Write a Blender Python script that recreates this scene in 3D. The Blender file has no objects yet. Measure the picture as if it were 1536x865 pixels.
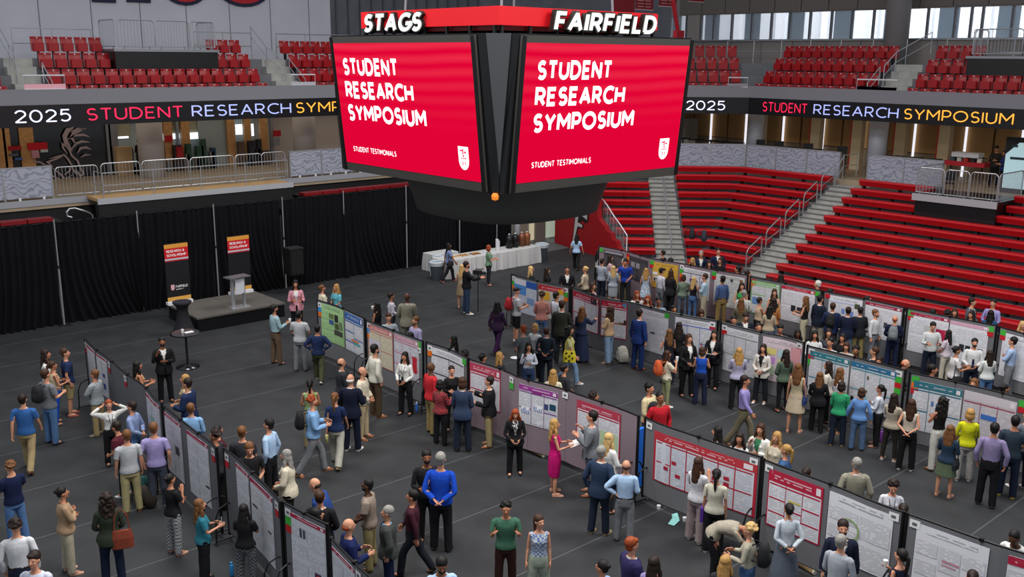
import bpy, bmesh, math, random
import numpy as np
from mathutils import Vector, Matrix
random.seed(7)
S=bpy.context.scene
COL=S.collection
# ---------------------------------------------------------------- camera
FPX=1461.1; PIT=.23423; ROL=.0082; AZ=.83913; CX,CY=768.,432.5; CH=9.0
fw=np.array([0,math.cos(PIT),-math.sin(PIT)]); rt=np.array([1.,0,0]); up=np.cross(rt,fw)
rt,up=rt*math.cos(ROL)+up*math.sin(ROL),-rt*math.sin(ROL)+up*math.cos(ROL)
MM=np.array([[math.sin(AZ),math.cos(AZ),0],[-math.cos(AZ),math.sin(AZ),0],[0,0,1]])
fw,rt,up=MM@fw,MM@rt,MM@up
CAM=np.array([0,0,CH])
cd=bpy.data.cameras.new('camera'); cam=bpy.data.objects.new('camera',cd); COL.objects.link(cam)
cd.sensor_width=36; cd.lens=FPX/1536*36; cd.clip_end=300; cd.clip_start=.1
cam.matrix_world=Matrix(((rt[0],up[0],-fw[0],0),(rt[1],up[1],-fw[1],0),(rt[2],up[2],-fw[2],CH),(0,0,0,1)))
S.camera=cam
# ---------------------------------------------------------------- world and lights
W=bpy.data.worlds.new('world'); S.world=W; W.use_nodes=True
W.node_tree.nodes['Background'].inputs[0].default_value=(.86,.92,1,1)
W.node_tree.nodes['Background'].inputs[1].default_value=.55
S.view_settings.view_transform='Standard'; S.view_settings.look='None'
S.view_settings.exposure=0.0; S.view_settings.gamma=1
def area(name,loc,rot,sx,sy,e,col=(1,1,1)):
    l=bpy.data.lights.new(name,'AREA'); l.shape='RECTANGLE'; l.size=sx; l.size_y=sy; l.energy=e; l.color=col
    o=bpy.data.objects.new(name,l); o.location=loc; o.rotation_euler=rot; COL.objects.link(o); return o
for x,y,e in ((8,10,2000),(9,22,1500),(20,8,2000),(23,25,1500)):
    area('arena_light',(x,y,15.5),(0,0,0),5,5,e,(1,.985,.95))
area('window_daylight',(49,20,19),(0,math.radians(-55),0),6,34,9000,(.9,.95,1))
area('concourse_light',(43.5,19,6.2),(0,0,0),3,22,40,(1,.85,.62))
area('concourse_light',(20,43.5,6.2),(0,0,0),26,3,110,(1,.86,.7))
area('door_daylight',(31.8,36.5,2),(math.radians(90),0,0),3,2.5,60,(.9,.95,1))
# ---------------------------------------------------------------- helpers
def ray(x,y): return fw+rt*(x-CX)/FPX-up*(y-CY)/FPX
def az(x,y,z=0.): d=ray(x,y); return CAM+d*(z-CH)/d[2]
def ax(x,y,c): d=ray(x,y); return CAM+d*(c/d[0])
def ay(x,y,c): d=ray(x,y); return CAM+d*(c/d[1])
def proj(q):
    q=np.asarray(q,float)-CAM; z=q@fw; return CX+FPX*(q@rt)/z, CY-FPX*(q@up)/z
def lin(c): return c/12.92 if c<=.04045 else ((c+.055)/1.055)**2.4
def hexc(h):
    h=h.lstrip('#'); return tuple(lin(int(h[i:i+2],16)/255) for i in (0,2,4))
_m={}
def mat(col,rough=.7,metal=0.,em=0.,noise=0.,nscale=8.,bump=0.,spec=.4,alpha=1.,name=None):
    key=(col,rough,metal,em,noise,nscale,bump,spec,alpha)
    if key in _m: return _m[key]
    m=bpy.data.materials.new(name or 'm_'+str(col).strip('#')); m.use_nodes=True; nt=m.node_tree; b=nt.nodes['Principled BSDF']
    c=hexc(col) if isinstance(col,str) else col
    b.inputs['Base Color'].default_value=(*c,1); b.inputs['Roughness'].default_value=rough
    b.inputs['Metallic'].default_value=metal; b.inputs['Specular IOR Level'].default_value=spec
    if em: b.inputs['Emission Color'].default_value=(*c,1); b.inputs['Emission Strength'].default_value=em
    if alpha<1: b.inputs['Alpha'].default_value=alpha
    if noise or bump:
        tc=nt.nodes.new('ShaderNodeTexCoord'); n=nt.nodes.new('ShaderNodeTexNoise'); n.inputs['Scale'].default_value=nscale; n.inputs['Detail'].default_value=5
        nt.links.new(tc.outputs['Object'],n.inputs['Vector'])
        if noise:
            r=nt.nodes.new('ShaderNodeMapRange'); r.inputs[1].default_value=.3; r.inputs[2].default_value=.7; r.inputs[3].default_value=1-noise; r.inputs[4].default_value=1+noise
            nt.links.new(n.outputs['Fac'],r.inputs[0])
            mx=nt.nodes.new('ShaderNodeVectorMath'); mx.operation='SCALE'; mx.inputs[0].default_value=c
            nt.links.new(r.outputs[0],mx.inputs['Scale']); nt.links.new(mx.outputs[0],b.inputs['Base Color'])
        if bump:
            bp=nt.nodes.new('ShaderNodeBump'); bp.inputs['Strength'].default_value=bump; bp.inputs['Distance'].default_value=.02
            nt.links.new(n.outputs['Fac'],bp.inputs['Height']); nt.links.new(bp.outputs[0],b.inputs['Normal'])
    _m[key]=m; return m
class MB:
    def __init__(s): s.v=[]; s.f=[]; s.mi=[]
    def add(s,vs,fs,mi=0):
        o=len(s.v); s.v+= [tuple(map(float,p)) for p in vs]; s.f+=[tuple(i+o for i in f) for f in fs]; s.mi+=[mi]*len(fs); return s
    def box(s,x0,x1,y0,y1,z0,z1,mi=0,rz=0.,c=None):
        P=[(x0,y0,z0),(x1,y0,z0),(x1,y1,z0),(x0,y1,z0),(x0,y0,z1),(x1,y0,z1),(x1,y1,z1),(x0,y1,z1)]
        if rz:
            cx,cy=c if c else ((x0+x1)/2,(y0+y1)/2); ca,sa=math.cos(rz),math.sin(rz)
            P=[(cx+(x-cx)*ca-(y-cy)*sa,cy+(x-cx)*sa+(y-cy)*ca,z) for x,y,z in P]
        return s.add(P,[(3,2,1,0),(4,5,6,7),(0,1,5,4),(1,2,6,5),(2,3,7,6),(3,0,4,7)],mi)
    def prism(s,pts,z0,z1,mi=0):
        n=len(pts); return s.add([(x,y,z0) for x,y in pts]+[(x,y,z1) for x,y in pts],[tuple(range(n))[::-1],tuple(range(n,2*n))]+[(i,(i+1)%n,(i+1)%n+n,i+n) for i in range(n)],mi)
    def tube(s,pts,r,n=6,mi=0,closed=False,caps=True):
        pts=[np.asarray(p,float) for p in pts]; m=len(pts); rr=r if hasattr(r,'__len__') else [r]*m
        vs=[]; prev=None
        for i,p in enumerate(pts):
            if closed: d=pts[(i+1)%m]-pts[i-1]
            else: d=pts[min(i+1,m-1)]-pts[max(i-1,0)]
            d=d/(np.linalg.norm(d)+1e-9)
            if prev is None:
                a=np.array([0,0,1.]) if abs(d[2])<.9 else np.array([1.,0,0])
            else: a=prev
            u=a-d*(a@d); u/=np.linalg.norm(u)+1e-9; w=np.cross(d,u); prev=u
            for k in range(n):
                t=2*math.pi*k/n; vs.append(p+(u*math.cos(t)+w*math.sin(t))*rr[i])
        fs=[]
        for i in range(m if closed else m-1):
            j=(i+1)%m
            for k in range(n): fs.append((i*n+k,i*n+(k+1)%n,j*n+(k+1)%n,j*n+k))
        if not closed and caps: fs+= [tuple(range(n))[::-1],tuple(range((m-1)*n,m*n))]
        return s.add(vs,fs,mi)
    def lathe(s,prof,n=16,c=(0,0,0),mi=0,sy=1.):
        vs=[];m=len(prof)
        for r,z in prof:
            for k in range(n):
                t=2*math.pi*k/n; vs.append((c[0]+r*math.cos(t),c[1]+r*sy*math.sin(t),c[2]+z))
        fs=[(i*n+k,i*n+(k+1)%n,(i+1)*n+(k+1)%n,(i+1)*n+k) for i in range(m-1) for k in range(n)]
        fs+=[tuple(range(n))[::-1],tuple(range((m-1)*n,m*n))]
        return s.add(vs,fs,mi)
    def grid(s,P,mi=0,flip=False):  # P rows x cols of points
        R,C_=len(P),len(P[0]); vs=[p for r in P for p in r]
        fs=[(i*C_+j,i*C_+j+1,(i+1)*C_+j+1,(i+1)*C_+j) for i in range(R-1) for j in range(C_-1)]
        if flip: fs=[f[::-1] for f in fs]
        return s.add(vs,fs,mi)
    def xf(s,M):
        M=Matrix(M); s.v=[tuple(M@Vector(p)) for p in s.v]; return s
    def mesh(s,name,mats,smooth=False):
        me=bpy.data.meshes.new(name); me.from_pydata(s.v,[],s.f)
        if not isinstance(mats,(list,tuple)): mats=[mats]
        for m in mats: me.materials.append(m)
        if len(mats)>1: me.polygons.foreach_set('material_index',s.mi)
        if smooth: me.polygons.foreach_set('use_smooth',[True]*len(me.polygons))
        me.update(); return me
    def obj(s,name,mats,parent=None,loc=None,smooth=False,**tags):
        return link(name,s.mesh(name,mats,smooth),parent,loc,**tags)
def link(name,me,parent=None,loc=None,rz=0.,**tags):
    o=bpy.data.objects.new(name,me); COL.objects.link(o)
    if loc is not None: o.location=loc
    if rz: o.rotation_euler=(0,0,rz)
    if parent: o.parent=parent
    for k,v in tags.items():
        if v is not None: o[k]=v
    return o
def thing(name,label,category,loc=(0,0,0),rz=0.,group=None):
    return link(name,None,None,loc,rz,label=label,category=category,group=group)
ST=dict(kind='structure')
def copytree(src,loc=None,rz=None,label=None,group=None):
    r=src.copy(); COL.objects.link(r)
    if loc is not None: r.location=loc
    if rz is not None: r.rotation_euler=(0,0,rz)
    if label: r['label']=label
    if group: r['group']=group
    for c in src.children:
        d=c.copy(); COL.objects.link(d); d.parent=r
        for g in c.children:
            e=g.copy(); COL.objects.link(e); e.parent=d
    return r
# ---- stroke lettering: unit cap height, advance width per glyph
def arc(cx,cy,rx,ry,a0,a1,n=10): return [(cx+rx*math.cos(math.radians(a0+(a1-a0)*i/n)),cy+ry*math.sin(math.radians(a0+(a1-a0)*i/n))) for i in range(n+1)]
Sg=arc(.3,.74,.26,.26,35,270,12)[:-1]+arc(.3,.26,.28,.26,90,-145,12)
GL={'A':(.78,[[(0,0),(.39,1),(.78,0)],[(.14,.33),(.64,.33)]]),'C':(.74,[arc(.5,.5,.48,.5,50,310,18)]),'D':(.78,[[(0,0),(0,1),(.3,1)]+arc(.3,.5,.45,.5,90,-90,14)[1:]+[(0,0)]]),
'E':(.56,[[(.55,1),(0,1),(0,0),(.55,0)],[(0,.52),(.48,.52)]]),'F':(.54,[[(.54,1),(0,1),(0,0)],[(0,.5),(.46,.5)]]),'G':(.78,[arc(.5,.5,.48,.5,50,340,18)+[(.97,.42),(.55,.42)]]),
'H':(.7,[[(0,0),(0,1)],[(.7,0),(.7,1)],[(0,.5),(.7,.5)]]),'I':(.0,[[(0,0),(0,1)]]),'L':(.5,[[(0,1),(0,0),(.5,0)]]),'M':(.9,[[(0,0),(0,1),(.45,.35),(.9,1),(.9,0)]]),
'N':(.74,[[(0,0),(0,1),(.74,0),(.74,1)]]),'O':(1.0,[arc(.5,.5,.5,.5,0,360,24)]),'P':(.6,[[(0,0),(0,1),(.32,1)]+arc(.32,.7,.28,.3,90,-90,8)[1:]+[(0,.4)]]),
'R':(.62,[[(0,0),(0,1),(.32,1)]+arc(.32,.72,.27,.28,90,-90,8)[1:]+[(0,.44)],[(.3,.44),(.62,0)]]),'S':(.58,[Sg]),'T':(.66,[[(0,1),(.66,1)],[(.33,1),(.33,0)]]),
'U':(.7,[[(0,1),(0,.35)]+arc(.35,.35,.35,.35,180,360,12)[1:]+[(.7,1)]]),'V':(.76,[[(0,1),(.38,0),(.76,1)]]),'Y':(.72,[[(0,1),(.36,.45),(.72,1)],[(.36,.45),(.36,0)]]),
'&':(.7,[[(.7,0),(.15,.7)]+arc(.32,.78,.2,.2,200,-20,8)+[(.12,.4)]+arc(.28,.22,.26,.22,140,300,8)+[(.68,.42)]]),'2':(.6,[arc(.3,.7,.29,.3,165,-25,12)+[(0,0),(.62,0)]]),
'0':(.68,[arc(.34,.5,.34,.5,0,360,20)]),'5':(.6,[[(.56,1),(.1,1),(.05,.56)]+arc(.28,.33,.31,.33,110,-140,12)]),'1':(.3,[[(0,.8),(.25,1),(.25,0)]]),'B':(.6,[[(0,0),(0,1),(.3,1)]+arc(.3,.76,.25,.24,90,-90,8)[1:]+[(0,.52),(.3,.52)]+arc(.3,.26,.29,.26,90,-90,8)[1:]+[(0,0)]])}
def ribbon2d(pl,w):
    """closed 2d band around polyline pl -> left,right lists"""
    P=[np.array(p,float) for p in pl]; closed=np.linalg.norm(P[0]-P[-1])<1e-6; L=[];Rr=[]; n=len(P)
    for i in range(n):
        a=P[i]-P[i-1] if i>0 else (P[0]-P[-2] if closed else P[1]-P[0])
        b=P[i+1]-P[i] if i<n-1 else (P[1]-P[0] if closed else P[-1]-P[-2])
        a=a/(np.linalg.norm(a)+1e-9); b=b/(np.linalg.norm(b)+1e-9)
        na=np.array([-a[1],a[0]]); nb=np.array([-b[1],b[0]]); m=na+nb; l=np.linalg.norm(m)
        m=na if l<.2 else m/l
        k=min(1/max(m@na,.35),1.9)
        e=np.zeros(2)
        L.append(P[i]+m*w/2*k+e); Rr.append(P[i]-m*w/2*k+e)
    return L,Rr
def text_mb(txt,h,w,slant=0.,space=.26,depth=0.,width=1.,z0=0.,mb=None,x0=0.,y0=0.,grow=0.):
    """text in local XY plane; returns MB and total width"""
    mb=mb or MB(); x=x0
    for ch in txt:
        if ch==' ': x+=.55*h*width; continue
        adv,st=GL[ch]
        for j,pl0 in enumerate(st):
            q=[np.array((a*h*width,b*(h-w)+w/2)) for a,b in pl0]
            subs=[];cur=[q[0]]; ends=[]
            for i in range(1,len(q)):
                cur.append(q[i])
                if i<len(q)-1:
                    d1=q[i]-q[i-1]; d2=q[i+1]-q[i]; d1/=np.linalg.norm(d1)+1e-9; d2/=np.linalg.norm(d2)+1e-9; cc=d1@d2
                    if cc<.75: subs.append((cur,cc)); cur=[q[i]]
            subs.append((cur,None))
            for si,(sp,cc) in enumerate(subs):
                sp=[p.copy() for p in sp]
                e1=w/2 if cc is not None and abs(cc)<.5 else (w*.12 if cc is not None else 0)
                c0=subs[si-1][1] if si>0 else None
                e0=w/2 if c0 is not None and abs(c0)<.5 else (w*.12 if c0 is not None else 0)
                if grow: e0=max(e0,0)+grow/2; e1+=grow/2
                d=sp[0]-sp[1]; sp[0]=sp[0]+d/(np.linalg.norm(d)+1e-9)*e0
                d=sp[-1]-sp[-2]; sp[-1]=sp[-1]+d/(np.linalg.norm(d)+1e-9)*e1
                L,Rr=ribbon2d(sp,w+grow); V=[]; zz=z0+.0006*j+.0003*si
                for a,b in zip(L,Rr):
                    V+= [(x+a[0]+slant*a[1],y0+a[1],zz),(x+b[0]+slant*b[1],y0+b[1],zz)]
                n=len(L); F=[(2*i,2*i+1,2*i+3,2*i+2) for i in range(n-1)]
                if depth:
                    m=len(V); V2=[(a,b,c-depth) for a,b,c in V]
                    F2=[tuple(k+m for k in f[::-1]) for f in F]+[(2*i,2*i+2,2*i+2+m,2*i+m) for i in range(n-1)]+[(2*i+1,2*i+1+m,2*i+3+m,2*i+3) for i in range(n-1)]+[(0,m,m+1,1),(2*n-2,2*n-1,2*n-1+m,2*n-2+m)]
                    mb.add(V+V2,F+F2)
                else: mb.add(V,F)
        x+=(adv*width+space)*h
    return mb,x-x0-space*h
def frame(o,xd,yd):  # matrix from origin and two directions
    xd=Vector(xd).normalized(); yd=Vector(yd).normalized(); zd=xd.cross(yd).normalized(); yd=zd.cross(xd)
    return Matrix(((xd.x,yd.x,zd.x,o[0]),(xd.y,yd.y,zd.y,o[1]),(xd.z,yd.z,zd.z,o[2]),(0,0,0,1)))
def ordn(n): return str(n)+({1:'st',2:'nd',3:'rd'}.get(n if n<14 else n%10,'th'))
# ================================================================ SETTING
SQ=.70710678
carpet=mat('#2d2e30',rough=.62,noise=.22,nscale=1.3,bump=.08,spec=.3,name='charcoal_carpet')
conc=mat('#a5a49f',rough=.85,noise=.12,nscale=3.,bump=.1,name='concrete'); concd=mat('#77777a',rough=.85,noise=.08,nscale=2.)
gwall=mat('#c6c5ce',rough=.8,noise=.05,nscale=.6); black=mat('#141417',rough=.7); blackg=mat('#101013',rough=.35)
steel=mat('#aeb0b4',rough=.35,metal=.6); steelb=mat('#8d9096',rough=.4,metal=.5); white=mat('#dcdce0',rough=.6)
redp=mat('#b90d18',rough=.42,noise=.05,nscale=6); redseat=mat('#a00b15',rough=.38); redd=mat('#7c0c14',rough=.5)
tan=mat('#c9a06c',rough=.6,noise=.1,nscale=2); wood=mat('#b98a55',rough=.5,noise=.18,nscale=9)
# floor
fl=MB().box(-12,60,-12,60,-.06,-.012).obj('floor',mat('#5e5f60',rough=.7),**ST)
for i in range(-2,14):
    y0=16.25+2.335*(i-6)
    MB().box(-11,33.4 if i<13 else 30.5,y0+.014,min(y0+2.321,34.85),-.012,0).obj('carpet_strip',carpet,fl)
for i in range(-2,13):
    y0=16.25+2.335*(i-6); MB().box(-11,33.4,y0+2.315,y0+2.355,.001,.004).obj('seam_tape',mat('#464749',rough=.6),fl)
MB().box(33.4,48,-11,52,-.012,-.002).obj('concrete_slab',concd,fl)
# ---- black curtain on the left side
poles=[4.3,7.15,9.98,12.77,15.56,18.38,21.2,24.25,27.17,29.4,30.45]
drape=mat('#0e0e12',rough=.9,spec=.15,noise=.15,nscale=1.5)
names=['at the far left edge','left of the first visible pole','between the stag end and the small rail loop','left of the stage banners','behind the left stage banner','behind the lectern banner','behind the loudspeaker','under the left screen end','left of the catering table','behind the catering table']
for i in range(len(poles)-1):
    a,b=poles[i],poles[i+1]; N=90; rows=[]; rnd=random.Random(i); ph=rnd.random()*6; lean=.55 if i%2==0 else -.25
    for zz in (3.52,3.45,3.0,2.2,1.4,.8,.35,.1,.01):
        q=(3.5-zz)/3.5; row=[]
        for k in range(N+1):
            t=k/N; x=a+(b-a)*t
            env=min(1,4*t,4*(1-t))
            sh=env*lean*q**3*(1 if i<8 else .3)
            amp=.035+.06*q
            y=34+amp*math.sin(2*math.pi*t*13+ph+.8*math.sin(5*t+ph))+.03*math.sin(31*t+ph)-.10*q*q*env
            if zz<2.75: y-=.12*(math.exp(-((t)/.05)**2) if i in(3,6) else 0)+.12*(math.exp(-((1-t)/.05)**2) if i in (2,5) else 0)
            row.append((x+sh,y,zz))
        rows.append(row)
    t_=thing('drape_panel','black floor-length curtain panel '+names[i],'curtain',group=None)
    MB().grid(rows).obj('fabric',drape,t_,smooth=True)
    MB().tube([(a,34.0,3.49),(b,34.0,3.49)],.018).obj('top_rail',black,t_)
pn={2:'chrome curtain upright at the far left, standing alone',3:'curtain upright left of the banners, mostly covered by cloth',4:'chrome curtain upright between the two stage banners',5:'chrome curtain upright left of the dark loudspeaker',6:'short visible chrome upright right of the loudspeaker',7:'chrome curtain upright below the left screen',8:'chrome curtain upright above the left end of the catering table',9:'chrome curtain upright above the white table middle'}
for i,x in enumerate(poles[:-1]):
    if i<2: continue
    y=33.83 if i not in (3,6) else 33.93
    t_=thing('curtain_upright',pn[i],'pole',(x,y,0))
    MB().tube([(0,0,.02),(0,0,2.0)],.03,8).tube([(0,0,2.0),(0,0,3.62)],.022,8).obj('pole',steel,t_)
    MB().tube([(0,0,1.96),(0,0,2.06)],.042,8).obj('collar',black,t_); MB().box(-.2,.2,-.2,.2,0,.012).obj('base_plate',black,t_)
# ---- deck (concourse floor)
deck=MB().prism([(-8,38.9),(31,38.9),(41.3,28.6),(41.3,-6),(58,-6),(58,56),(-8,56)],3.25,3.6).obj('floor_concourse',mat('#a08e78',rough=.55,noise=.1,nscale=1.2),**ST)
MB().box(-8,31,38.86,38.9,3.38,3.62).obj('trim_deck_edge',mat('#9899a0',rough=.6),deck)
bk=MB().box(-8,31,39.0,39.1,2.0,3.25).obj('wall_under_deck',black,**ST)
MB().box(-8,31,38.2,38.9,2.3,2.36).obj('trim_shelf',black,bk)
# folded red bleachers tops showing over the curtain
for nm,x0,x1,lb in (('a',6.5,11.3,'folded red bleacher seats peeking over the curtain, far left'),('b',21.3,28.6,'long folded red bleacher row peeking over the curtain below the left screen')):
    t_=thing('folded_bleacher',lb,'bleacher',(0,0,0)); n=int((x1-x0)/.9)
    for k in range(n):
        MB().box(x0+k*.9,x0+k*.9+.86,37.2,37.7,3.02,3.15).obj('seat_module',redd,t_)
    MB().box(x0,x1,37.2,38.6,2.2,3.0).obj('carriage',black,t_)
# protruding platform
pf=MB().prism([(12.75,37.6),(20.9,37.6),(20.9,38.9),(12.75,38.9)],3.5,3.62).obj('floor_platform',tan,**ST)
MB().box(12.7,20.95,37.5,37.6,3.42,3.63).obj('trim_platform_edge',mat('#a9abb0',rough=.6),pf)
MB().box(12.72,20.93,37.55,37.9,2.55,3.45).obj('skirt',black,pf)
t_=thing('rail_loop','bent white handrail loop poking above the curtain at the left','rail',(0,0,0))
MB().tube([ay(*q,38.2) for q in [(108,326),(101,324),(100,318),(104,313),(112,312),(126,316),(134,319),(139,323),(139,327)]],.035,8).obj('tube',steel,t_)
t_=thing('rail_loop','short white sloping handrail above the curtain, right of the platform','rail',(0,0,0))
MB().tube([ay(*q,37.9) for q in [(413,284),(422,288),(433,292),(435,297),(418,298),(413,298)]],.035,8).obj('tube',steel,t_)
def railing(name,label,pts,h,rails=(1.,.5),post=1.6,r=.025,m=None,bars=False,cat='railing',group=None):
    m=m or steel; t_=thing(name,label,cat,tuple(pts[0]),group=group); o=np.array(pts[0],float); P=[np.array(p,float)-o for p in pts]; U=np.array([0,0,1.])
    for q in rails: MB().tube([p+U*h*q for p in P],r,6).obj('rail',m,t_)
    for a,b in zip(P[:-1],P[1:]):
        L=np.linalg.norm(b-a); n=max(1,round(L/post))
        for k in range(n+1):
            if k==0 and a is not P[0]: continue
            p=a+(b-a)*k/n; MB().tube([p,p+U*h],r*.95,6).obj('post',m,t_)
        if bars:
            mb=MB(); nb=int(L/bars)
            for k in range(nb):
                p=a+(b-a)*(k+.5)/nb; mb.tube([p+U*h*.12,p+U*h*rails[0]],.011,4,caps=False)
            mb.obj('bars',m,t_,kind='stuff')
    return t_
def barricade(label,a,b,h=1.08,cat='barrier',group=None):
    a=np.array(a,float); b=np.array(b,float); t_=thing('barricade',label,cat,tuple(a),group=group); d=b-a; L=np.linalg.norm(d); d/=L; U=np.array([0,0,1.]); c=.12
    MB().tube([U*.1,U*(h-c),d*c*.4+U*(h-c*.35),d*c+U*h,d*(L-c)+U*h,d*(L-c*.4)+U*(h-c*.35),d*L+U*(h-c),d*L+U*.1],.024,8,closed=True).obj('frame',steel,t_)
    mb=MB(); n=int(L/.13)
    for k in range(1,n): p=d*L*k/n; mb.tube([p+U*.12,p+U*(h-.02)],.009,4,caps=False)
    mb.obj('bars',steel,t_,kind='stuff')
    for s in (.15,.85): MB().tube([d*L*s,d*L*s+U*.12],.03,6).obj('foot',steelb,t_)
    return t_
# railings on the left concourse
lb=['in front of the stag window','left of the round column','in front of the round column','before the shop shelves','before the wooden mullions','left of the perforated panel']
xs=[11.65,13.3,14.9,16.9,18.9,20.2,21.4]
for i in range(6): barricade('grey barred crowd barrier on the left concourse '+lb[i],(xs[i]+.04,38.9 if i in (0,5) else 38.75,3.62),(xs[i+1]-.04,38.9 if i in (0,5) else 38.75,3.62),1.2 if i else 1.15)
railing('platform_railing','pale two-rail railing along the front of the wooden platform',[(13.0,38.6,3.62),(13.0,37.7,3.62),(20.8,37.7,3.62),(20.8,38.6,3.62)],.95,post=1.75)
# perforated panels
def perf():
    m=bpy.data.materials.new('perforated_panel'); m.use_nodes=True; nt=m.node_tree; b=nt.nodes['Principled BSDF']; b.inputs['Roughness'].default_value=.55
    tc=nt.nodes.new('ShaderNodeTexCoord'); n=nt.nodes.new('ShaderNodeTexNoise'); n.inputs['Scale'].default_value=1.1; n.inputs['Detail'].default_value=2
    w=nt.nodes.new('ShaderNodeTexWave'); w.wave_type='RINGS'; w.inputs['Scale'].default_value=1.6; w.inputs['Distortion'].default_value=14; w.inputs['Detail'].default_value=2; w.inputs['Detail Scale'].default_value=1.3
    v=nt.nodes.new('ShaderNodeTexVoronoi'); v.inputs['Scale'].default_value=16
    r=nt.nodes.new('ShaderNodeValToRGB'); r.color_ramp.elements[0].position=.0; r.color_ramp.elements[0].color=(*hexc('#7c8090'),1); r.color_ramp.elements[1].position=.5; r.color_ramp.elements[1].color=(*hexc('#a2a5b2'),1)
    mx=nt.nodes.new('ShaderNodeMath'); mx.operation='MAXIMUM'
    nt.links.new(tc.outputs['Object'],w.inputs['Vector']); nt.links.new(tc.outputs['Object'],v.inputs['Vector']); 
    nt.links.new(w.outputs['Fac'],mx.inputs[0]); nt.links.new(v.outputs['Distance'],mx.inputs[1]); nt.links.new(w.outputs['Fac'],r.inputs[0]); nt.links.new(r.outputs[0],b.inputs['Base Color'])
    return m
PERF=perf()
def panel(label,a,b,z0,z1,n):
    a=np.array(a,float); b=np.array(b,float); L=np.linalg.norm(b-a); ang=math.atan2(b[1]-a[1],b[0]-a[0]); t_=thing('perforated_panel',label,'panel',(a[0],a[1],z0),ang)
    for k in range(n):
        MB().box(L*k/n+.02,L*(k+1)/n-.02,-.03,.03,.08,z1-z0).obj('sheet',PERF,t_)
        MB().box(L*k/n-.03,L*k/n+.03,-.05,.05,-.02,z1-z0+.02).obj('post',steel,t_)
        for q in (.3,.8): MB().box(L*(k+q)/n-.04,L*(k+q)/n+.04,-.04,.04,-.02,.1).obj('foot',white,t_)
    MB().box(L-.03,L+.03,-.05,.05,-.02,z1-z0+.02).obj('post',steel,t_); MB().box(0,L,-.04,.04,z1-z0,z1-z0+.04).obj('cap_rail',steel,t_)
panel('light grey swirl-cut fence panel at the far left edge of the left concourse',(6.5,38.92),(11.55,38.92),3.62,4.82,3)
panel('light grey swirl-cut fence panel left of the big screen',(21.6,38.92),(29.6,38.92),3.62,4.78,5)
# concourse back wall left
lw=MB().box(-8,35,46,46.2,3.6,6.4).obj('wall_concourse_left',mat('#c9c2bd',rough=.8),**ST)
ql=lambda px,py,Y=45.2: ay(px,py,Y)
def xl(px,Y=45.2,py=220): return float(ay(px,py,Y)[0])
# storefront
darkg=mat('#0d0e14',rough=.15,spec=.6)
sf=MB().box(xl(-60),xl(163),45.2,45.25,3.6,6.3).obj('window_1',darkg,**ST)
for px,w in ((2,.16),(10,.14),(40,.28),(163,.1),(170,.2)):
    x=xl(px); MB().box(x-w,x+w,45.08,45.18,3.6,6.25).obj('mullion',wood if px<60 else steelb,sf)
MB().box(xl(2),xl(48),45.06,45.16,6.05,6.25).obj('lintel',wood,sf)
for i,(px,py,w,h,c) in enumerate([(22,222,.5,.18,'#a01420'),(56,219,.8,.3,'#c01622'),(53,231,.3,.34,'#c08a96'),(28,238,.3,.1,'#4868a8'),(66,226,.3,.12,'#c0c4cc'),(20,232,.35,.1,'#5a5c66')]):
    p=ay(px,py,45.04); MB().box(p[0]-w/2,p[0]+w/2,45.0,45.04,p[2]-h/2,p[2]+h/2).obj('folded_shirts',mat(c,rough=.8),None,label=['dark red folded shirts behind the left window pane','bright red folded shirts by the second wooden mullion','pale pink sign card behind the shop window','blue folded cloth low in the shop window','small white shirt beside the red ones','grey folded shirts low in the left window pane'][i],category='clothes')
# stag decal from strokes on the dark glass
def stag(mb):
    o=45.05
    S_=[([(98,246),(112,249),(106,243),(118,238),(128,232),(133,238),(138,247),(141,256),(147,265)],.09),
    ([(133,231),(127,222),(126,216),(131,219),(136,226),(138,233),(146,241),(150,252),(154,260),(150,264),(146,258),(140,253)],.1),
    ([(108,238),(118,235),(125,232)],.08),([(84,241),(96,243),(104,247)],.08),
    ([(139,226),(131,214),(129,204),(133,195),(141,191)],.22),([(143,216),(138,206),(141,199),(148,196),(154,193)],.16),
    ([(138,224),(144,215),(152,212),(162,213)],.13),([(134,208),(142,203),(154,202),(162,205)],.12),([(136,198),(146,193),(158,193)],.1),([(146,230),(150,222),(158,221),(164,224)],.12),
    ([(150,236),(156,232),(164,232)],.1),([(112,251),(124,262),(132,272),(138,280)],.1),([(128,262),(136,256),(138,246)],.09),([(98,268),(110,262),(120,268),(124,278),(130,268),(140,262)],.08),([(84,262),(98,262),(108,272),(118,284),(124,296)],.08)]
    for pl,w in S_:
        q=[(ay(62+(px-98)*1.13,py,o)[0],ay(62+(px-98)*1.13,py,o)[2]) for px,py in pl]; w2=w*.85
        L,R_=ribbon2d(q,w2); V=[]
        for i,(a,b) in enumerate(zip(L,R_)):
            tp=.25 if i in (0,len(L)-1) else 1; m_=(a+b)/2; a=m_+(a-m_)*tp; b=m_+(b-m_)*tp
            V+=[(a[0],o,a[1]),(b[0],o,b[1])]
        mb.add(V,[(2*i,2*i+1,2*i+3,2*i+2) for i in range(len(L)-1)])
    return mb
stag(MB()).obj('stag_decal',mat('#a8989a',rough=.7),None,label='large pale antlered stag head drawn on the dark concourse window',category='decal')
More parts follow.
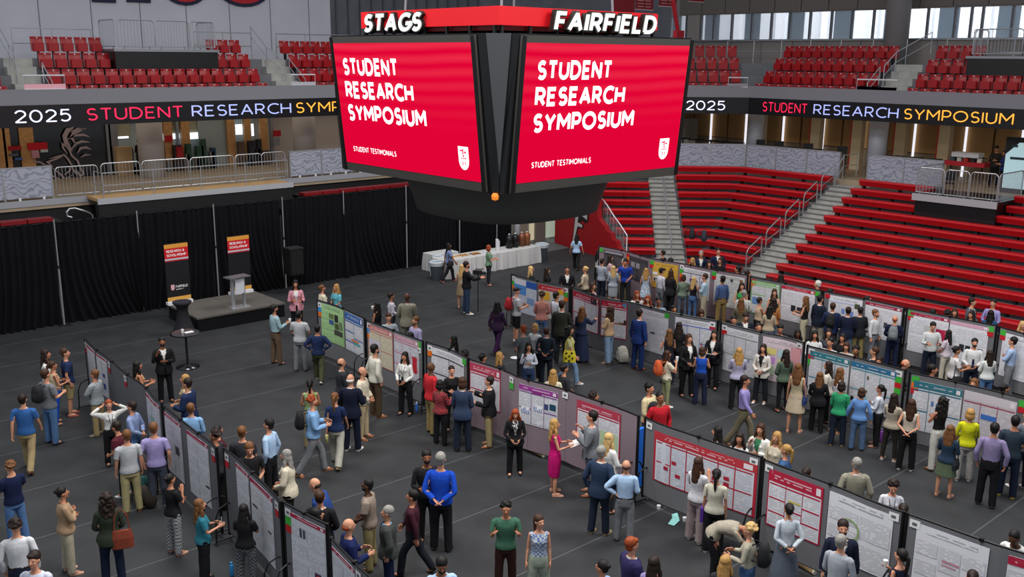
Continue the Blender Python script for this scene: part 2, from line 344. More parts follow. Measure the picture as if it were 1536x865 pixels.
# offices / shop right of the column
of=MB().box(xl(163),xl(392),45.9,45.95,3.6,6.3).obj('window_2',mat('#b9c4c0',rough=.4,noise=.25,nscale=.8),**ST)
MB().box(xl(166),xl(198),45.3,45.4,5.3,6.3).obj('roller_blind',mat('#a9a68c',rough=.8),of)
MB().box(xl(170),xl(195),45.28,45.3,5.2,5.28).obj('light_strip',mat('#f0f4ff',em=2.2),of)
MB().box(xl(240),xl(300),45.4,45.5,5.3,6.3).obj('roller_blind',mat('#a9a68c',rough=.8),of)
for a,b,z0,z1 in ((242,252,5.0,5.32),(262,272,5.05,5.3),(283,302,5.0,5.3),(357,367,5.1,5.6),(378,384,5.0,5.6)):
    MB().box(xl(a),xl(b),45.34,45.38,z0,z1).obj('bright_pane',mat('#dfeaf5',em=1.6),of)
MB().box(xl(300),xl(345),45.3,45.38,3.6,6.3).obj('partition',mat('#9aa5a3',rough=.3),of)
for px,w in ((236,.12),(252,.2),(266,.06),(278,.2),(346,.2),(371,.18),(395,.2),(407,.08)):
    x=xl(px); MB().box(x-w,x+w,45.05,45.2,3.6,6.3).obj('mullion',wood if w>.1 else steelb,of)
MB().box(xl(365),xl(372),45.0,45.05,4.9,5.2).obj('wall_panel',wood,of) if 0 else None
# shelf clutter
rr=random.Random(3); 
BX=[rr.choice([rr.uniform(175,198),rr.uniform(240,318),rr.uniform(240,318),rr.uniform(354,402)]) for _ in range(22)]
for i in range(22):
    px=BX[i]; w=rr.uniform(.15,.4); h=rr.uniform(.2,.55); x=xl(px); z=3.6+rr.choice([0,.5,.9])
    MB().box(x-w/2,x+w/2,44.7,44.95,3.6,z+h).obj('storage_box',mat(rr.choice(['#2a2a30','#3b3030','#59483c','#23405c','#6b6e70','#2d4c3c','#7c7266']),rough=.8),None,label='piled box or bag behind the left barriers, %s in the pile from the left'%ordn(sorted(BX).index(BX[i])+1),category='box',group='boxes behind the left barriers')
for px,py,w,h,c,l in ((187,232,.7,.7,'#b89a70','tan cardboard box behind the barrier left of the round column'),(253,208,.35,.3,'#b01420','red sign on the wooden mullion right of the round column'),(416,200,.4,.3,'#b01420','red wall sign right of the shop'),(415,212,.35,.42,'#8b8c90','grey notice below the red wall sign'),(270,228,.3,.5,'#a01820','red fire extinguisher box behind the railing')):
    p=ay(px,py,44.6 if py>225 else 45.0); MB().box(p[0]-w/2,p[0]+w/2,44.6 if py>225 else 45,(45. if py>225 else 45.06),(3.6 if px==187 else p[2]-h/2),p[2]+h/2).obj('wall_sign' if w<.6 else 'cardboard_box',mat(c,rough=.7),None,label=l,category='sign' if w<.6 else 'box')
for px,l in ((226,'left'),(457,'right')):
    x=xl(px,43.2); MB().lathe([(.55,3.6),(.55,6.4)],24,(x,43.2,0)).obj('wall_column_'+l,mat('#b0a9a6',rough=.6),None,smooth=True,**ST)
# concourse ceilings and ribbon boards
ceil=MB().prism([(-8,39),(31,39),(41.4,28.6),(41.4,-6),(47,-6),(47,46),(-8,46)],6.35,6.6).obj('ceiling_concourse',mat('#8a8580',rough=.9),**ST)
def polyband(pts,z0,z1,th,m,name,parent=None,tags=None):
    mb=MB()
    for (a,b) in zip(pts[:-1],pts[1:]):
        a=np.array(a,float); b=np.array(b,float); d=(b-a)/np.linalg.norm(b-a); n=np.array([d[1],-d[0]])*-1
        mb.prism([tuple(a),tuple(b),tuple(b+n*th),tuple(a+n*th)],z0,z1)
    return mb.obj(name,m,parent,**(tags or {}))
edge=[(-8,38.9),(31,38.9),(41.3,28.6),(41.3,-6)]
par=polyband(edge,7.1,7.66,.25,mat('#7f7f86',rough=.7),'wall_parapet',None,ST)
rbl=thing('ribbon_board','black LED ribbon board with glowing symposium lettering on the left balcony','display',(0,0,0))
rbr=thing('ribbon_board','black LED ribbon board with glowing symposium lettering on the right balcony','display',(0,0,0))
polyband([(-8,38.86),(31,38.86)],6.3,7.1,.02,mat('#0a0a10',rough=.4),'housing',rbl); polyband([(31,38.86),(41.26,28.6),(41.26,-6)],6.3,7.1,.02,mat('#0a0a10',rough=.4),'housing',rbr)
LT=.05
def led(c,e=1.0): return mat(c,em=e,rough=.6)
def rtext(words,o,xd,pxs,h=.46):
    for w,(x0,x1),c in words:
        mb,wd=text_mb(w,h,LT,space=.27)
        s=(x1-x0)/wd
        M=frame(o,xd,(0,0,1)); mb.v=[((a*s)+x0,b,cc+.01) for a,b,cc in mb.v]; mb.xf(M); mb.obj('lettering',led(c),rbl if xd[0]==1 else rbr)
zb=6.47
bx=lambda px: float(ay(px,172,38.84)[0])
rtext([('2025',(bx(22.5),bx(105)),'#dfe4ff'),('STUDENT',(bx(131),bx(274)),'#f0204e'),('RESEARCH',(bx(289),bx(436)),'#9aa4e0'),('SYMPOSIUM',(bx(445),bx(445)+5.0),'#f0a63a')],(0,38.84,zb),(1,0,0),None)
by=lambda px: -float(ax(px,168,41.24)[1])
# right board: runs towards -Y; local x = -Y
rtext([('STUDENT',(by(1144),by(1210)),'#f0204e'),('RESEARCH',(by(1221),by(1347)),'#9aa4e0'),('SYMPOSIUM',(by(1357),by(1521)),'#f0a63a')],(41.24,0,zb),(0,-1,0),None)
# 2025 lies on the chamfer: place along chamfer direction
def chx(px): # parameter along chamfer line x+y=69.9 minus offset
    d=ray(px,156); k=(69.85)/(d[0]+d[1]); p=d*k; return float((p[0]-p[1])*SQ)
u0,u1=chx(1030),chx(1087); mb,wd=text_mb('2025',.46,LT); s=(u1-u0)/wd; mb.v=[(a*s+u0,b,c+.02) for a,b,c in mb.v]
o=(69.82/2,69.82/2,zb); mb.xf(frame(o,(SQ,-SQ,0),(0,0,1))); mb.obj('lettering',led('#dfe4ff'),rbr)
u0=chx(1110); mbS,wd=text_mb('S',.46,LT); mbS.v=[(a+u0,b,c+.02) for a,b,c in mbS.v]
# ---- upper tiers
seatback=MB(); 
def seat_meshes():
    b=MB(); b.grid([[( -.235+.47*i/4, .05-.1*(1-(i/2-1)**2)*.3+ y, z) for i in range(5)] for y,z in ((.0,.3),(.03,.55),(.06,.8),(.08,.86))]); b.grid([[( -.235+.47*i/4, .09-.03*(1-(i/2-1)**2)+ y, z) for i in range(5)] for y,z in ((.0,.3),(.03,.55),(.06,.8),(.08,.86))],flip=True)
    b.add([(-.235,.13,.86),(.235,.13,.86),(.235,.2,.86),(-.235,.2,.86),(-.235,.05,.8),(.235,.05,.8)],[(0,1,2,3),(4,5,1,0)])
    p=MB().box(-.21,.21,-.1,-.02,.28,.62).box(-.19,.19,-.13,-.1,.3,.58)
    k=MB().box(-.025,.025,.055,.075,.79,.835)
    l=MB().box(-.03,.03,-.05,.12,0,.32)
    return b.mesh('back',redseat,True),p.mesh('seat_pan',redseat),k.mesh('number_plate',mat('#e8d8d8',rough=.3)),l.mesh('bracket',black)
SM=seat_meshes()
def seat(loc,rz,label,group):
    t_=thing('stadium_seat',label,'seat',loc,rz,group)
    for n,m in zip(('back','seat_pan','number_plate','bracket'),SM): link(n,m,t_)
tier=mat('#6f7074',rough=.85,noise=.08,nscale=2)
UL=[6.9,7.5,8.12,8.74]
ft=None
for k,z in enumerate(UL):
    off=.15+.82*k
    pts=[(-8,38.9+off),(31+.414*off,38.9+off),(41.3+off,28.6+.414*off),(41.3+off,-6),(60,-6),(60,60),(-8,60)]
    mb=MB().prism(pts,6.6 if k==0 else UL[k-1],z)
    ft=mb.obj('floor_upper_tier',tier,None,**ST)
def xy_l(px,py,k): return float(ay(px,py,39.35+.82*k)[0])

secs=[(5.,10.95,'at the edge',(0,1),None),(12.2,21.7,'with the platform',(0,1,2,3),(15.05,19.35)),(23.1,29.6,'by the screen',(0,1,2,3),None)]
rn=['front','second','third','top']
for x0,x1,lb_,ks,gap in secs:
    for k in ks:
        n=int((x1-x0)/.56); st_=.32 if k==0 else 0
        for i in range(n):
            x=x0+.28+i*.56
            if gap and k>=2 and gap[0]<x<gap[1]: continue
            seat((x,39.6+.82*k,UL[k]),0,f'red folding seat, upper left tier {lb_}, {rn[k]} row, {ordn(i+1)} from the left',f'upper left seats {rn[k]} row {lb_}')
secR=[(22.7,28.9,'middle section',(0,1,2,3),None),(13.0,21.0,'edge section',(0,1,2,3),(12,18.9))]
for y0,y1,lb_,ks,gap in secR:
    for k in ks:
        n=int((y1-y0)/.56)
        for i in range(n):
            y=y1-.28-i*.56+(.25*(3-k) if y0>20 else .15*k)*0
            if gap and k>=2 and y<gap[1]: continue
            seat((42.0+.82*k,y,UL[k]),-math.pi/2,f'red folding seat, upper right tier {lb_}, {rn[k]} row, {ordn(i+1)} from the left',f'upper right seats {rn[k]} row {lb_}')
for k in range(4):
    n0=(69.9)*SQ+.7+.82*k; tm=-(41.3-28.6)*SQ-.1+.34*k*0
    for i in range(9):
        t=tm+.55+i*.56-.3*k*0
        x=(n0-t)*SQ; y=(n0+t)*SQ
        seat((x,y,UL[k]),-math.pi/4,f'red folding seat just right of the big screen, {rn[k]} row, {ordn(i+1)} from the left','upper corner seats %s row'%rn[k])
# stair flights in upper tier
def upstairs(nm,fn):
    mb=MB()
    for k in range(4):
        for h in range(2):
            if k==3 and h==1: break
            fn(mb,.15+.82*k+.41*h,UL[k]+.3*h)
    mb.obj('floor_stairs_'+nm,conc,None,**ST)
upstairs('upper_left',lambda mb,o,z: mb.box(11.0,12.05,38.88+o,38.9+o+.5,z-.3,z+.02))
upstairs('upper_middle',lambda mb,o,z: mb.box(21.85,23.0,38.88+o,38.9+o+.5,z-.3,z+.02))
upstairs('upper_right',lambda mb,o,z: mb.box(41.28+o,41.3+o+.5,21.25,22.5,z-.3,z+.02))
def stair_rail(label,pts,h=.9):
    t_=thing('stair_handrail',label,'handrail',tuple(pts[0])); o=np.array(pts[0],float); P=[np.array(p,float)-o for p in pts]; U=np.array([0,0,1.])
    MB().tube([P[0]+U*.05]+[p+U*h for p in P]+[P[-1]+U*.05],.024,6).obj('top_rail',steel,t_)
    MB().tube([p+U*h*.55 for p in P],.018,6).obj('mid_rail',steel,t_)
    for p in P[1:-1]: MB().tube([p,p+U*h],.02,6).obj('post',steel,t_)
    return t_
stair_rail('sloping grey handrail at the top of the upper left stairs',[(11.15,42.6,9.2),(11.2,41.3,8.3),(11.2,40.6,7.8)],1.0)
stair_rail('lower sloping handrail beside the left section of red seats',[(12.1,40.5,7.8),(12.1,39.5,7.1)],.8)
stair_rail('sloping grey handrail by the stairs left of the big screen, upper',[(21.95,42.6,9.2),(22.0,41.3,8.3),(22.4,40.4,7.7)],1.0)
stair_rail('lower sloping handrail next to the seats left of the big screen',[(22.9,40.9,8.0),(22.9,39.5,7.1)],.8)
stair_rail('sloping grey handrail at the top of the upper right stairs',[(44.6,21.3,9.2),(43.2,22.2,8.3),(42.6,22.4,7.7)],1.0)
stair_rail('lower sloping handrail beside the upper right stairs',[(42.6,22.6,7.8),(41.6,22.6,7.1)],.85)
def gatebox(label,a,b,z,h,m2):
    t_=thing('aisle_barrier',label,'barrier',(a[0],a[1],z)); d=np.array([b[0]-a[0],b[1]-a[1],0]); U=np.array([0,0,1.])
    MB().tube([U*0,U*h,d+U*h,d],.03,4,closed=True).obj('frame',white,t_)
    MB().add([U*.02,d+U*.02,d+U*h*.38,U*h*.38],[(0,1,2,3)]).add([(p[0]*1-.0,p[1]-.01,p[2]) for p in (U*.02,d+U*.02,d+U*h*.38,U*h*.38)],[(0,1,2,3)]).obj('kick_panel',m2,t_)
gatebox('white framed aisle barrier with pink lower panel at the upper left stairs',(10.95,39.0),(12.4,39.0),7.66,.5,mat('#e6a9b4',rough=.5))
gatebox('white framed aisle barrier at the stairs left of the screen',(21.9,39.0),(23.1,39.0),7.62,.5,mat('#b9b6bd',rough=.5))
gatebox('pale framed aisle barrier at the upper right stairs',(41.4,23.0),(41.4,21.1),7.6,.5,mat('#8f8c90',rough=.5))
gatebox('small pale framed barrier touching the right edge of the big screen',(40.6,29.4),(41.2,28.7),7.6,.45,mat('#8f8c90',rough=.5))
# riser platforms with barricades
def riser(label,x0,x1,y0,y1,z0,z1,side):
    t_=thing('riser_platform',label,'platform',((x0+x1)/2,(y0+y1)/2,z0)); a,b=(x1-x0)/2,(y1-y0)/2
    MB().box(-a,a,-b,b,0,z1-z0-.1).obj('black_skirt',blackg,t_); MB().box(-a-.05,a+.05,-b-.05,b+.05,z1-z0-.1,z1-z0).obj('deck_board',steelb,t_)
riser('black skirted riser platform among the upper left seats',15.0,19.4,40.75,43.0,8.12,9.15,0)
for i,(a,b) in enumerate([(15.2,16.7),(16.75,18.2),(18.25,19.3)]): barricade('barred crowd barrier on the black upper left platform, '+['left','middle','right'][i]+' of three',(a,40.85,9.15),(b,40.85,9.15),1.15)
barricade('barred crowd barrier closing the left side of the upper left platform',(15.1,42.6,9.15),(15.1,40.9,9.15),1.15)
barricade('barred crowd barrier closing the right side of the upper left platform',(19.35,42.6,9.15),(19.35,40.9,9.15),1.15)
riser('black skirted riser platform among the upper right seats',43.0,45.2,10.,18.9,8.12,9.15,0)
for i in range(3): barricade('barred crowd barrier on the upper right black platform, number %s from the stairs'%['first','second','third'][i],(43.1,18.7-2.05*i,9.15),(43.1,16.75-2.05*i,9.15),1.1)
barricade('barred crowd barrier on the stair side of the upper right platform',(44.6,18.8,9.15),(43.2,18.8,9.15),1.1)
railing('back_railing','grey rail behind the top row left of the platform',[(11.9,43.3,8.74),(15.0,43.3,8.74)],1.2,post=1.5)
railing('back_railing','grey rail behind the top row right of the platform',[(19.5,43.3,8.74),(22.3,43.3,8.74)],1.2,post=1.4)
railing('back_railing','grey rail behind the top row left of the big screen',[(23.6,43.3,8.74),(31.5,43.3,8.74)],1.2,post=1.5)
railing('back_railing','grey rail behind the top row of the upper right seats',[(45.3,22.8,8.74),(45.3,33,8.74)],1.15,post=1.6)
railing('back_railing','grey rail with dark screens at the top of the right stairs',[(45.3,15.,8.74),(45.3,20.9,8.74)],1.15,post=1.6)
# ---- walls behind the upper tiers
wl=MB().box(-8,28.3,46,46.3,6.6,20).obj('wall_left',gwall,**ST)
for i in range(16):
    x=-6+2.2*i
    if x<28: MB().box(x,x+.03,45.98,46,9.2,20).obj('panel_joint',concd,wl)
cw=MB().prism([(28.3,46),(38.5,46),(38.6,46.3),(28.3,46.3)],6.6,20).prism([(38.5,46),(46.5,38),(46.8,38.1),(38.6,46.3)],6.6,20).obj('wall_corner',mat('#62636a',rough=.8,noise=.2,nscale=.9),**ST)
for i in range(14):
    x=28.6+.75*i; MB().box(x,x+.06,45.9,46,6.6,20).obj('wall_batten',mat('#53545a',rough=.8),cw)
big=thing('wall_lettering','bottoms of huge red and navy letters on the upper left wall','lettering',(0,0,0))
navy=mat('#1b1f3a',rough=.7); redl=mat('#b8202c',rough=.7)
for a,b in ((138,174),(190,226)):
    x0,x1=ay(a,1,45.95)[0],ay(b,1,45.95)[0]; z=ay(a,3,45.95)[2]; MB().box(x0,x1,45.93,45.99,z,z+1.2).obj('letter',navy,big)
for a,b,zc in ((246,309,7),(330,400,9)):
    x0,x1=ay(a,1,45.95)[0],ay(b,1,45.95)[0]; z=ay(a,zc,45.95)[2]; cx_=(x0+x1)/2; r_=(x1-x0)/2
    L_=MB(); q=[(cx_+r_*1.25*math.cos(math.radians(t)),z+1.1+1.1*math.sin(math.radians(t))) for t in range(0,361,15)]
    L_.add([(x,45.93,zz) for x,zz in q[:-1]],[tuple(range(24))]); l_=L_.obj('letter',navy,big)
    MB().add([(cx_+(x-cx_)*.88,45.92,z+1.1+(zz-z-1.1)*.86) for x,zz in q[:-1]],[tuple(range(24))]).obj('letter_face',redl,l_)
# right wall with window band
wr=MB().box(46.5,46.8,-6,38.1,6.6,9.98).box(46.5,46.8,-6,38.1,11.35,20).obj('wall_right',mat('#8a837f',rough=.8),**ST)
for i in range(22):
    y=37.5-1.95*i; MB().box(46.46,46.5,y,y+.03,6.6,9.9).obj('panel_joint',concd,wr)
yr=lambda px,X=46.5,py=35: float(ax(px,py,X)[1])
wn=MB().box(46.6,46.63,-6,38.1,9.98,11.35).obj('window_3',mat('#dfeaf2',rough=.05,alpha=.12),**ST)
for i,px in enumerate([986,1030,1052,1071,1098,1128,1157,1185,1215,1247,1278,1310,1333,1356,1391,1432,1456,1473,1518,1560]):
    y=yr(px); MB().box(46.45,46.6,y-.05,y+.05,9.98,11.35).obj('mullion',mat('#55575c',rough=.5),wn)
MB().box(46.4,46.6,yr(1051),yr(1033),9.98,11.35).obj('pier',mat('#8a837f',rough=.8),wn)
MB().box(46.35,46.5,-6,38,9.9,9.98).obj('sill',steelb,wn)
# dark stripes of blinds above
for i in range(24):
    y=37.3-1.6*i; MB().box(46.42,46.5,y-1.55,y,11.4,14).obj('roller_blind',mat('#6a625e',rough=.85),wr)
cyl=MB().lathe([(.55,6.6),(.55,20)],24,(45.3,float(ax(1347,30,45.3)[1]),0)).obj('wall_column_upper',mat('#7d7a7a',rough=.5),None,smooth=True,**ST)
# buildings outside
ex=thing('outside_building','white building with vertical fins and dark windows seen through the upper windows','building',(62,24,0))
MB().box(0,4,-45,45,0,28).obj('facade',mat('#e8ebf0',rough=.8),ex)
for i in range(22):
    y=40-3.6*i; 
    MB().box(-.1,0,y,y+1.25,0,26).obj('window_strip',mat('#3c4650',rough=.2),ex)
    MB().box(-.5,-.05,y+1.5,y+2.0,0,26).obj('fin',mat('#f4f6fa',rough=.7),ex)
# ================================================================ LOWER BOWL right
bowl=None
def xk(k): return 40.5-.68*k
def ymk(k): return 28.3-.414*.68*k
def nk(k): return (xk(k)+ymk(k))*SQ
def tr(k): return 3.34-.334*k
def NT(n,t): return ((n-t)*SQ,(n+t)*SQ)
LE={0:-1.6,1:-1.6,2:-1.56,3:-1.57,4:-1.62,5:-1.77,6:-2.09,7:-2.34,8:-2.64,9:-2.9}
for k in range(10):
    z1=tr(k); z0=tr(k+1) if k<9 else -.01; e=.1
    x=xk(k)-e; n=nk(k)-e; ym=ymk(k)-.414*e*0
    pts=[(x,-4),(41.3,-4),(41.3,28.6),NT(49.43,LE[k]),NT(n,LE[k]),((n/SQ)-((n/SQ)-x),(n/SQ)-x)]
    MB().prism(pts,max(z0,-.01),z1).obj('floor_terrace',tier,None,**ST)
redb=redp
def bench(label,a,b,z,group=None):
    """bench seat between plan points a->b (viewed from the floor, going left to right), facing the floor"""
    a=np.array(a,float); b=np.array(b,float); d=b-a; L=np.linalg.norm(d); ang=math.atan2(d[1],d[0])
    t_=thing('bleacher_bench',label,'bench',(a[0],a[1],z),ang,group)
    # local x along bench, local +y is away from court
    n=max(1,int(round(L/1.5))); w=L/n
    ms=MB().add([(0,.02,.16),(w-.008,.02,.16),(w-.008,-.1,.38),(0,-.1,.38),(0,-.04,.44),(w-.008,-.04,.44),(0,.4,.42),(w-.008,.4,.42),(0,.4,.32),(w-.008,.4,.32)],[(0,1,2,3),(3,2,5,4),(4,5,7,6),(6,7,9,8),(0,8,9,1),(0,3,4,6,8),(1,9,7,5,2)])
    me=ms.mesh('seat_module',redb)
    br=MB().box(-.05,.05,.1,.3,0,.3).mesh('bracket',black)
    for i in range(n):
        link('seat_module',me,t_,(w*i,0,0)); link('bracket',br,t_,(w*i+.12,0,0)); 
    return t_
rows=['top','second','third','fourth','fifth','sixth','seventh','eighth','ninth','tenth','lowest']
for k in range(11):
    x,ym,n,z=xk(k),ymk(k),nk(k),tr(k)
    yend=21.95 
    y0=18.6 if k<2 else -2.
    bench(f'red bleacher bench, {rows[k]} row of the wide right-hand section',(x,yend),(x,y0),z)
    if k<2: bench(f'red bleacher bench, {rows[k]} row right of the barred box at the picture edge',(x,15.3),(x,8),z)
    bench(f'red bleacher bench, {rows[k]} row of the middle section, right half',(x,ym-.03),(x,23.4),z)
    te=(ym-x)*SQ
    bench(f'red bleacher bench, {rows[k]} row of the middle section, left half',NT(n,-5.4),NT(n,te-.03),z)
    if 2<=k<10: bench(f'red bleacher bench, {rows[k]} row of the narrow left section by the glass rail',NT(n,LE[k]),NT(n,-4.05),z)
# stairs
mb=MB()
for k in range(10):
    for h in range(2):
        mb.box(xk(k)-.12-.34*h,xk(k)+.7,22.0,23.35,tr(k)-.167*h-.3,tr(k)-.167*h+.012)
st1=mb.obj('floor_stairs_right',conc,None,**ST)
nos=mat('#6a6a68',rough=.8)
for k in range(10):
    for h in range(2):
        x_=xk(k)-.12-.34*h; z_=tr(k)-.167*h+.012; MB().box(x_-.012,x_+.05,22.0,23.35,z_-.05,z_+.006).obj('step_nosing',nos,st1)
def ntbox(mb,n0,n1,t0,t1,z0,z1): return mb.prism([NT(n0,t0),NT(n1,t0),NT(n1,t1),NT(n0,t1)],z0,z1)
mb=MB()
for k in range(10):
    for h in range(2): ntbox(mb,nk(k)-.12-.34*h,nk(k)+.7,-5.35,-4.1,tr(k)-.167*h-.3,tr(k)-.167*h+.012)
st2=mb.obj('floor_stairs_middle',conc,None,**ST)
for k in range(10):
    for h in range(2):
        n_0=nk(k)-.12-.34*h; z_=tr(k)-.167*h+.012; ntbox(MB(),n_0-.012,n_0+.05,-5.35,-4.1,z_-.05,z_+.006).obj('step_nosing',nos,st2)
# aisle handrails right stairs (loops)
for i,k in enumerate((1,3,5,7,9)):
    a=(xk(k)-.3,23.25,tr(k)-.05); b=(xk(k)+.75,23.25,tr(k-1))
    t_=thing('aisle_handrail','looped steel handrail on the right stairs, %s from the top'%['first','second','third','fourth','lowest'][i],'handrail',a)
    dx,dz=b[0]-a[0],b[2]-a[2]
    MB().tube([(0,0,0),(0,0,.8),(.12,0,.95),(dx-.1,0,dz+.98),(dx,0,dz+.85),(dx,0,dz)],.024,6).obj('tube',steel,t_); MB().tube([(0,0,.45),(dx,0,dz+.45)],.018,6).obj('mid_rail',steel,t_)
stair_rail('long steel handrail leading from the concourse down the right stairs',[(42.4,23.2,3.6),(41.2,23.2,3.6),(40.6,23.2,3.0)],1.1)
for i in range(3):
    k=1+3*i; a=NT(nk(k)+.3,-4.72); b=NT(nk(k+2)-.1,-4.72)
    stair_rail('steel centre handrail on the stairs left of the middle section, %s piece'%['upper','middle','lower'][i],[(a[0],a[1],tr(k)),(b[0],b[1],tr(k+2)-.05)],.9)
# glass side railing of the left section
gr=thing('glass_stair_railing','sloping white handrail with clear panels beside the narrow left bleachers','railing',(0,0,0))
tp=[]
for k in range(0,10): p=NT(nk(k)+.1,LE[k]+.12); tp.append(np.array([p[0],p[1],tr(k)+.05]))
U=np.array([0,0,1.])
MB().tube([p+U*(.95) for p in tp]+[tp[-1]+U*.1],.028,6).obj('handrail',white,gr)
gls=mat('#b8c4c8',rough=.1,alpha=.18)
for i,(a,b) in enumerate(zip(tp[:-1],tp[1:])):
    MB().tube([a-U*.2,a+U*.95],.02,6).obj('post',steel,gr); q=(b-a)
    MB().add([a+q*.08+U*.1,b-q*.08+U*.1,b-q*.08+U*.85,a+q*.08+U*.85],[(0,1,2,3)]).obj('glass_panel',gls,gr)
    MB().tube([a+q*.5-U*.1,a+q*.5+U*.9],.012,6).obj('picket',steel,gr)
# red wall with giant letter, stepped under the left section ends
P0=np.array([33.35,34.0]); P1=np.array([31.75,27.0]); dd=(P1-P0); LL=np.linalg.norm(dd); dd/=LL
def onwall(px,py):
    d=ray(px,py); n=np.array([dd[1],-dd[0]]); k=(P0@n)/(d[0]*n[0]+d[1]*n[1]); p=CAM+d*k; return float((p[:2]-P0)@dd),float(p[2])
pr=[onwall(*q) for q in [(896,314),(897,328),(907,340),(908,345),(916,350),(917,358),(925,362),(926,370),(933,376),(934,380),(944,388),(945,402)]]
prof=[(0,0),(0,3.3),(pr[0][0],3.3)]+[p for p in pr if p[1]>.05]+[(LL,.5),(LL,0)]
M=frame((P0[0],P0[1],0),(dd[0],dd[1],0),(0,0,1))
n_=len(prof); mb=MB().add([(a,b,0) for a,b in prof]+[(a,b,-.25) for a,b in prof],[tuple(range(n_))]+[(i,(i+1)%n_,(i+1)%n_+n_,i+n_) for i in range(n_)]).xf(M)
rw=mb.obj('wall_red',mat('#930d16',rough=.55,noise=.06,nscale=1),None,**ST)
# concrete stepped cheek along the wall top
mb=MB(); 
for a,b in zip(tp[:-1],tp[1:]): mb.tube([a-U*.28,np.array([b[0],b[1],a[2]])-U*.28,b-U*.28],.09,4)
mb.obj('trim_stair_edge',conc,None,**ST)
def wallpoly(name,pxs,m,off,parent):
    q=[onwall(*p) for p in pxs]; MB().add([(a,b,off) for a,b in q],[tuple(range(len(q)))]).xf(M).obj(name,m,parent)
Fx=thing('wall_letter','huge pale slanted letter F with dark outline on the red corner wall','lettering',(0,0,0))
wallpoly('outline',[(857,375),(860,352),(863,322),(884,315),(883,332),(878,335),(874,330),(870,334),(876,337),(875,343),(868,341),(865,352),(862,372)],mat('#161414',rough=.7),.02,Fx)
wallpoly('face',[(858,373),(861,352),(864,324),(869,322),(867,333),(874,337),(874,341),(867,339),(864,352),(861,370)],mat('#b9b4b4',rough=.7),.03,Fx)
wallpoly('face',[(872,323),(882,318),(881,330),(877,326)],mat('#b9b4b4',rough=.7),.03,Fx)
# doorway glazing at the far corner
dw=MB().box(30.6,35.2,34.9,35.0,0,3.3).obj('window_4',mat('#b7b9ad',rough=.3,noise=.15,nscale=.7),**ST)
dx_=lambda px: float(ay(px,350,34.9)[0])
for a_,b_,m in ((800,814,mat('#6d645c')),(787,789,mat('#8e8478')),(774,776,white)): MB().box(dx_(a_),dx_(b_),34.7,34.9,0,3.3).obj('pier',m,dw)
for a_,b_,z0,z1,c in ((776,787,.0,1.5,'#6c6054'),(776,787,1.5,3.2,'#8e8478'),(789,800,.1,1.3,'#d8cfae'),(789,800,1.35,3.0,'#4f5e80'),(815,834,.1,1.5,'#c2cbb8'),(815,834,1.55,1.9,'#e5ecf2'),(815,834,1.95,3.2,'#5c6c8c')): MB().box(dx_(a_),dx_(b_),34.84,34.9,z0,z1).obj('pane',mat(c,em=.3,rough=.4),dw)
MB().tube([(dx_(769),34.6,0),(dx_(769),34.6,3.2)],.15,14).obj('wall_round_post',white,None,smooth=True,**ST)
# black box above section 3, fences and platform on the right concourse
c3=MB().prism([NT(48.3,-4.05),NT(49.4,-4.05),NT(49.4,-1.6),NT(48.3,-1.6)],3.2,3.62).obj('black_box_platform',blackg,None,label='dark box platform tucked under the big screen above the narrow bleachers',category='platform')
panel('swirl-cut metal fence above the middle bleachers, left half beside the big screen',NT(49.5,-5.5),(41.35,28.7),3.62,4.78,2)
panel('swirl-cut metal fence above the middle bleachers, right half up to the stairs',(41.4,28.6),(41.4,23.5),3.62,4.78,3)
panel('swirl-cut metal fence right of the stairs, ending at the barred box',(41.4,22.1),(41.4,18.7),3.62,4.78,2)
panel('swirl-cut metal fence cut off by the right picture edge',(41.4,15.2),(41.4,8.5),3.62,4.78,3)
MB().box(38.95,41.4,15.35,18.6,2.6,3.5).box(38.9,41.4,15.3,18.65,3.5,3.62).obj('floor_box_platform',blackg,None,**ST)
MB().box(38.84,38.9,15.3,18.7,3.38,3.66).obj('trim_box_edge',mat('#a4a5aa',rough=.5),None,**ST)
for i,(a,b) in enumerate([((38.95,18.6),(38.95,17.5)),((38.95,17.45),(38.95,16.5)),((38.95,16.45),(38.95,15.4)),((38.95,15.35),(41.2,15.35)),((41.2,18.6),(38.95,18.6))]):
    barricade('barred barrier round the box platform, '+['first from the left at the front','middle one at the front','last one at the front','right side','left side'][i],(*a,3.62),(*b,3.62),1.1)
# concourse right back wall: tan blinds
cr=MB().box(47,47.2,-6,46,3.6,6.4).obj('wall_concourse_right',mat('#8d7a5e',rough=.85),**ST)
blind=mat('#b08a58',rough=.85,noise=.05,nscale=1)
ys=[float(ax(px,225,46.9)[1]) for px in (1008,1039,1064,1090,1116,1140,1170,1200,1230,1262,1293,1330,1369,1408,1446,1490,1531,1575,1620)]
for i,(a,b) in enumerate(zip(ys[:-1],ys[1:])):
    MB().box(46.85,46.95,b+.05,a-.05,4.55,6.3).obj('roller_blind',blind,cr); MB().box(46.9,46.97,b+.05,a-.05,3.6,4.5).obj('lower_blind',mat('#8c7a62',rough=.85),cr)
for px in (1064,1116,1172,1232,1293,1369,1446,1531):
    y=float(ax(px,225,46.7)[1]); MB().box(46.7,46.8,y-.04,y+.04,3.6,6.3).obj('bright_gap',mat('#f3f4ff',em=.9),cr)
for px in (1138,1222,1284,1349,1415):
    y=float(ax(px,225,45.5)[1]); MB().box(45.3,45.7,y-.32,y+.2,3.6,6.1).obj('pilaster',mat('#c6b493',rough=.7),cr); MB().box(45.28,45.7,y+.2,y+.26,3.6,6.1).obj('red_edge',mat('#b03020'),cr)
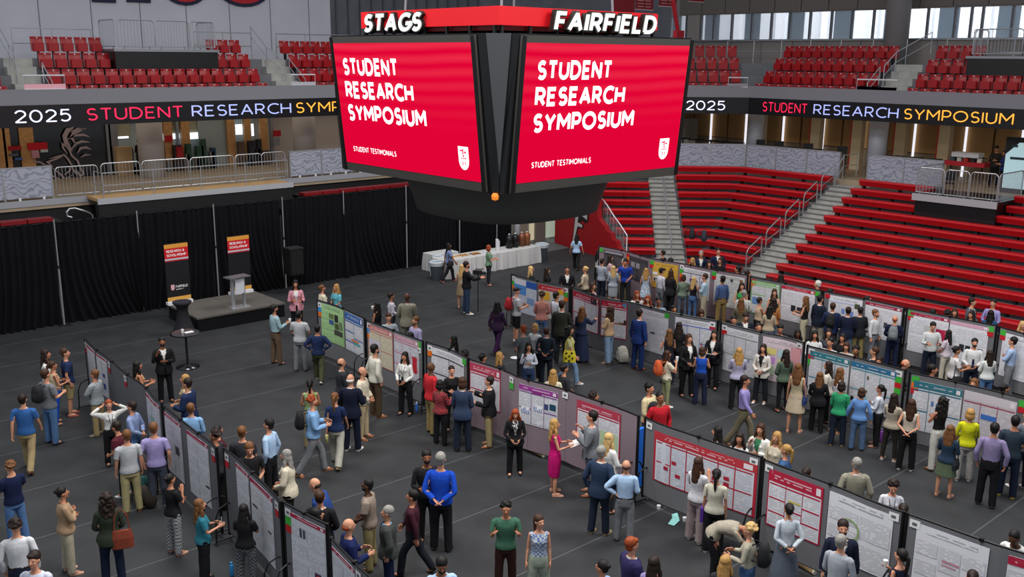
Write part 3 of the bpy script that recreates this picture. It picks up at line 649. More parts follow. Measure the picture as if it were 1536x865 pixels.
for px,py,l in ((1133,200,'left'),(1318,200,'middle')):
    y=float(ax(px,py,43.4)[1]); MB().lathe([(.42,3.6),(.42,6.35)],24,(43.4,y,0)).obj('wall_column_bowl_'+l,mat('#9a9ca6',rough=.45),None,smooth=True,**ST)
# high tables and bar stools behind fences, small sign panels
ct=MB().box(-.35,.35,-.28,.28,1.12,1.16).mesh('top',black); cl=MB().tube([(0,0,0),(0,0,1.12)],.035,6).mesh('leg',black)
for i,px in enumerate([1024,1044,1066,1084,1105,1152,1166,1183,1203,1223,1346,1372,1400]):
    p=ax(px,216 if px<1300 else 236,42.3); 
    t_=thing('high_table','black high table top above the right swirl-cut fences, %s from the left'%ordn(i+1),'table',(42.3,float(p[1]),3.6),0,'high tables behind the right fences'); link('top',ct,t_); link('leg',cl,t_)
sb=MB().grid([[(-.2,.03*abs(i-2),.45+.0),( -.2,0,.8)] for i in range(2)]); 
def chair(label,loc,rz,e=0.):
    t_=thing('black_chair',label,'chair',loc,rz); MB().box(-.22,.22,-.22,.22,.44+e,.48+e).obj('seat',black,t_)
    MB().box(-.22,.22,.2,.24,.6+e,.95+e).obj('backrest',black,t_)
    for a in(-.2,.2):
        for b in (-.2,.2): MB().tube([(a,b,0),(a,b,(.95 if b>0 else .45)+e)],.016,5).obj('leg',black,t_)
    return t_
for px,py,l in ((1168,208,'black high chair showing above the fence, left of the pilaster'),(1212,212,'second black high chair above the fence'),(1140,209,'black high chair right of the grey column'),(1262,228,'black chair at the head of the right stairs')):
    p=ax(px,py,43.2); chair(l,(42.7,float(ax(px,py,42.7)[1]),3.6),-1.2,.4)
chair('black chair behind the bars of the box platform',(39.9,17.7,3.62),2.0)
def sgn(name,label,cat,px,py,X,w,h,c,em=0):
    p=ax(px,py,X); return MB().box(X-.03,X,p[1]-w/2,p[1]+w/2,p[2]-h/2,p[2]+h/2).obj(name,mat(c,rough=.6,em=em),None,label=label,category=cat)
sgn('round_sign','small red sign left of the second grey column','sign',1317,210,46.84,.26,.36,'#b3202c')
sgn('wall_sign','small white notice on the red wall strip right of the screen','sign',1015,197,45,.3,.45,'#d8c8c4')
sgn('wall_panel','red wall strip right of the big screen','panel',1014,192,45.1,.7,2.2,'#9c1420')
ks=thing('display_kiosk','tall screen kiosk with dark slanted top at the right picture edge','screen',(42.6,float(ax(1528,240,42.6)[1]),3.6))
MB().box(-.1,.1,-.55,.55,0,2.3).obj('case',black,ks); MB().add([(-.11,.5,.2),(-.11,-.5,.2),(-.11,-.5,2.1),(-.11,.0,2.1),(-.11,.5,1.6)],[(0,1,2,3,4)]).obj('screen',mat('#a8c6cc',em=.5),ks)
MB().box(-.13,-.11,.05,.3,1.9,2.0).box(-.13,-.11,-.3,.3,1.4,1.5).obj('screen_text',mat('#203038'),ks)
# vendor cart / table on right concourse
vc=thing('merchandise_table','red and white merchandise table on the right concourse','table',(44.6,float(ax(1452,230,44.6)[1]),3.6))
MB().box(-.3,.3,-.9,.9,.75,.95).obj('red_skirt',mat('#b3202c'),vc); MB().box(-.3,.3,-.6,.6,1.15,1.35).obj('sign_board',white,vc)
for s in (-.7,.7): MB().tube([(0,s,0),(0,s,1.2)],.03,6).obj('leg',black,vc)
for i in range(5): MB().box(-.2,.1,-.7+.3*i,-.52+.3*i,.95,1.12).obj('merchandise',mat(['#d8d0c8','#2a2a30','#b03028','#c8c8c0','#44505c'][i]),vc)
pc=thing('popcorn_cart','pale cart with dark jars right of the big screen','cart',(44.2,float(ax(1029,200,44.2)[1]),3.6)); MB().box(-.4,.4,-.5,.5,0,1.0).obj('body',mat('#c8c2b8'),pc); MB().box(-.4,.4,-.5,.5,1.0,2.1).obj('case',mat('#a8a89c',alpha=.5),pc)
for i in range(4): MB().tube([(-.3,-.3+.2*i,1.0),(-.3,-.3+.2*i,1.5)],.07,8).obj('jar',mat(['#5a3c28','#d8d0c0','#2c2c30','#c89858'][i]),pc)
# ================================================================ SCOREBOARD
sbd=thing('centre_scoreboard','huge hanging four-sided scoreboard with glowing red symposium screens','scoreboard',(16.15,18.2,6.2))
cx_,cy_=3.28,3.42; scr=2.72
def face(px0,tag):  # returns origin(bottom-left of screen), xdir, updir
    pass
blackm=mat('#08080a',rough=.4); hb=3.2
MB().box(-2.9,2.9,-3.0,3.0,.05,3.2).obj('core',blackg,sbd)
gch=mat('#3b3c40',rough=.5); grim=mat('#3a3835',rough=.5)
# hull: octagon bottom and top
tpx,tpy=3.25,3.42; bpx,bpy_=2.93,3.1
def octa(hx,hy,w1,w2): return [(-hx,-w1),(-w2,-hy),(w2,-hy),(hx,-w1),(hx,w1),(w2,hy),(-w2,hy),(-hx,w1)]
T=octa(tpx,tpy,2.74,2.72); B=octa(bpx,bpy_,2.82,2.84)
mb=MB(); V=[(x,y,0) for x,y in B]+[(x,y,3.24) for x,y in T]
hull=MB().add(V,[(i,(i+1)%8,(i+1)%8+8,i+8) for i in range(8)]+[tuple(range(8))[::-1],tuple(range(8,16))]); hull.obj('housing',blackm,sbd)
for i in (0,2,4,6):  # chamfer inlays
    a,b,c,d=[np.array(V[j]) for j in (i,(i+1)%8,(i+1)%8+8,i+8)]; ctr=(a+b+c+d)/4; nrm=np.array([ctr[0],ctr[1],0]); nrm/=np.linalg.norm(nrm)
    e=(b-a)*0; q1=a+(b-a)*.5+(c-b)*.12; q2=d+(c-d)*.8; q3=d+(c-d)*.2
    MB().add([q1+nrm*.05,q2+nrm*.05,q3+nrm*.05],[(0,1,2)]).obj('corner_inlay',gch,sbd)
def screenmat():
    m=bpy.data.materials.new('led_screen'); m.use_nodes=True; nt=m.node_tree; b=nt.nodes['Principled BSDF']; b.inputs['Roughness'].default_value=.7; b.inputs['Base Color'].default_value=(.02,0,.002,1)
    tc=nt.nodes.new('ShaderNodeTexCoord'); w=nt.nodes.new('ShaderNodeTexWave'); w.wave_type='RINGS'; w.inputs['Scale'].default_value=1.1; w.inputs['Distortion'].default_value=2.5; w.inputs['Detail'].default_value=0; w.inputs['Detail Scale'].default_value=.3
    g=nt.nodes.new('ShaderNodeSeparateXYZ'); mr=nt.nodes.new('ShaderNodeMapRange'); mr.inputs[1].default_value=1.2; mr.inputs[2].default_value=3.0
    mu=nt.nodes.new('ShaderNodeMath'); mu.operation='MULTIPLY'
    mx=nt.nodes.new('ShaderNodeMix'); mx.data_type='RGBA'; mx.inputs[6].default_value=(*hexc('#ee0438'),1); mx.inputs[7].default_value=(*hexc('#fb2f4c'),1)
    nt.links.new(tc.outputs['Object'],w.inputs['Vector']); nt.links.new(tc.outputs['Object'],g.inputs[0]); nt.links.new(g.outputs[1],mr.inputs[0]); nt.links.new(w.outputs['Fac'],mu.inputs[0]); nt.links.new(mr.outputs[0],mu.inputs[1]); nt.links.new(mu.outputs[0],mx.inputs[0])
    nt.links.new(mx.outputs[2],b.inputs['Emission Color']); b.inputs['Emission Strength'].default_value=.86; b.inputs['Specular IOR Level'].default_value=0; return m
SCR=screenmat(); ltw=mat('#f6f2f6',em=.95,rough=.7)
def shieldmesh(mb,x,y,w,h,z):
    q=[(x,y+h),(x+w,y+h),(x+w,y+h*.4)]+[(x+w*.5+w*.5*math.cos(math.radians(t)),y+h*.4+ (h*.4)*math.sin(math.radians(t))*1.0) for t in range(-20,-161,-20)]+[(x,y+h*.4)]
    q=[(a,b) if abs(a-x-w/2)>.02 else (a,y) for a,b in q]
    return mb.add([(a,b,z) for a,b in q],[tuple(range(len(q)))])

def buildscreen(o,xd,ud,full):
    # local coords: x right, y up the face, z outward ; width 5.45 height 3.17
    M=frame(o,xd,ud); Wd,Hd=5.42,3.2
    s_=link('screen_bezel',MB().box(0,Wd,0,Hd,-.02,.04).mesh('screen_bezel',grim),sbd); s_.matrix_local=M
    sc=link('led_screen',MB().add([(.12,.2,.045),(Wd-.12,.2,.045),(Wd-.12,Hd-.14,.045),(.12,Hd-.14,.045)],[(0,1,2,3)]).mesh('led_screen',SCR),s_)
    for x0,x1 in ((0,.1),(Wd-.1,Wd)): link('side_trim',MB().box(x0,x1,0,Hd,.04,.06).mesh('side_trim',blackm),s_)
    z=.055
    for w,x,y,wd in (('STUDENT',.5,2.32,2.16),('RESEARCH',.5,1.78,2.66),('SYMPOSIUM',.5,1.24,3.05)):
        mb,l=text_mb(w,.4,.088,space=.33); f_=wd/l; mb.v=[(x+a*f_,y+b,z+c) for a,b,c in mb.v]
        if not full: mb.v=[(a,b,c) for a,b,c in mb.v]
        link('lettering',mb.mesh('lettering',ltw),s_)
    mb,l=text_mb('STUDENT TESTIMONIALS',.125,.019,space=.34); f_=1.78/l; mb.v=[(.52+a*f_,.5+b,z+c) for a,b,c in mb.v]; link('lettering',mb.mesh('lettering',ltw),s_)
    link('shield',shieldmesh(MB(),4.62,.42,.34,.5,z).mesh('shield',ltw),s_)
    mb=MB(); red2=mat('#d01040',em=.8)
    for a,b,w,h in ((.06,.4,.1,.03),(.14,.33,.04,.12),(.2,.36,.07,.04),(.08,.24,.2,.02),(.12,.1,.03,.08),(.2,.12,.03,.06),(.15,.28,.05,.04)): mb.add([(4.62+a,.42+b,z+.005),(4.62+a+w,.42+b,z+.005),(4.62+a+w,.42+b+h,z+.005),(4.62+a,.42+b+h,z+.005)],[(0,1,2,3)])
    link('shield_marks',mb.mesh('shield_marks',red2),s_)
tl=(tpx-bpx); upv=Vector((-tl,0,3.2)).normalized()
buildscreen((-bpx-.03,2.71,.02),(0,-1,0),(-tl,0,3.2),1)          # left face (facing -X)
buildscreen((-2.71,-bpy_-.03,.02),(1,0,0),(0,-tl,3.2),1)          # right face (facing -Y)
buildscreen((bpx+.03,-2.71,.02),(0,1,0),(tl,0,3.2),1)
buildscreen((2.71,bpy_+.03,.02),(-1,0,0),(0,tl,3.2),1)
MB().tube([(0,0,0),(0,0,0)],.01) 
for a_ in (-1.8,1.8):
    for b_ in (-1.8,1.8): MB().tube([(a_,b_,3.2),(a_*.8,b_*.8,10.1)],.03,6).obj('hoist_cable',steelb,sbd)
for yy in (16.4,20.): 
    MB().tube([(-12,yy,16.3),(50,yy,16.3)],.1,6).tube([(-12,yy,17.5),(50,yy,17.5)],.1,6).obj('ceiling_truss',steelb,None,**ST)
# amber lamp, skirt
MB().lathe([(0.001,-.12),(.07,-.09),(.08,-.02),(.05,.04)],10,(-2.95,-2.95,-.02)).obj('amber_lamp',mat('#d07020',em=.6),sbd)
sk=[]; N=48
def supe(t,r,p=3.2): c,s=math.cos(t),math.sin(t); q=(abs(c)**p+abs(s)**p)**(-1/p); return (r*q*c,r*q*s)
mb=MB(); prof=[(2.3,0),(2.2,-.25),(2.05,-.72),(2.0,-.92),(1.9,-.98)]
rows_=[[(*supe(2*math.pi*k/N,r),z) for k in range(N+1)] for r,z in prof]
mb.grid(rows_,flip=True).add([(x,y,-.98) for x,y,_ in rows_[-1][:-1]],[tuple(range(N))[::-1]]).obj('lower_drum',mat('#454543',rough=.55),sbd,smooth=True)
# red crown ring on top with white block letters
rr_=2.42
mb=MB().box(-rr_,rr_,-rr_-.15,-rr_-.03,3.42,3.8).box(-rr_,rr_,rr_,rr_+.12,3.42,3.8).box(-rr_-.12,-rr_,-rr_-.15,rr_+.1,3.42,3.8).box(rr_,rr_+.12,-rr_-.1,rr_+.1,3.42,3.8)
mb.obj('red_crown',mat('#c8141e',rough=.35),sbd); MB().box(-rr_,rr_,-rr_,rr_,3.32,3.42).obj('crown_base',redd,sbd)
for i in range(7):
    for s in (-1,1): MB().box(-2.4+.8*i-.03,-2.4+.8*i+.03,s*2.5-.03,s*2.5+.03,3.2,3.5).obj('bracket',blackm,sbd); MB().box(s*2.5-.03,s*2.5+.03,-2.4+.8*i-.03,-2.4+.8*i+.03,3.2,3.5).obj('bracket',blackm,sbd)
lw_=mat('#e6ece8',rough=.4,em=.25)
def crown(word,o,xd,w,hh=.42):
    mb,l=text_mb(word,hh,.085,space=.36,depth=.05,slant=.0); mb2,_=text_mb(word,hh,.085,space=.36,depth=.12,grow=.06,z0=-.03)
    s_=thing('crown_sign','extruded white block word with black outline standing on the %s side of the scoreboard crown'%('left' if word[0]=='S' else 'right'),'sign',(0,0,0)); f_=w/l
    M=frame(o,xd,(0,0,1))
    mb.v=[(a*f_+.22*b,b,c) for a,b,c in mb.v]; mb2.v=[(a*f_+.22*b,b,c) for a,b,c in mb2.v]
    mb2.xf(M).obj('outline',mat('#1a1714',rough=.6),s_); mb.xf(M).obj('letters',lw_,s_)
lx=float(ax(543,40,13.45)[1]); lx2=float(ax(629,35,13.45)[1])
crown('STAGS',(13.5,lx,9.52),(0,-1,0),lx-lx2-.1,.42)
lx=float(ay(834,40,15.4)[0]); lx2=float(ay(986,40,15.4)[0]); crown('FAIRFIELD',(lx,15.4,9.52),(1,0,0),lx2-lx-.1,.42)
# hanging banners and red strut on the far right above the screen
for i,(px,py,w,h,Y,l) in enumerate([(936,8,1.2,1.0,30,'plain dark red hanging banner left of the others'),(967,2,1.0,.7,30,'dark red pennant banner with lines of text'),(1002,0,1.05,.55,30,'dark red lined banner above the red strut'),(1045,-6,.95,.5,30,'dark red banner furthest right')]):
    p=ay(px,py,Y); t_=thing('hanging_banner',l,'banner',(p[0],Y,p[2])); bw=w*1.15
    MB().box(-bw/2,bw/2,-.02,.02,-h/2,1.2).obj('cloth',mat('#6a0a14',rough=.8),t_)
    if i: 
        mb=MB()
        for r in range(5):
            for c0,c1 in ((-.42,-.08),(.02,.36)): mb.box(c0*bw,c1*bw,-.03,-.02,-h/2+.1+.13*r,-h/2+.13+.13*r)
        mb.obj('banner_text',mat('#b08088'),t_)
        MB().box(-bw/2-.02,bw/2+.02,-.03,.03,-h/2-.03,-h/2).obj('hem_bar',mat('#b8a0a4'),t_)
a=ay(1009,11,27); b=ay(1018,53,27); t_=thing('red_strut','slim dark red strut leaning down behind the word at the right','beam',tuple(a)); MB().tube([(0,0,.3),tuple(b-a)],.09,8).obj('tube',mat('#8a0c1c',rough=.4),t_); MB().box(*(float(v) for v in (b[0]-a[0]-.25,b[0]-a[0]+.25,-.1,.1,b[2]-a[2]-.1,b[2]-a[2]+.2))).obj('foot',mat('#8a0c1c'),t_)
a=np.array((18.9,16.2,9.55)); t_=thing('rigging_cover','small dark slanted cover at the right end of the crown','cover',tuple(a)); MB().add([(-.3,0,-.1),(.35,0,-.1),(0,0,.3),(-.25,0,.3),(-.3,.5,-.1),(.35,.5,-.1),(0,.5,.3),(-.25,.5,.3)],[(0,1,2,3),(7,6,5,4),(0,4,5,1),(1,5,6,2),(2,6,7,3),(3,7,4,0)]).obj('shell',mat('#4a4850'),t_)
# ================================================================ STAGE
sg=thing('stage','low carpeted stage platform with black skirt in front of the curtain','stage',(13.0,30.0,0))
for i in range(2):
    for j in range(2): MB().box(.0+1.63*i,1.62+1.63*i,.02+1.2*j,1.2+1.2*j,.44,.5).obj('deck_panel',mat('#57524d',rough=.8,noise=.1,nscale=2),sg)
MB().box(.03,3.22,.05,2.38,0,.44).obj('skirt',blackg,sg)
def rollup(label,px,py,yy):
    p=ay(px,py,yy); t_=thing('rollup_banner',label,'banner',(float(p[0]),yy,.5)); w=.42
    MB().box(-w-.03,w+.03,-.1,.1,0,.1).obj('base_cassette',white,t_)
    MB().box(-w,w,-.012,.012,.1,2.15).obj('sheet',mat('#101014',rough=.6),t_)
    y=-.016
    def band(n,c,z0,z1,m=None): MB().add([(-w,y,z0),(w,y,z0),(w,y,z1),(-w,y,z1)],[(0,1,2,3)]).obj(n,m or mat(c,rough=.6),t_)
    band('gold_band','#d9963a',1.98,2.12); band('red_band','#c8141f',1.62,1.98); band('grey_band','#b8bcc4',1.56,1.62); band('red_band','#b0101a',1.52,1.56); band('gold_band','#d9a24a',.12,.26); band('white_band','#d8d4cc',.1,.13)
    for tx,z,wd,hh in (('RESEARCH &',1.83,.62,.09),('SCHOLARSHIP',1.69,.68,.09)):
        mb,l=text_mb(tx,hh,.018); mb.v=[(a*wd/l,b,c) for a,b,c in mb.v]; mb.xf(frame((-.34,y-.004,z),(1,0,0),(0,0,1))).obj('lettering',mat('#f0e8e8'),t_)
    mb,l=text_mb('UNIVERSITY',.035,.008); mb.xf(frame((-.1,y-.004,.5),(1,0,0),(0,0,1))).obj('lettering',mat('#e8e8e8'),t_)
    mb,l=text_mb('FAIRFIELD',.09,.016); mb.v=[(a*.42/l,b,c) for a,b,c in mb.v]; mb.xf(frame((-.1,y-.004,.57),(1,0,0),(0,0,1))).obj('lettering',mat('#e8e8e8'),t_)
    shieldmesh(MB(),0,0,.13,.2,0).xf(frame((-.28,y-.004,.5),(1,0,0),(0,0,1))).obj('shield',mat('#d8a8ac'),t_)
rollup('tall black roll-up banner with red and gold header, left of the two on stage',269,445,32.3)
rollup('tall black roll-up banner with red and gold header, behind the lectern',361,430,32.3)
lc=thing('lectern','silver lectern with white front panel on the stage','lectern',(14.75,30.5,.5))
MB().tube([(-.22,0,.02),(-.22,0,1.05)],.07,12).obj('column',steel,lc); MB().box(.16,.22,-.06,.06,.02,1.05).obj('side_post',steel,lc)
MB().box(-.16,.16,-.12,-.08,.5,1.02).obj('front_panel',mat('#c8ccd2',rough=.3),lc); MB().box(-.42,.38,-.2,.25,1.05,1.09,rz=.1).obj('reading_top',mat('#5c5e64',rough=.3),lc); MB().box(-.35,.35,-.25,.25,0,.02).obj('base_plate',steel,lc)
ls=thing('loudspeaker','black loudspeaker box on a stand in front of the curtain','speaker',(18.25,32.9,0)); MB().box(-.28,.28,-.25,.25,.75,1.75).obj('cabinet',mat('#0e0e10'),ls); MB().box(-.3,.3,-.27,.27,1.75,1.8).obj('top_cap',mat('#1c1c20'),ls); MB().tube([(0,0,0),(0,0,.8)],.04,8).obj('pole',black,ls)
MB().box(-.24,.24,-.27,-.25,.8,1.7).obj('grille',mat('#121214',rough=.9),ls)
cc=thing('covered_cocktail_table','cocktail table in a black stretch cover in front of the stage','table',(12.6,30.2,0))
prof=[(.46,0),(.34,.15),(.22,.5),(.17,.8),(.2,.95),(.3,1.05),(.3,1.08)]
MB().lathe(prof,20).obj('stretch_cover',mat('#15151c',rough=.8),cc,smooth=True)
MB().lathe([(.3,1.08),(.3,1.11)],20).obj('table_top',mat('#24242c'),cc)
ht=thing('cocktail_table','round high cocktail table with dark glass top and chrome base','table',(11.2,26.75,0))
MB().lathe([(.34,0),(.34,.02),(.1,.06),(.05,.1)],24).obj('base',mat('#3a3a3e',rough=.15,metal=.8),ht,smooth=True); MB().tube([(0,0,.05),(0,0,1.03)],.035,10).obj('pole',mat('#3a3a3e',metal=.7,rough=.3),ht); MB().lathe([(.38,1.03),(.4,1.045),(.4,1.055),(.38,1.07)],32).obj('table_top',mat('#3c3c42',rough=.12),ht)
def cup(loc,label,h=.11,r=.04,c='#e8e8e4'):
    t_=thing('paper_cup',label,'cup',loc); MB().lathe([(r*.75,0),(r,h*.92),(r*1.05,h*.94),(r*1.0,h)],10).obj('cup_body',mat(c),t_); MB().lathe([(r*1.04,h*.97),(r*.9,h*1.06)],10).obj('lid',white,t_); return t_
cup((11.1,26.72,1.07),'clear drink cup on the high cocktail table'); MB().box(11.15,11.4,26.6,26.75,1.07,1.085).obj('napkin',white,None,label='folded white napkin on the high cocktail table',category='napkin')
# ================================================================ CATERING
A=np.array([24.2,31.2]); Bq=np.array([29.6,31.3])
def ctable(label,x0,x1,y0,y1,seed):
    t_=thing('buffet_table',label,'table',(x0,y0,0)); w,d=x1-x0,y1-y0
    MB().box(.02,w-.02,.02,d-.02,.1,.74).obj('frame',steelb,t_)
    mb=MB(); R_=[]; per=[]
    N1=int(w*8)
    for k in range(N1+1): per.append((w*k/N1,0))
    for k in range(1,9): per.append((w,d*k/8))
    for k in range(1,N1+1): per.append((w-w*k/N1,d))
    for k in range(1,9): per.append((0,d-d*k/8))
    rnd=random.Random(seed); amp=[rnd.uniform(0,1) for _ in per]; amp[-1]=amp[0]
    for z,q in ((.76,0),(.74,.25),(.5,.6),(.2,.9),(.01,1)):
        R_.append([ (x+( x-w/2)/(w/2)*.05*q*(.4+a) ,y+(y-d/2)/(d/2)*.07*q*(.3+a*1.3),z) for (x,y),a in zip(per,amp)])
    mb.grid(R_,flip=False); mb.add([(x,y,.76) for x,y in per[:-1]],[tuple(range(len(per)-1))])
    mb.obj('tablecloth',mat('#c4c3c2',rough=.8),t_,smooth=False); return t_
ctable('white clothed buffet table at the left end of the catering line',24.2,26.7,31.0,31.95,1)
ctable('white clothed buffet table with coffee urns at the right end',26.75,29.5,31.0,31.95,2)
ctable('white clothed buffet table set back at the left by the curtain',24.6,25.9,32.4,33.1,3)
def bin_(label,loc):
    t_=thing('trash_can',label,'bin',loc); MB().lathe([(.22,0),(.27,.65),(.3,.66),(.3,.72),(.26,.72)],18).obj('barrel',mat('#7c8a96',rough=.5),t_,smooth=True); MB().lathe([(.31,.6),(.33,.74),(.27,.78),(.24,.7)],18).obj('liner_bag',mat('#b9c0c6',rough=.3),t_)
bin_('grey round trash can with bag at the left end of the catering table',(float(az(655,419)[0]),float(az(655,419)[1]),0))
bin_('grey trash can behind the left trash can by the curtain',(float(az(664,413)[0])+.1,float(az(664,413)[1])+.35,0))
bin_('grey trash can at the right end of the catering table',(29.95,31.35,0))
for i,(x,c,l) in enumerate([(28.1,'#17171a','black insulated drink dispenser left in the group on the table'),(28.45,'#17171a','black insulated drink dispenser right in the group'),(28.85,'#7a4a34','copper coffee urn left of the pair'),(29.15,'#8a5638','copper coffee urn right of the pair')]):
    t_=thing('coffee_urn',l,'urn',(x,31.5,.76)); MB().lathe([(.15,0),(.16,.5),(.1,.56),(.03,.6)],14).obj('body',mat(c,rough=.3,metal=.3 if i>1 else 0),t_,smooth=True); MB().tube([(0,-.15,.12),(0,-.23,.1)],.02,6).obj('tap',black,t_); MB().lathe([(.04,.6),(.03,.64)],8).obj('lid_knob',white,t_)
for i,x in enumerate([27.3,27.42,27.36,27.5]):
    for j in range(1): MB().lathe([(.045,0),(.05,.5-.1*(i%2))],10,(x,31.35+.07*i,.76)).obj('cup_stack',white,None,label='stack of white paper cups on the catering table, %s from the left'%ordn([1,3,2,4][i]),category='cups',group='cup stacks on the catering table')
for i,(x,y,c,l) in enumerate([(25.0,31.4,'#d8cfc0','pale serving tray nearest the left table end'),(25.5,31.5,'#b08c64','tan pastry tray on the left table'),(26.1,31.45,'#8c5c40','brown pastry tray in the middle of the left table')]):
    t_=thing('serving_tray',l,'tray',(x,y,.76)); MB().box(-.22,.22,-.15,.15,0,.03).obj('plate',mat(c),t_); 
    for q in range(5): MB().lathe([(.04,.03),(.05,.06),(.02,.08)],8,(-.15+.07*q,.05*(q%2)-.02,0)).obj('pastry',mat('#b98a54'),t_)
# ================================================================ DISPLAY BOARDS
HB=1.83
fab_g=mat('#6a6a6e',rough=.9,noise=.06,nscale=2,bump=.03,name='grey_fabric'); fab_m=mat('#85747c',rough=.9,noise=.06,nscale=2,name='mauve_fabric'); frm=mat('#0b0b0d',rough=.4)
castm=mat('#3a3a3c',rough=.4)
BD={}
class Path:
    def __init__(s,px):
        s.P=[az(x,y,HB)[:2] for x,y in px]; s.px=[p[0] for p in px]
        # smooth by catmull resample
        Q=[];R=[];n=len(s.P)
        for i in range(n-1):
            p0,p1,p2,p3=s.P[max(i-1,0)],s.P[i],s.P[i+1],s.P[min(i+2,n-1)]
            for k in range(4):
                t=k/4; Q.append(.5*((2*p1)+(-p0+p2)*t+(2*p0-5*p1+4*p2-p3)*t*t+(-p0+3*p1-3*p2+p3)*t**3))
        Q.append(s.P[-1]); s.Q=np.array(Q); s.S=np.concatenate([[0],np.cumsum(np.linalg.norm(np.diff(s.Q,axis=0),axis=1))]); s.L=s.S[-1]
        s.pxs=[proj((q[0],q[1],HB))[0] for q in s.Q]
        m=s.Q[len(s.Q)//2]; d=s.Q[-1]-s.Q[0]; nn=np.array([d[1],-d[0]]); s.sg=1 if nn@(-m)>0 else -1
    def at(s,q,off=0.):
        x=np.interp(q,s.S,s.Q[:,0]); y=np.interp(q,s.S,s.Q[:,1]); e=.06
        d=np.array([np.interp(min(q+e,s.L),s.S,s.Q[:,0])-np.interp(max(q-e,0),s.S,s.Q[:,0]),np.interp(min(q+e,s.L),s.S,s.Q[:,1])-np.interp(max(q-e,0),s.S,s.Q[:,1])]); d/=np.linalg.norm(d)+1e-9
        n=np.array([d[1],-d[0]])*s.sg; return np.array([x,y])+n*off
    def spx(s,px): return float(np.interp(px,s.pxs,s.S)) if s.pxs[-1]>s.pxs[0] else float(np.interp(-px,[-a for a in s.pxs],s.S))
wheel=MB().tube([(0,-.012,0),(0,.012,0)],.035,10).mesh('caster_wheel',castm)
def leg(parent,o,p,n,tall=True):
    a=math.atan2(n[1],n[0]); 
    mb=MB().tube([(-.34,0,.075),(.34,0,.075)],.018,6).tube([(-.32,0,.08),(-.3,0,.55),(-.22,0,.72),(-.08,0,.78),(0,0,.78)],.016,6).tube([(.32,0,.08),(.3,0,.55),(.22,0,.72),(.08,0,.78),(0,0,.78)],.016,6)
    l=mb.obj('rolling_foot',frm,parent,(p[0]-o[0],p[1]-o[1],0)); l.rotation_euler=(0,0,a)
    for s in (-.33,.33):
        w=link('caster_wheel',wheel,l,(s,0,.035))
def board(key,px,label,fm=None,tags0=(),tags1=(),mids=()):
    P=Path(px); BD[key]=P; o=P.at(0); t_=thing('display_board',label,'display board',(o[0],o[1],0)); fm=fm or fab_g
    n=max(2,int(round(P.L/1.1))); 
    for i in range(n):
        a,b=P.L*i/n+(.03 if i==0 else .004),P.L*(i+1)/n-(.03 if i==n-1 else .004); K=4
        g=[]
        for z in (.14,HB-.02):
            g.append([(*(P.at(a+(b-a)*k/K,.014)-o),z) for k in range(K+1)])
        h=[[(*(P.at(a+(b-a)*k/K,-.014)-o),z) for k in range(K+1)] for z in (.14,HB-.02)]
        loop=[g[0],g[1],h[1],h[0],g[0]]; mb=MB().grid(loop); 
        for e in (0,K): mb.add([g[0][e],g[1][e],h[1][e],h[0][e]],[(0,1,2,3)])
        mb.obj('fabric_panel',fm,t_)
    K=int(P.L*3); top=[(*(P.at(P.L*k/K)-o),HB) for k in range(K+1)]
    MB().tube(top,.018,6).obj('top_rail',frm,t_); MB().tube([(x,y,.13) for x,y,z in top],.014,6).obj('bottom_rail',frm,t_)
    for q in (0.,P.L):
        p=P.at(q); MB().tube([(p[0]-o[0],p[1]-o[1],.08),(p[0]-o[0],p[1]-o[1],HB+.02)],.03,8).obj('end_post',frm,t_)
        e=P.at(min(q+.1,P.L))-P.at(max(q-.1,0)); e/=np.linalg.norm(e); leg(t_,o,p+e*(.12 if q==0 else -.12),(e[1],-e[0]))
    clip=MB().box(-.035,.035,-.03,.03,-.03,.02).mesh('clip',frm)
    for i in range(1,n): p=P.at(P.L*i/n); link('clip',clip,t_,(p[0]-o[0],p[1]-o[1],HB+.01))
    def card(s0,z1,w,h,c,nm):
        a=P.at(s0,.03); b=P.at(s0+w,.03); V=[(*(a-o),z1-h),(*(b-o),z1-h),(*(b-o),z1),(*(a-o),z1)]
        k=link(nm,MB().add(V,[(0,1,2,3)]).mesh(nm,mat(c,rough=.6)),t_)
        if nm=='number_card':
            a=P.at(s0+w*.25,.034); b=P.at(s0+w*.7,.034); MB().add([(*(a-o),z1-h*.7),(*(b-o),z1-h*.7),(*(b-o),z1-h*.35),(*(a-o),z1-h*.35)],[(0,1,2,3)]).obj('card_number',mat('#606064'),t_)
    CT={'w':('#e4e4e4',.14,'number_card'),'g':('#3fae3c',.15,'green_tag'),'r':('#c01826',.13,'red_tag'),'o':('#e0701c',.14,'orange_tag'),'b':('#3a8fd0',.14,'blue_tag')}
    for q,tg in ((.06,tags0),(P.L-.23,tags1),*[(P.spx(m[0]),m[1]) for m in mids]):
        z=HB-.05
        for ch in tg: c,h,nm=CT[ch]; card(q,z,.17,h,c,nm); z-=h+.004
    return P
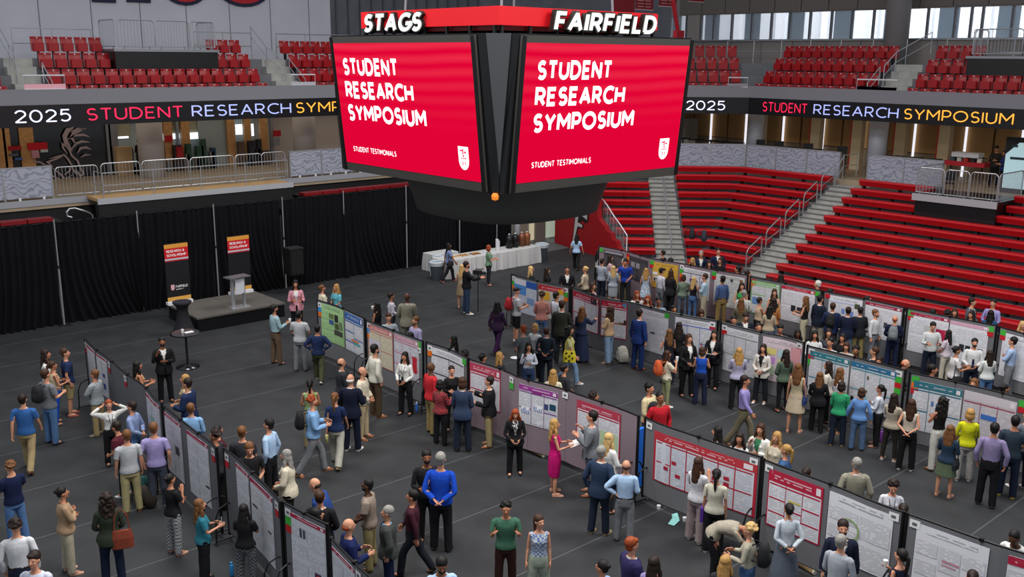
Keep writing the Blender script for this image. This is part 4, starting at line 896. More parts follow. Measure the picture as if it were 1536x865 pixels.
def textmat(col,pitch,paper='#dddde3'):
    k=('t',col,pitch,paper)
    if k in _m: return _m[k]
    m=bpy.data.materials.new('printed_text'); m.use_nodes=True; nt=m.node_tree; b=nt.nodes['Principled BSDF']; b.inputs['Roughness'].default_value=.55
    uv=nt.nodes.new('ShaderNodeUVMap'); sp=nt.nodes.new('ShaderNodeSeparateXYZ'); nt.links.new(uv.outputs[0],sp.inputs[0])
    def M(op,a,bv=None):
        n=nt.nodes.new('ShaderNodeMath'); n.operation=op
        for i,v in enumerate((a,bv)):
            if v is None: continue
            if isinstance(v,(int,float)): n.inputs[i].default_value=v
            else: nt.links.new(v,n.inputs[i])
        return n.outputs[0]
    row=M('DIVIDE',sp.outputs[1],pitch); fr=M('FRACT',row); on=M('LESS_THAN',fr,.5); ri=M('FLOOR',row)
    nz=nt.nodes.new('ShaderNodeTexWhiteNoise'); nz.noise_dimensions='2D'; cv=nt.nodes.new('ShaderNodeCombineXYZ'); nt.links.new(M('FLOOR',M('DIVIDE',sp.outputs[0],pitch*1.3)),cv.inputs[0]); nt.links.new(ri,cv.inputs[1]); nt.links.new(cv.outputs[0],nz.inputs[0])
    g=M('GREATER_THAN',nz.outputs[0],.18); f=M('MULTIPLY',M('MULTIPLY',on,g),.5)
    mx=nt.nodes.new('ShaderNodeMix'); mx.data_type='RGBA'; mx.inputs[6].default_value=(*hexc(paper),1); mx.inputs[7].default_value=(*hexc(col),1); nt.links.new(f,mx.inputs[0]); nt.links.new(mx.outputs[2],b.inputs['Base Color'])
    _m[k]=m; return m
def poster(key,p0,p1,z1,z0,label,paper='#dddde3',head=None,hh=.12,cols=3,rows=2,line=None,blocks=(),pics=(),border=None,tcol='#8a8c98',headtext=True):
    P=BD[key]; s0,s1=P.spx(p0),P.spx(p1); 
    if s1<s0: s0,s1=s1,s0
    L=s1-s0; c=P.at((s0+s1)/2,.02); t_=thing('research_poster',label,'poster',(c[0],c[1],z0)); rnd=random.Random(label)
    # left edge as seen from the reading side
    flip = P.pxs[-1]<P.pxs[0]
    def pt(u,v,off):
        q=s0+(1-u if flip else u)*L; bow=.0
        p=P.at(q,.02+off); return (p[0]-c[0],p[1]-c[1],(z1-z0)*v)
    def quad(u0,u1,v0,v1,off,m,nm,uv=False):
        K=max(1,int((u1-u0)*L/.2)); mb=MB().grid([[pt(u0+(u1-u0)*k/K,v,off) for k in range(K+1)] for v in (v0,v1)])
        me=mb.mesh(nm,m)
        if uv:
            ul=me.uv_layers.new(name='UVMap')
            for lp in me.loops:
                vi=lp.vertex_index; r,k=divmod(vi,K+1); ul.data[lp.index].uv=((u0+(u1-u0)*k/K)*L,(v0,v1)[r]*(z1-z0))
        return link(nm,me,t_)
    Hh=hh/(z1-z0)
    mb=MB(); K=8; g=[[pt(k/K,v,.006) for k in range(K+1)] for v in (0,.5,1)]; g2=[[pt(k/K,v,.0) for k in range(K+1)] for v in (1,.5,0)]
    mb.grid(g+g2+[g[0]]); mb.obj('paper',mat(border or paper,rough=.5),t_)
    bo=.025 if border else 0
    if border: quad(bo,1-bo,bo,1-bo,.009,mat(paper,rough=.5),'sheet_inside')
    top=1-bo
    if head:
        quad(0,1,1-Hh,1,.012,mat(head,rough=.5),'header_band'); top=1-Hh
        if headtext: quad(.12,.8,1-Hh*.75,1-Hh*.28,.015,textmat('#f0e4ea',.05,head),'title_text',True)
        quad(.88,.96,1-Hh*.8,1-Hh*.2,.015,mat('#e4dce0'),'header_logo')
    else:
        quad(.15,.85,top-.1,top-.035,.012,textmat('#55565e',.05,paper),'title_text',True); top-=.13
    lm=mat(line,rough=.5) if line else None
    for i in range(cols):
        u0=bo+.02+(1-2*bo-.02)*i/cols; u1=bo+(1-2*bo-.02)*(i+1)/cols-.005
        r0=rows if i!=1 else max(1,rows-1); 
        for r in range(r0):
            v1=top-.02-(top-bo-.03)*r/r0; v0=top-(top-bo-.03)*(r+1)/r0
            quad(u0,u1,v0+.01,v1-.05,.012,textmat(tcol,.034,paper),'text_block',True)
            if lm: quad(u0-.008,u1+.012,v1-.03,v1-.005,.014,lm,'section_heading')
        if lm and i: quad(u0-.018,u0-.008,bo,top,.015,lm,'column_rule')
    for (u,v,w,h,cl) in blocks: quad(u,u+w,v,v+h,.018,mat(cl,rough=.6),'figure_block')
    for (u,v,w,h,n,cl) in pics:
        quad(u,u+w,v,v+h,.018,mat('#f2f2f6'),'chart_area')
        for i in range(n): hb=rnd.uniform(.3,.95)*h; quad(u+w*(i+.2)/n,u+w*(i+.65)/n,v+.004,v+hb,.021,mat(cl),'chart_bar')
    return t_
board('A1',[(127.5,508.3),(143.7,524),(162.5,537.5),(186.5,558),(216.7,579),(230,595),(242.5,605)],'grey poster board at the far left end of the left row',tags0='wr',mids=[(163,'wr'),(187,'wr')])
board('A2',[(247,610),(281,637),(300,651.5),(312.5,660),(325,671.5)],'grey poster board, second of the left row',tags1='wr')
board('A3',[(336.5,672.5),(356,687),(375,705),(404,733),(421,752)],'grey poster board, third of the left row',tags0='wr',tags1='wr')
board('A4',[(426,753),(454,768),(490.6,786)],'grey poster board, nearest of the left row with curled end',tags0='wgr')
board('A5',[(497,807),(520,831),(545,856),(575,882)],'grey poster board cut off by the bottom edge behind the nearest left one',mids=[(536,'wg')])
board('B1',[(476,449.5),(510,460.4),(547,477.5)],'grey poster board with green and blue posters, far end of the middle row',tags0='wbo')
board('B2',[(550,480),(591.7,495.8),(620,506),(634.5,511.5)],'grey poster board with cream and pink posters, second in the middle row',tags0='wbo',tags1='gw')
board('B3',[(640,513),(673,523),(702,537)],'narrow grey poster board with white poster, third in the middle row',tags0='wo',tags1='g')
board('B4',[(704,538.5),(754,554),(779,566),(841.7,582),(866.7,591),(920,608.8),(931,612.7),(958,624)],'long mauve curved poster board in the middle row',fm=fab_m,mids=[(766,'wg'),(845,'w')])
board('B5',[(968.8,626),(995.8,637.7),(1033,650),(1083,667),(1143,685.6)],'dark grey curved board with the wide red diagram poster',tags0='w',tags1='w')
board('B6',[(1146.5,688.8),(1166.7,697),(1200,709),(1263.7,732.5),(1307.6,750.8),(1356,768)],'grey poster board in front of the grey haired man in tan jacket',tags0='w',tags1='w')
board('B7',[(1361.5,770),(1410.8,787),(1494,816.6),(1536,829),(1600,850)],'grey poster board cut off by the lower right edge',tags0='w')
board('C1',[(767.7,411),(808,421.7),(855,430.5)],'grey board with colourful posters, far end of the third row',tags0='wgo',tags1='wgo')
board('C2',[(859,431),(903,445.8),(946.7,453),(1013,469.8),(1077,481)],'grey poster board with two crimson posters, second in the third row',tags1='wr',mids=[(998,'g')])
board('C3',[(1082,483),(1142.5,498),(1180,505.4),(1207,513.6)],'grey poster board with pastel posters, third in the third row',tags0='wr',tags1='wr')
board('C4',[(1211.5,518),(1282,535.6),(1358.5,555)],'grey poster board with two teal posters in the third row',tags0='wrg',tags1='wgrg')
board('C5',[(1365.4,558.7),(1448.8,576),(1536,597),(1580,607)],'grey board with one teal poster at the right edge of the third row',tags0='gor',mids=[(1530,'gr')])
board('D1',[(898.7,369),(940,377),(975.8,387.5),(1021.7,394.8),(1071.7,404.6),(1122,412.5)],'long mauve board with dark and yellow posters, back row',fm=fab_m,tags0='g',mids=[(941,'ror'),(976,'gr'),(1021,'wgor'),(1069,'gr')])
board('D2',[(1126,415),(1173.7,424),(1233,436)],'grey board with green-framed poster, back row',tags0='ro',tags1='g')
board('D3',[(1236,437),(1300.5,448.7),(1356.5,461)],'grey board with blue framed poster, back row',tags0='r')
board('D4',[(1361,462),(1425.7,475),(1495.5,488.5)],'grey board with crimson headed posters, back row at the right',tags0='gr',tags1='gr')
board('D5',[(1500,490),(1536,500),(1580,510)],'grey board touching the right picture edge, back row',tags0='gr')
CR='#b22447'
poster('A1',131,143,1.76,.75,'narrow white poster at the far left end of the left board row',head=CR,hh=.06,cols=1)
poster('A1',145,161,1.76,.75,'white poster with a small blue chart, second from the far left end',head=CR,hh=.05,cols=2,blocks=[(.55,.5,.2,.1,'#3a4a90'),(.55,.2,.2,.15,'#3a4a90')])
poster('A1',220,240,1.75,.55,'white poster right of the boy in light blue shirt',head=CR,hh=.07,cols=2,blocks=[(.35,.55,.3,.12,'#9ab8a8')])
poster('A2',247,272,1.74,.45,'white poster with grey photo behind the lavender polo shirt',head=CR,hh=.07,cols=2,rows=3,blocks=[(.6,.42,.22,.14,'#4c4c54')])
poster('A2',281,313,1.74,.42,'tall white poster right end of the second left board',head=CR,hh=.08,cols=2,rows=4,blocks=[(.8,.3,.18,.03,'#3c3c44')])
poster('A3',355,374,1.74,.5,'narrow white poster on the third left board',head=CR,hh=.07,cols=1,rows=3,blocks=[(.6,.2,.1,.04,'#3c3c44')])
poster('A3',376.5,410,1.74,.42,'white poster beside the woman in black checked trousers',head=CR,hh=.08,cols=2,rows=4,blocks=[(.1,.62,.2,.03,'#34343c'),(.75,.45,.15,.03,'#44444c')])
poster('A4',437,489,1.74,.35,'large white poster with dark bar chart, nearest of the left row',head=CR,hh=.07,cols=2,rows=4,blocks=[(.28,.75,.06,.11,'#4a4a52'),(.38,.75,.06,.11,'#4a4a52'),(.68,.28,.18,.11,'#3a2a40'),(.72,.3,.1,.07,'#a03040')])
poster('A5',500,534,1.74,.5,'white poster below the bald man in the navy sweater',head=CR,hh=.06,cols=2,rows=3,blocks=[(.5,.4,.2,.08,'#565c50'),(.75,.2,.1,.12,'#48586c')])
poster('B1',482,516,1.78,.66,'bright green poster with photo collage',paper='#a9cf94',cols=2,rows=3,tcol='#6f9c66',blocks=[(.34,.66,.2,.13,'#6a7a4c'),(.58,.6,.16,.2,'#2c2c30'),(.34,.5,.2,.12,'#44608c'),(.58,.42,.18,.15,'#4c5c34'),(.78,.44,.16,.2,'#708064'),(.55,.25,.4,.14,'#4a4a44')])
poster('B1',518.5,545,1.78,.66,'blue headed white poster beside the green one',head='#2f66ac',hh=.2,cols=2,rows=3,line='#2f5ea4',blocks=[(.35,.3,.4,.05,'#d87838'),(.5,.24,.35,.05,'#3ca8a8')])
poster('B2',553,590,1.76,.66,'cream poster with pale red borders behind the man in white sweater',paper='#d8ccae',head='#c98078',hh=.14,cols=2,rows=3,line='#c98a86',border='#c07a78',blocks=[(.06,.3,.45,.35,'#c9c2cc')])
poster('B2',592,629,1.76,.66,'pale pink bordered poster behind the woman in the white blouse',paper='#d4cfd8',head='#c48ea0',hh=.12,cols=3,rows=3,line='#d08ca0',blocks=[(.75,.2,.18,.4,'#c02838')])
poster('B3',648,697,1.75,.62,'white poster behind the man in the red jacket',cols=2,rows=2,line='#3c4048')
poster('B4',706,752,1.77,.74,'crimson headed poster behind the pointing man',head='#b84058',hh=.2,cols=2,rows=2,line='#b02c48',border='#b84058')
poster('B4',780,838,1.7,.78,'purple headed poster behind the strawberry blonde woman',head='#9c3c94',hh=.12,cols=3,rows=2,line='#7c3c84',blocks=[(.36,.83,.24,.07,'#8a2c80'),(.67,.5,.1,.15,'#3c4c74'),(.8,.52,.16,.16,'#1c4860')],pics=[(.07,.28,.22,.16,5,'#4466b0'),(.4,.4,.22,.16,5,'#4466b0')])
poster('B4',867,933,1.72,.72,'crimson framed poster behind the man in the grey suit',head='#b23c52',hh=.18,cols=2,rows=2,line='#b02c44',border='#b02c44',blocks=[(.55,.1,.4,.4,'#b9cfa8'),(.62,.2,.22,.2,'#c89ab8')])
poster('B5',984,1139,1.66,.6,'very wide red framed poster with flow diagram',paper='#cfd2dc',head='#b8323c',hh=.17,cols=6,rows=2,line='#b02c3c',border='#b5283a',blocks=[(.2,.46,.045,.07,'#a82036'),(.12,.3,.045,.07,'#a82036'),(.24,.22,.05,.07,'#a82036'),(.6,.56,.05,.07,'#a82036'),(.6,.45,.05,.07,'#a82036'),(.61,.34,.04,.07,'#a82036'),(.71,.53,.05,.07,'#a82036'),(.71,.42,.05,.07,'#a82036')])
poster('B6',1156,1238,1.72,.62,'crimson and white poster left half of the board behind the long skirt woman',head='#b3203f',hh=.22,cols=3,rows=3,line='#b3203f',border='#b3203f',blocks=[(.4,.55,.22,.03,'#c8b84c')])
poster('B6',1247,1343,1.72,.55,'white poster with a green ring chart',cols=2,rows=3,tcol='#8c8e94')
poster('B7',1378,1487,1.74,.5,'white poster with red text column at the lower right',cols=3,rows=3,blocks=[(.4,.6,.24,.03,'#c08894'),(.4,.55,.2,.02,'#c08894')])
poster('B7',1515,1590,1.74,.5,'crimson headed poster cut off by the lower right corner',head='#b3203f',hh=.14,cols=3,rows=3)
# ring chart
P=BD['B6']; c=P.at(P.spx(1281),.05); e=P.at(P.spx(1300))-P.at(P.spx(1262)); ang=math.atan2(e[1],e[0]); rg=bpy.data.objects['research_poster']
mb=MB(); 
for i in range(28):
    a,b=2*math.pi*i/28,2*math.pi*(i+.85)/28; mb.add([(.2*math.cos(a),.0,.2*math.sin(a)),(.2*math.cos(b),.0,.2*math.sin(b)),(.165*math.cos(b),.0,.165*math.sin(b)),(.165*math.cos(a),.0,.165*math.sin(a))],[(0,1,2,3)])
par_=[o for o in bpy.data.objects if o.get('label')=='white poster with a green ring chart'][0]
r_=mb.obj('ring_chart',mat('#8aa860'),par_); r_.location=(c[0]-par_.location[0],c[1]-par_.location[1],.62); r_.rotation_euler=(0,0,ang)
poster('C1',773,806,1.75,.62,'white and blue topped poster at the far end of the third row',paper='#cfd6e4',head='#dcdce4',hh=.2,cols=2,rows=2,headtext=False,blocks=[(0,.55,.55,.28,'#4f8fd0'),(.55,.8,.45,.2,'#2c5cb0'),(.6,.3,.3,.2,'#7c9cc8')])
poster('C1',809,848,1.75,.66,'red and yellow poster with many small panels',paper='#d8d4c8',head='#c42432',hh=.17,cols=3,rows=2,blocks=[(.2,.55,.25,.25,'#e0b030'),(.75,.8,.2,.15,'#e8a82c'),(.05,.2,.2,.3,'#d8a83c'),(.55,.4,.12,.2,'#50608c'),(.72,.4,.12,.2,'#50608c')])
poster('C2',861,900,1.75,.62,'crimson poster with blank white panels, left of the pair',head='#b81c38',hh=.17,cols=2,rows=2,line='#b02040',border='#b02040',blocks=[(.72,.82,.2,.15,'#34303c')])
poster('C2',903,942,1.76,.62,'crimson poster with green photo, right of the pair',head='#b81c38',hh=.17,cols=2,rows=3,line='#b02040',border='#b02040',blocks=[(.7,.42,.14,.12,'#6c8430'),(.85,.42,.13,.12,'#3c3428'),(.82,.9,.15,.09,'#4aa0d0')])
poster('C2',962,1004,1.74,.5,'plain white poster with small grey logo behind the blue suit',cols=3,rows=2,blocks=[(.4,.45,.16,.04,'#34384c')])
poster('C2',1014,1072,1.74,.62,'white poster with blue rules and a maroon block',head=None,cols=3,rows=2,line='#5a78c0',blocks=[(.32,.3,.12,.1,'#8c2034'),(.48,.28,.05,.08,'#5a70b8'),(.7,.36,.03,.08,'#c0443c')])
poster('C3',1088,1139,1.74,.5,'white poster with small maroon photos beside the board gap',cols=3,rows=2,line='#8c9c90',blocks=[(.4,.3,.12,.1,'#8c2034'),(.55,.28,.14,.1,'#64503c'),(.4,.18,.1,.1,'#3c3450'),(.76,.32,.03,.08,'#5a70b8')])
poster('C3',1146,1205,1.74,.55,'pastel pink and yellow poster with coloured boxes',paper='#e0cfd6',cols=3,rows=2,blocks=[(.05,.62,.28,.14,'#e4d47c'),(.04,.42,.28,.14,'#c08ad0'),(.38,.58,.28,.18,'#b4d8dc'),(.38,.3,.28,.24,'#d8d4a0'),(.05,.15,.25,.2,'#b8d0b0'),(.7,.1,.28,.8,'#e2a4ac')])
poster('C4',1217,1276,1.74,.55,'teal headed poster, left one of two behind the student group',head='#2f7f8c',hh=.14,cols=3,rows=2,line='#3c8490',blocks=[(.05,.16,.08,.09,'#20242c'),(.44,.72,.05,.08,'#3c4460'),(.5,.74,.03,.05,'#3c4460')])
poster('C4',1279,1347,1.74,.55,'teal headed poster, right one of two behind the student group',head='#2a6f94',hh=.14,cols=3,rows=2,line='#4890a0',blocks=[(.05,.16,.07,.09,'#20242c'),(.38,.68,.04,.08,'#60502c'),(.38,.4,.03,.06,'#60502c'),(.33,.22,.1,.1,'#9cc8c8')])
poster('C5',1373,1446,1.68,.48,'teal framed poster behind the woman with black curly hair',head='#2a7080',hh=.17,cols=3,rows=2,line='#2a6c80',blocks=[(.4,.55,.05,.1,'#5070b0'),(.5,.55,.05,.08,'#5070b0'),(.62,.58,.02,.06,'#c05040'),(.45,.36,.04,.05,'#20242c')])
poster('C5',1449,1528,1.7,.5,'maroon ruled poster with a blue band at the right edge',paper='#d2ccd2',head='#cfc6ce',hh=.2,cols=3,rows=2,line='#a04860',headtext=False,blocks=[(.36,.52,.3,.1,'#3c70c0')])
poster('D1',907,936,1.72,.85,'dark poster at the left end of the back row',paper='#3c3a3e',cols=2,rows=2,tcol='#77747c',blocks=[(.1,.4,.35,.3,'#504c54'),(.55,.4,.35,.3,'#504c54'),(.05,.9,.9,.08,'#9c9aa2')])
poster('D1',944,973,1.72,.85,'dark poster with two pale circles',paper='#423e44',cols=2,rows=2,tcol='#6c6870',blocks=[(.15,.55,.2,.22,'#96929c'),(.42,.55,.2,.22,'#96929c')])
poster('D1',980,1018,1.74,.8,'yellow and white poster with dark photo boxes',paper='#d9a93c',cols=3,rows=2,tcol='#8c7a48',blocks=[(.03,.5,.2,.12,'#e8e8e8'),(.05,.25,.25,.2,'#e4e4d8'),(.08,.28,.07,.12,'#2c2c30'),(.18,.28,.07,.12,'#2c2c30'),(.45,.72,.08,.1,'#342c28'),(.7,.75,.08,.1,'#342c28'),(.35,.2,.6,.15,'#e0dcc4')])
poster('D1',1024,1066,1.72,.7,'white poster with purple circular charts',cols=3,rows=2,line='#5c5c74',blocks=[(.3,.55,.08,.1,'#6a4a90'),(.5,.52,.08,.1,'#4a3a80'),(.72,.5,.08,.12,'#6a4a90'),(.5,.3,.08,.1,'#6a4a90')])
poster('D1',1073,1118,1.72,.6,'pale poster with small photos behind the blue shirted man',paper='#cfd0cc',cols=3,rows=3,blocks=[(.55,.82,.08,.08,'#3c4440'),(.85,.84,.1,.08,'#8c5c3c')])
poster('D2',1129,1171,1.74,.62,'green framed white poster with a blue block',head='#8cc07c',hh=.1,cols=2,rows=3,line='#84bc70',border='#84bc70',blocks=[(.06,.3,.3,.2,'#6a90c8')])
poster('D2',1174,1224,1.76,.62,'crimson headed white poster with three dark squares',head='#c02038',hh=.1,cols=2,rows=2,blocks=[(.32,.3,.14,.18,'#26262c'),(.5,.28,.14,.18,'#26262c'),(.66,.22,.14,.18,'#46464c')])
poster('D3',1245,1295,1.76,.72,'white poster with blue diagram boxes behind the backpack man',cols=3,rows=2,line='#b8c4e8',blocks=[(.4,.5,.1,.15,'#6c88c8'),(.53,.48,.1,.15,'#8ca4d8'),(.66,.47,.1,.15,'#6c88c8'),(.78,.72,.16,.15,'#4c5034'),(.2,.3,.05,.08,'#20242c')])
poster('D3',1300,1354,1.77,.7,'crimson headed poster with grey photos, back row',head='#a01c40',hh=.09,cols=3,rows=2,blocks=[(.25,.62,.14,.16,'#38383e'),(.55,.35,.1,.16,'#44444a'),(.68,.33,.1,.16,'#44444a'),(.2,.2,.08,.1,'#606068'),(.05,.1,.1,.06,'#606068')])
poster('D4',1367,1425,1.76,.58,'crimson lined white poster with outline drawing, left on its board',head='#a81c40',hh=.09,cols=2,rows=2,blocks=[(.4,.55,.2,.18,'#b9bcb8'),(.7,.3,.28,.4,'#b02048')])
poster('D4',1427,1485,1.74,.58,'pink topped poster with four dark squares',head='#d4a4b8',hh=.1,cols=3,rows=2,headtext=False,blocks=[(.3,.28,.13,.18,'#26282e'),(.46,.27,.13,.18,'#26282e'),(.62,.26,.13,.18,'#26282e'),(.78,.25,.13,.18,'#26282e'),(.62,.05,.3,.15,'#d4b4d0')])
poster('D5',1507,1560,1.72,.5,'white poster with stacked blue bars at the right picture edge',cols=2,rows=2,blocks=[(.32,.6,.14,.08,'#4c88d0'),(.32,.5,.14,.08,'#4c88d0'),(.32,.4,.14,.08,'#4c88d0'),(.32,.3,.14,.08,'#4c88d0'),(.32,.2,.14,.08,'#4c88d0')])
# ================================================================ PEOPLE: rest bodies
BN=['pelvis','chest','head','uaL','faL','haL','uaR','faR','haR','thL','shL','ftL','thR','shR','ftR']
def joints(f):
    sw=.155 if f else .178; A=math.radians(28); J={}
    J['pelvis']=(0,0,.95); J['chest']=(0,-.005,1.12); J['head']=(0,0,1.49)
    for s,n in ((-1,'L'),(1,'R')):
        sh=np.array((s*sw,-.01,1.405)); el=sh+np.array((s*math.sin(A),0,-math.cos(A)))*.285; wr=el+np.array((s*math.sin(A)*.95,.12,-math.cos(A)*.97))*.245
        J['ua'+n]=sh; J['fa'+n]=el; J['ha'+n]=wr; J['tip'+n]=wr+(wr-el)/np.linalg.norm(wr-el)*.17
        hp=np.array((s*(.09 if not f else .095),0,.92)); kn=np.array((s*.098,.015,.49)); an=np.array((s*.1,-.015,.085))
        J['th'+n]=hp; J['sh'+n]=kn; J['ft'+n]=an; J['toe'+n]=an+np.array((s*.02,.17,-.05))
    return {k:np.asarray(v,float) for k,v in J.items()}
def ell(mb,c,r,n=12,m=8,rot=None):
    P=[]
    for i in range(m+1):
        ph=math.pi*i/m-math.pi/2; row=[]
        for k in range(n+1):
            t=2*math.pi*k/n; q=np.array((r[0]*math.cos(ph)*math.cos(t),r[1]*math.cos(ph)*math.sin(t),r[2]*math.sin(ph)))
            if rot is not None: q=rot@q
            row.append(tuple(np.asarray(c)+q))
        P.append(row)
    return mb.grid(P)
def etube(mb,sec,n=14):
    """sections (cx,cy,cz,rx,ry) stacked in z"""
    P=[[(c[0]+c[3]*math.cos(2*math.pi*k/n),c[1]+c[4]*math.sin(2*math.pi*k/n),c[2]) for k in range(n+1)] for c in sec]
    mb.grid(P); mb.add([p for p in P[0][:-1]],[tuple(range(n))[::-1]]); return mb.add([p for p in P[-1][:-1]],[tuple(range(n))])
def limb(mb,a,b,r,n=10,ext=.02):
    a=np.asarray(a,float); b=np.asarray(b,float); m=len(r); d=(b-a)/np.linalg.norm(b-a)
    pts=[a-d*ext]+[a+(b-a)*i/(m-1) for i in range(m)]+[b+d*ext]; return mb.tube(pts,[r[0]*.8]+list(r)+[r[-1]*.8],n)
def torso(mb,f,g=0.,z0=.86,z1=1.5,flare=0.):
    if f: S_=[(.80,.165,.115),(.88,.172,.122),(.95,.165,.118),(1.03,.14,.105),(1.10,.125,.098),(1.18,.132,.105),(1.27,.145,.122),(1.34,.148,.112),(1.41,.135,.085),(1.455,.08,.06),(1.49,.052,.052)]
    else: S_=[(.80,.158,.115),(.88,.162,.12),(.95,.158,.118),(1.03,.15,.115),(1.10,.15,.115),(1.18,.16,.12),(1.27,.172,.125),(1.34,.175,.12),(1.41,.16,.095),(1.455,.095,.065),(1.49,.058,.058)]
    S_=[s for s in S_ if z0-.04<=s[0]<=z1+.001]
    return etube(mb,[(0,0 if z<1.4 else -.005,z,rx+g+flare*max(0,1.1-z)+(.012 if .013<g and z<1.0 else 0),ry+g+flare*max(0,1.1-z)+(.014 if .013<g and z<1.0 else 0)) for z,rx,ry in S_],18)
def remesh(mb,vox,name='tmp',smooth=1,dec=None):
    me=bpy.data.meshes.new(name); me.from_pydata(mb.v,[],mb.f); o=bpy.data.objects.new(name,me); COL.objects.link(o)
    m=o.modifiers.new('r','REMESH'); m.mode='VOXEL'; m.voxel_size=vox
    if smooth: k=o.modifiers.new('s','SMOOTH'); k.iterations=smooth; k.factor=.5
    if dec: d=o.modifiers.new('d','DECIMATE'); d.ratio=dec
    return o
def harvest(objs):
    dg=bpy.context.evaluated_depsgraph_get(); out=[]
    for o in objs:
        me=o.evaluated_get(dg).to_mesh(); nv=len(me.vertices); co=np.empty(nv*3); me.vertices.foreach_get('co',co)
        me.calc_loop_triangles(); t=np.empty(len(me.loop_triangles)*3,dtype=np.int32); me.loop_triangles.foreach_get('vertices',t)
        out.append((co.reshape(-1,3),t.reshape(-1,3))); 
    for o in objs: m=o.data; bpy.data.objects.remove(o); bpy.data.meshes.remove(m)
    return out
def bodymb(f):
    J=joints(f); mb=MB(); torso(mb,f,-.009,.8)
    mb.tube([(0,-.01,1.42),(0,0,1.5),(0,.01,1.58)],[.06,.052,.052] if not f else [.052,.044,.046],12)
    k=1. if not f else .95
    ell(mb,(0,-.005,1.665),(.077*k,.093*k,.098),16,12); ell(mb,(0,.032,1.61),(.058*k,.06*k,.075),14,10)      # skull, jaw
    ell(mb,(0,.068,1.565),(.026,.024,.02)); 
    mb.tube([(0,.09,1.665),(0,.108,1.635),(0,.1,1.622)],[.009,.016,.012],8)                                  # nose
    for s in (-1,1):
        ell(mb,(s*.079*k,-.002,1.64),(.011,.021,.031),8,6); ell(mb,(s*.033,.07,1.628),(.022,.018,.022),8,6); ell(mb,(s*.03,.074,1.678),(.022,.011,.007),8,6)
    ell(mb,(0,.086,1.597),(.022,.012,.008),8,6)
    rA=[.038,.039,.038,.035] if not f else [.032,.033,.033,.03]; rF=[.032,.034,.029,.024] if not f else [.027,.028,.024,.021]
    rT=[.068,.072,.068,.057,.049] if not f else [.07,.073,.067,.056,.047]; rS=[.05,.054,.052,.042,.034] if not f else [.046,.05,.047,.036,.03]
    for n,s in (('L',-1),('R',1)):
        ell(mb,J['ua'+n]+np.array((-s*.018,0,-.012)),(.05 if not f else .042,.044,.042))
        limb(mb,J['ua'+n],J['fa'+n],rA); limb(mb,J['fa'+n],J['ha'+n],rF); limb(mb,J['th'+n],J['sh'+n],rT); limb(mb,J['sh'+n],J['ft'+n],rS)
        ell(mb,J['th'+n]+np.array((-s*.01,-.035,.0)),(.07,.078,.09)); ell(mb,J['ft'+n]+np.array((0,.04,-.04)),(.04,.1,.035)); 
        if f: ell(mb,(s*.062,.085,1.29),(.052,.045,.05))
    return mb
def handmb(J,n,s):
    """palm and five separate curled fingers at the wrist"""
    mb=MB(); w=J['ha'+n]; d=J['tip'+n]-w; d/=np.linalg.norm(d); side=np.array((0,1.,0)); side-=d*(side@d); side/=np.linalg.norm(side); inn=np.cross(d,side)*(1 if np.cross(d,side)[0]*s<0 else -1)
    P=[]
    for t,a,b in ((-.03,.024,.018),(.01,.03,.016),(.05,.039,.015),(.085,.037,.012)): P.append([tuple(w+d*t+side*a*math.cos(2*math.pi*k/8)+inn*b*math.sin(2*math.pi*k/8)) for k in range(9)])
    mb.grid(P); mb.add(P[-1][:-1],[tuple(range(8))])
    for i,(o,l) in enumerate(((.027,.068),(.009,.078),(-.009,.072),(-.026,.055))):
        b=w+d*.08+side*o; mb.tube([b-d*.01,b+d*l*.45+inn*.004,b+d*l*.8+inn*.02,b+d*l*.95+inn*.038],[.0095,.009,.008,.006],5)
    b=w+d*.015+side*.026; mb.tube([b,b+side*.026+d*.025+inn*.01,b+side*.032+d*.055+inn*.02,b+side*.028+d*.075+inn*.028],[.013,.011,.0095,.007],5)
    return mb
def shirtmb(f,g,sleeve,flare=0.,z0=.9):
    J=joints(f); mb=MB(); torso(mb,f,g,z0,1.47,flare)
    r=.056 if not f else .046
    for n,s in (('L',-1),('R',1)):
        ell(mb,J['ua'+n]+np.array((-s*.018,0,-.008)),(r+g-.004,r+g*.6,r+g*.5-.004))
        limb(mb,J['ua'+n]-np.array((0,0,.015)),J['fa'+n],[x+g*.8+(.01 if sleeve==1 else .002) for x in ((.055,.053,.049,.046) if not f else (.045,.043,.04,.038))])
        if sleeve==2: limb(mb,J['fa'+n],J['ha'+n],[x+g for x in ((.044,.044,.038,.034) if not f else (.037,.037,.033,.029))],ext=0)
        if f: ell(mb,(s*.06,.085+g,1.29),(.05,.045,.05))
    return mb
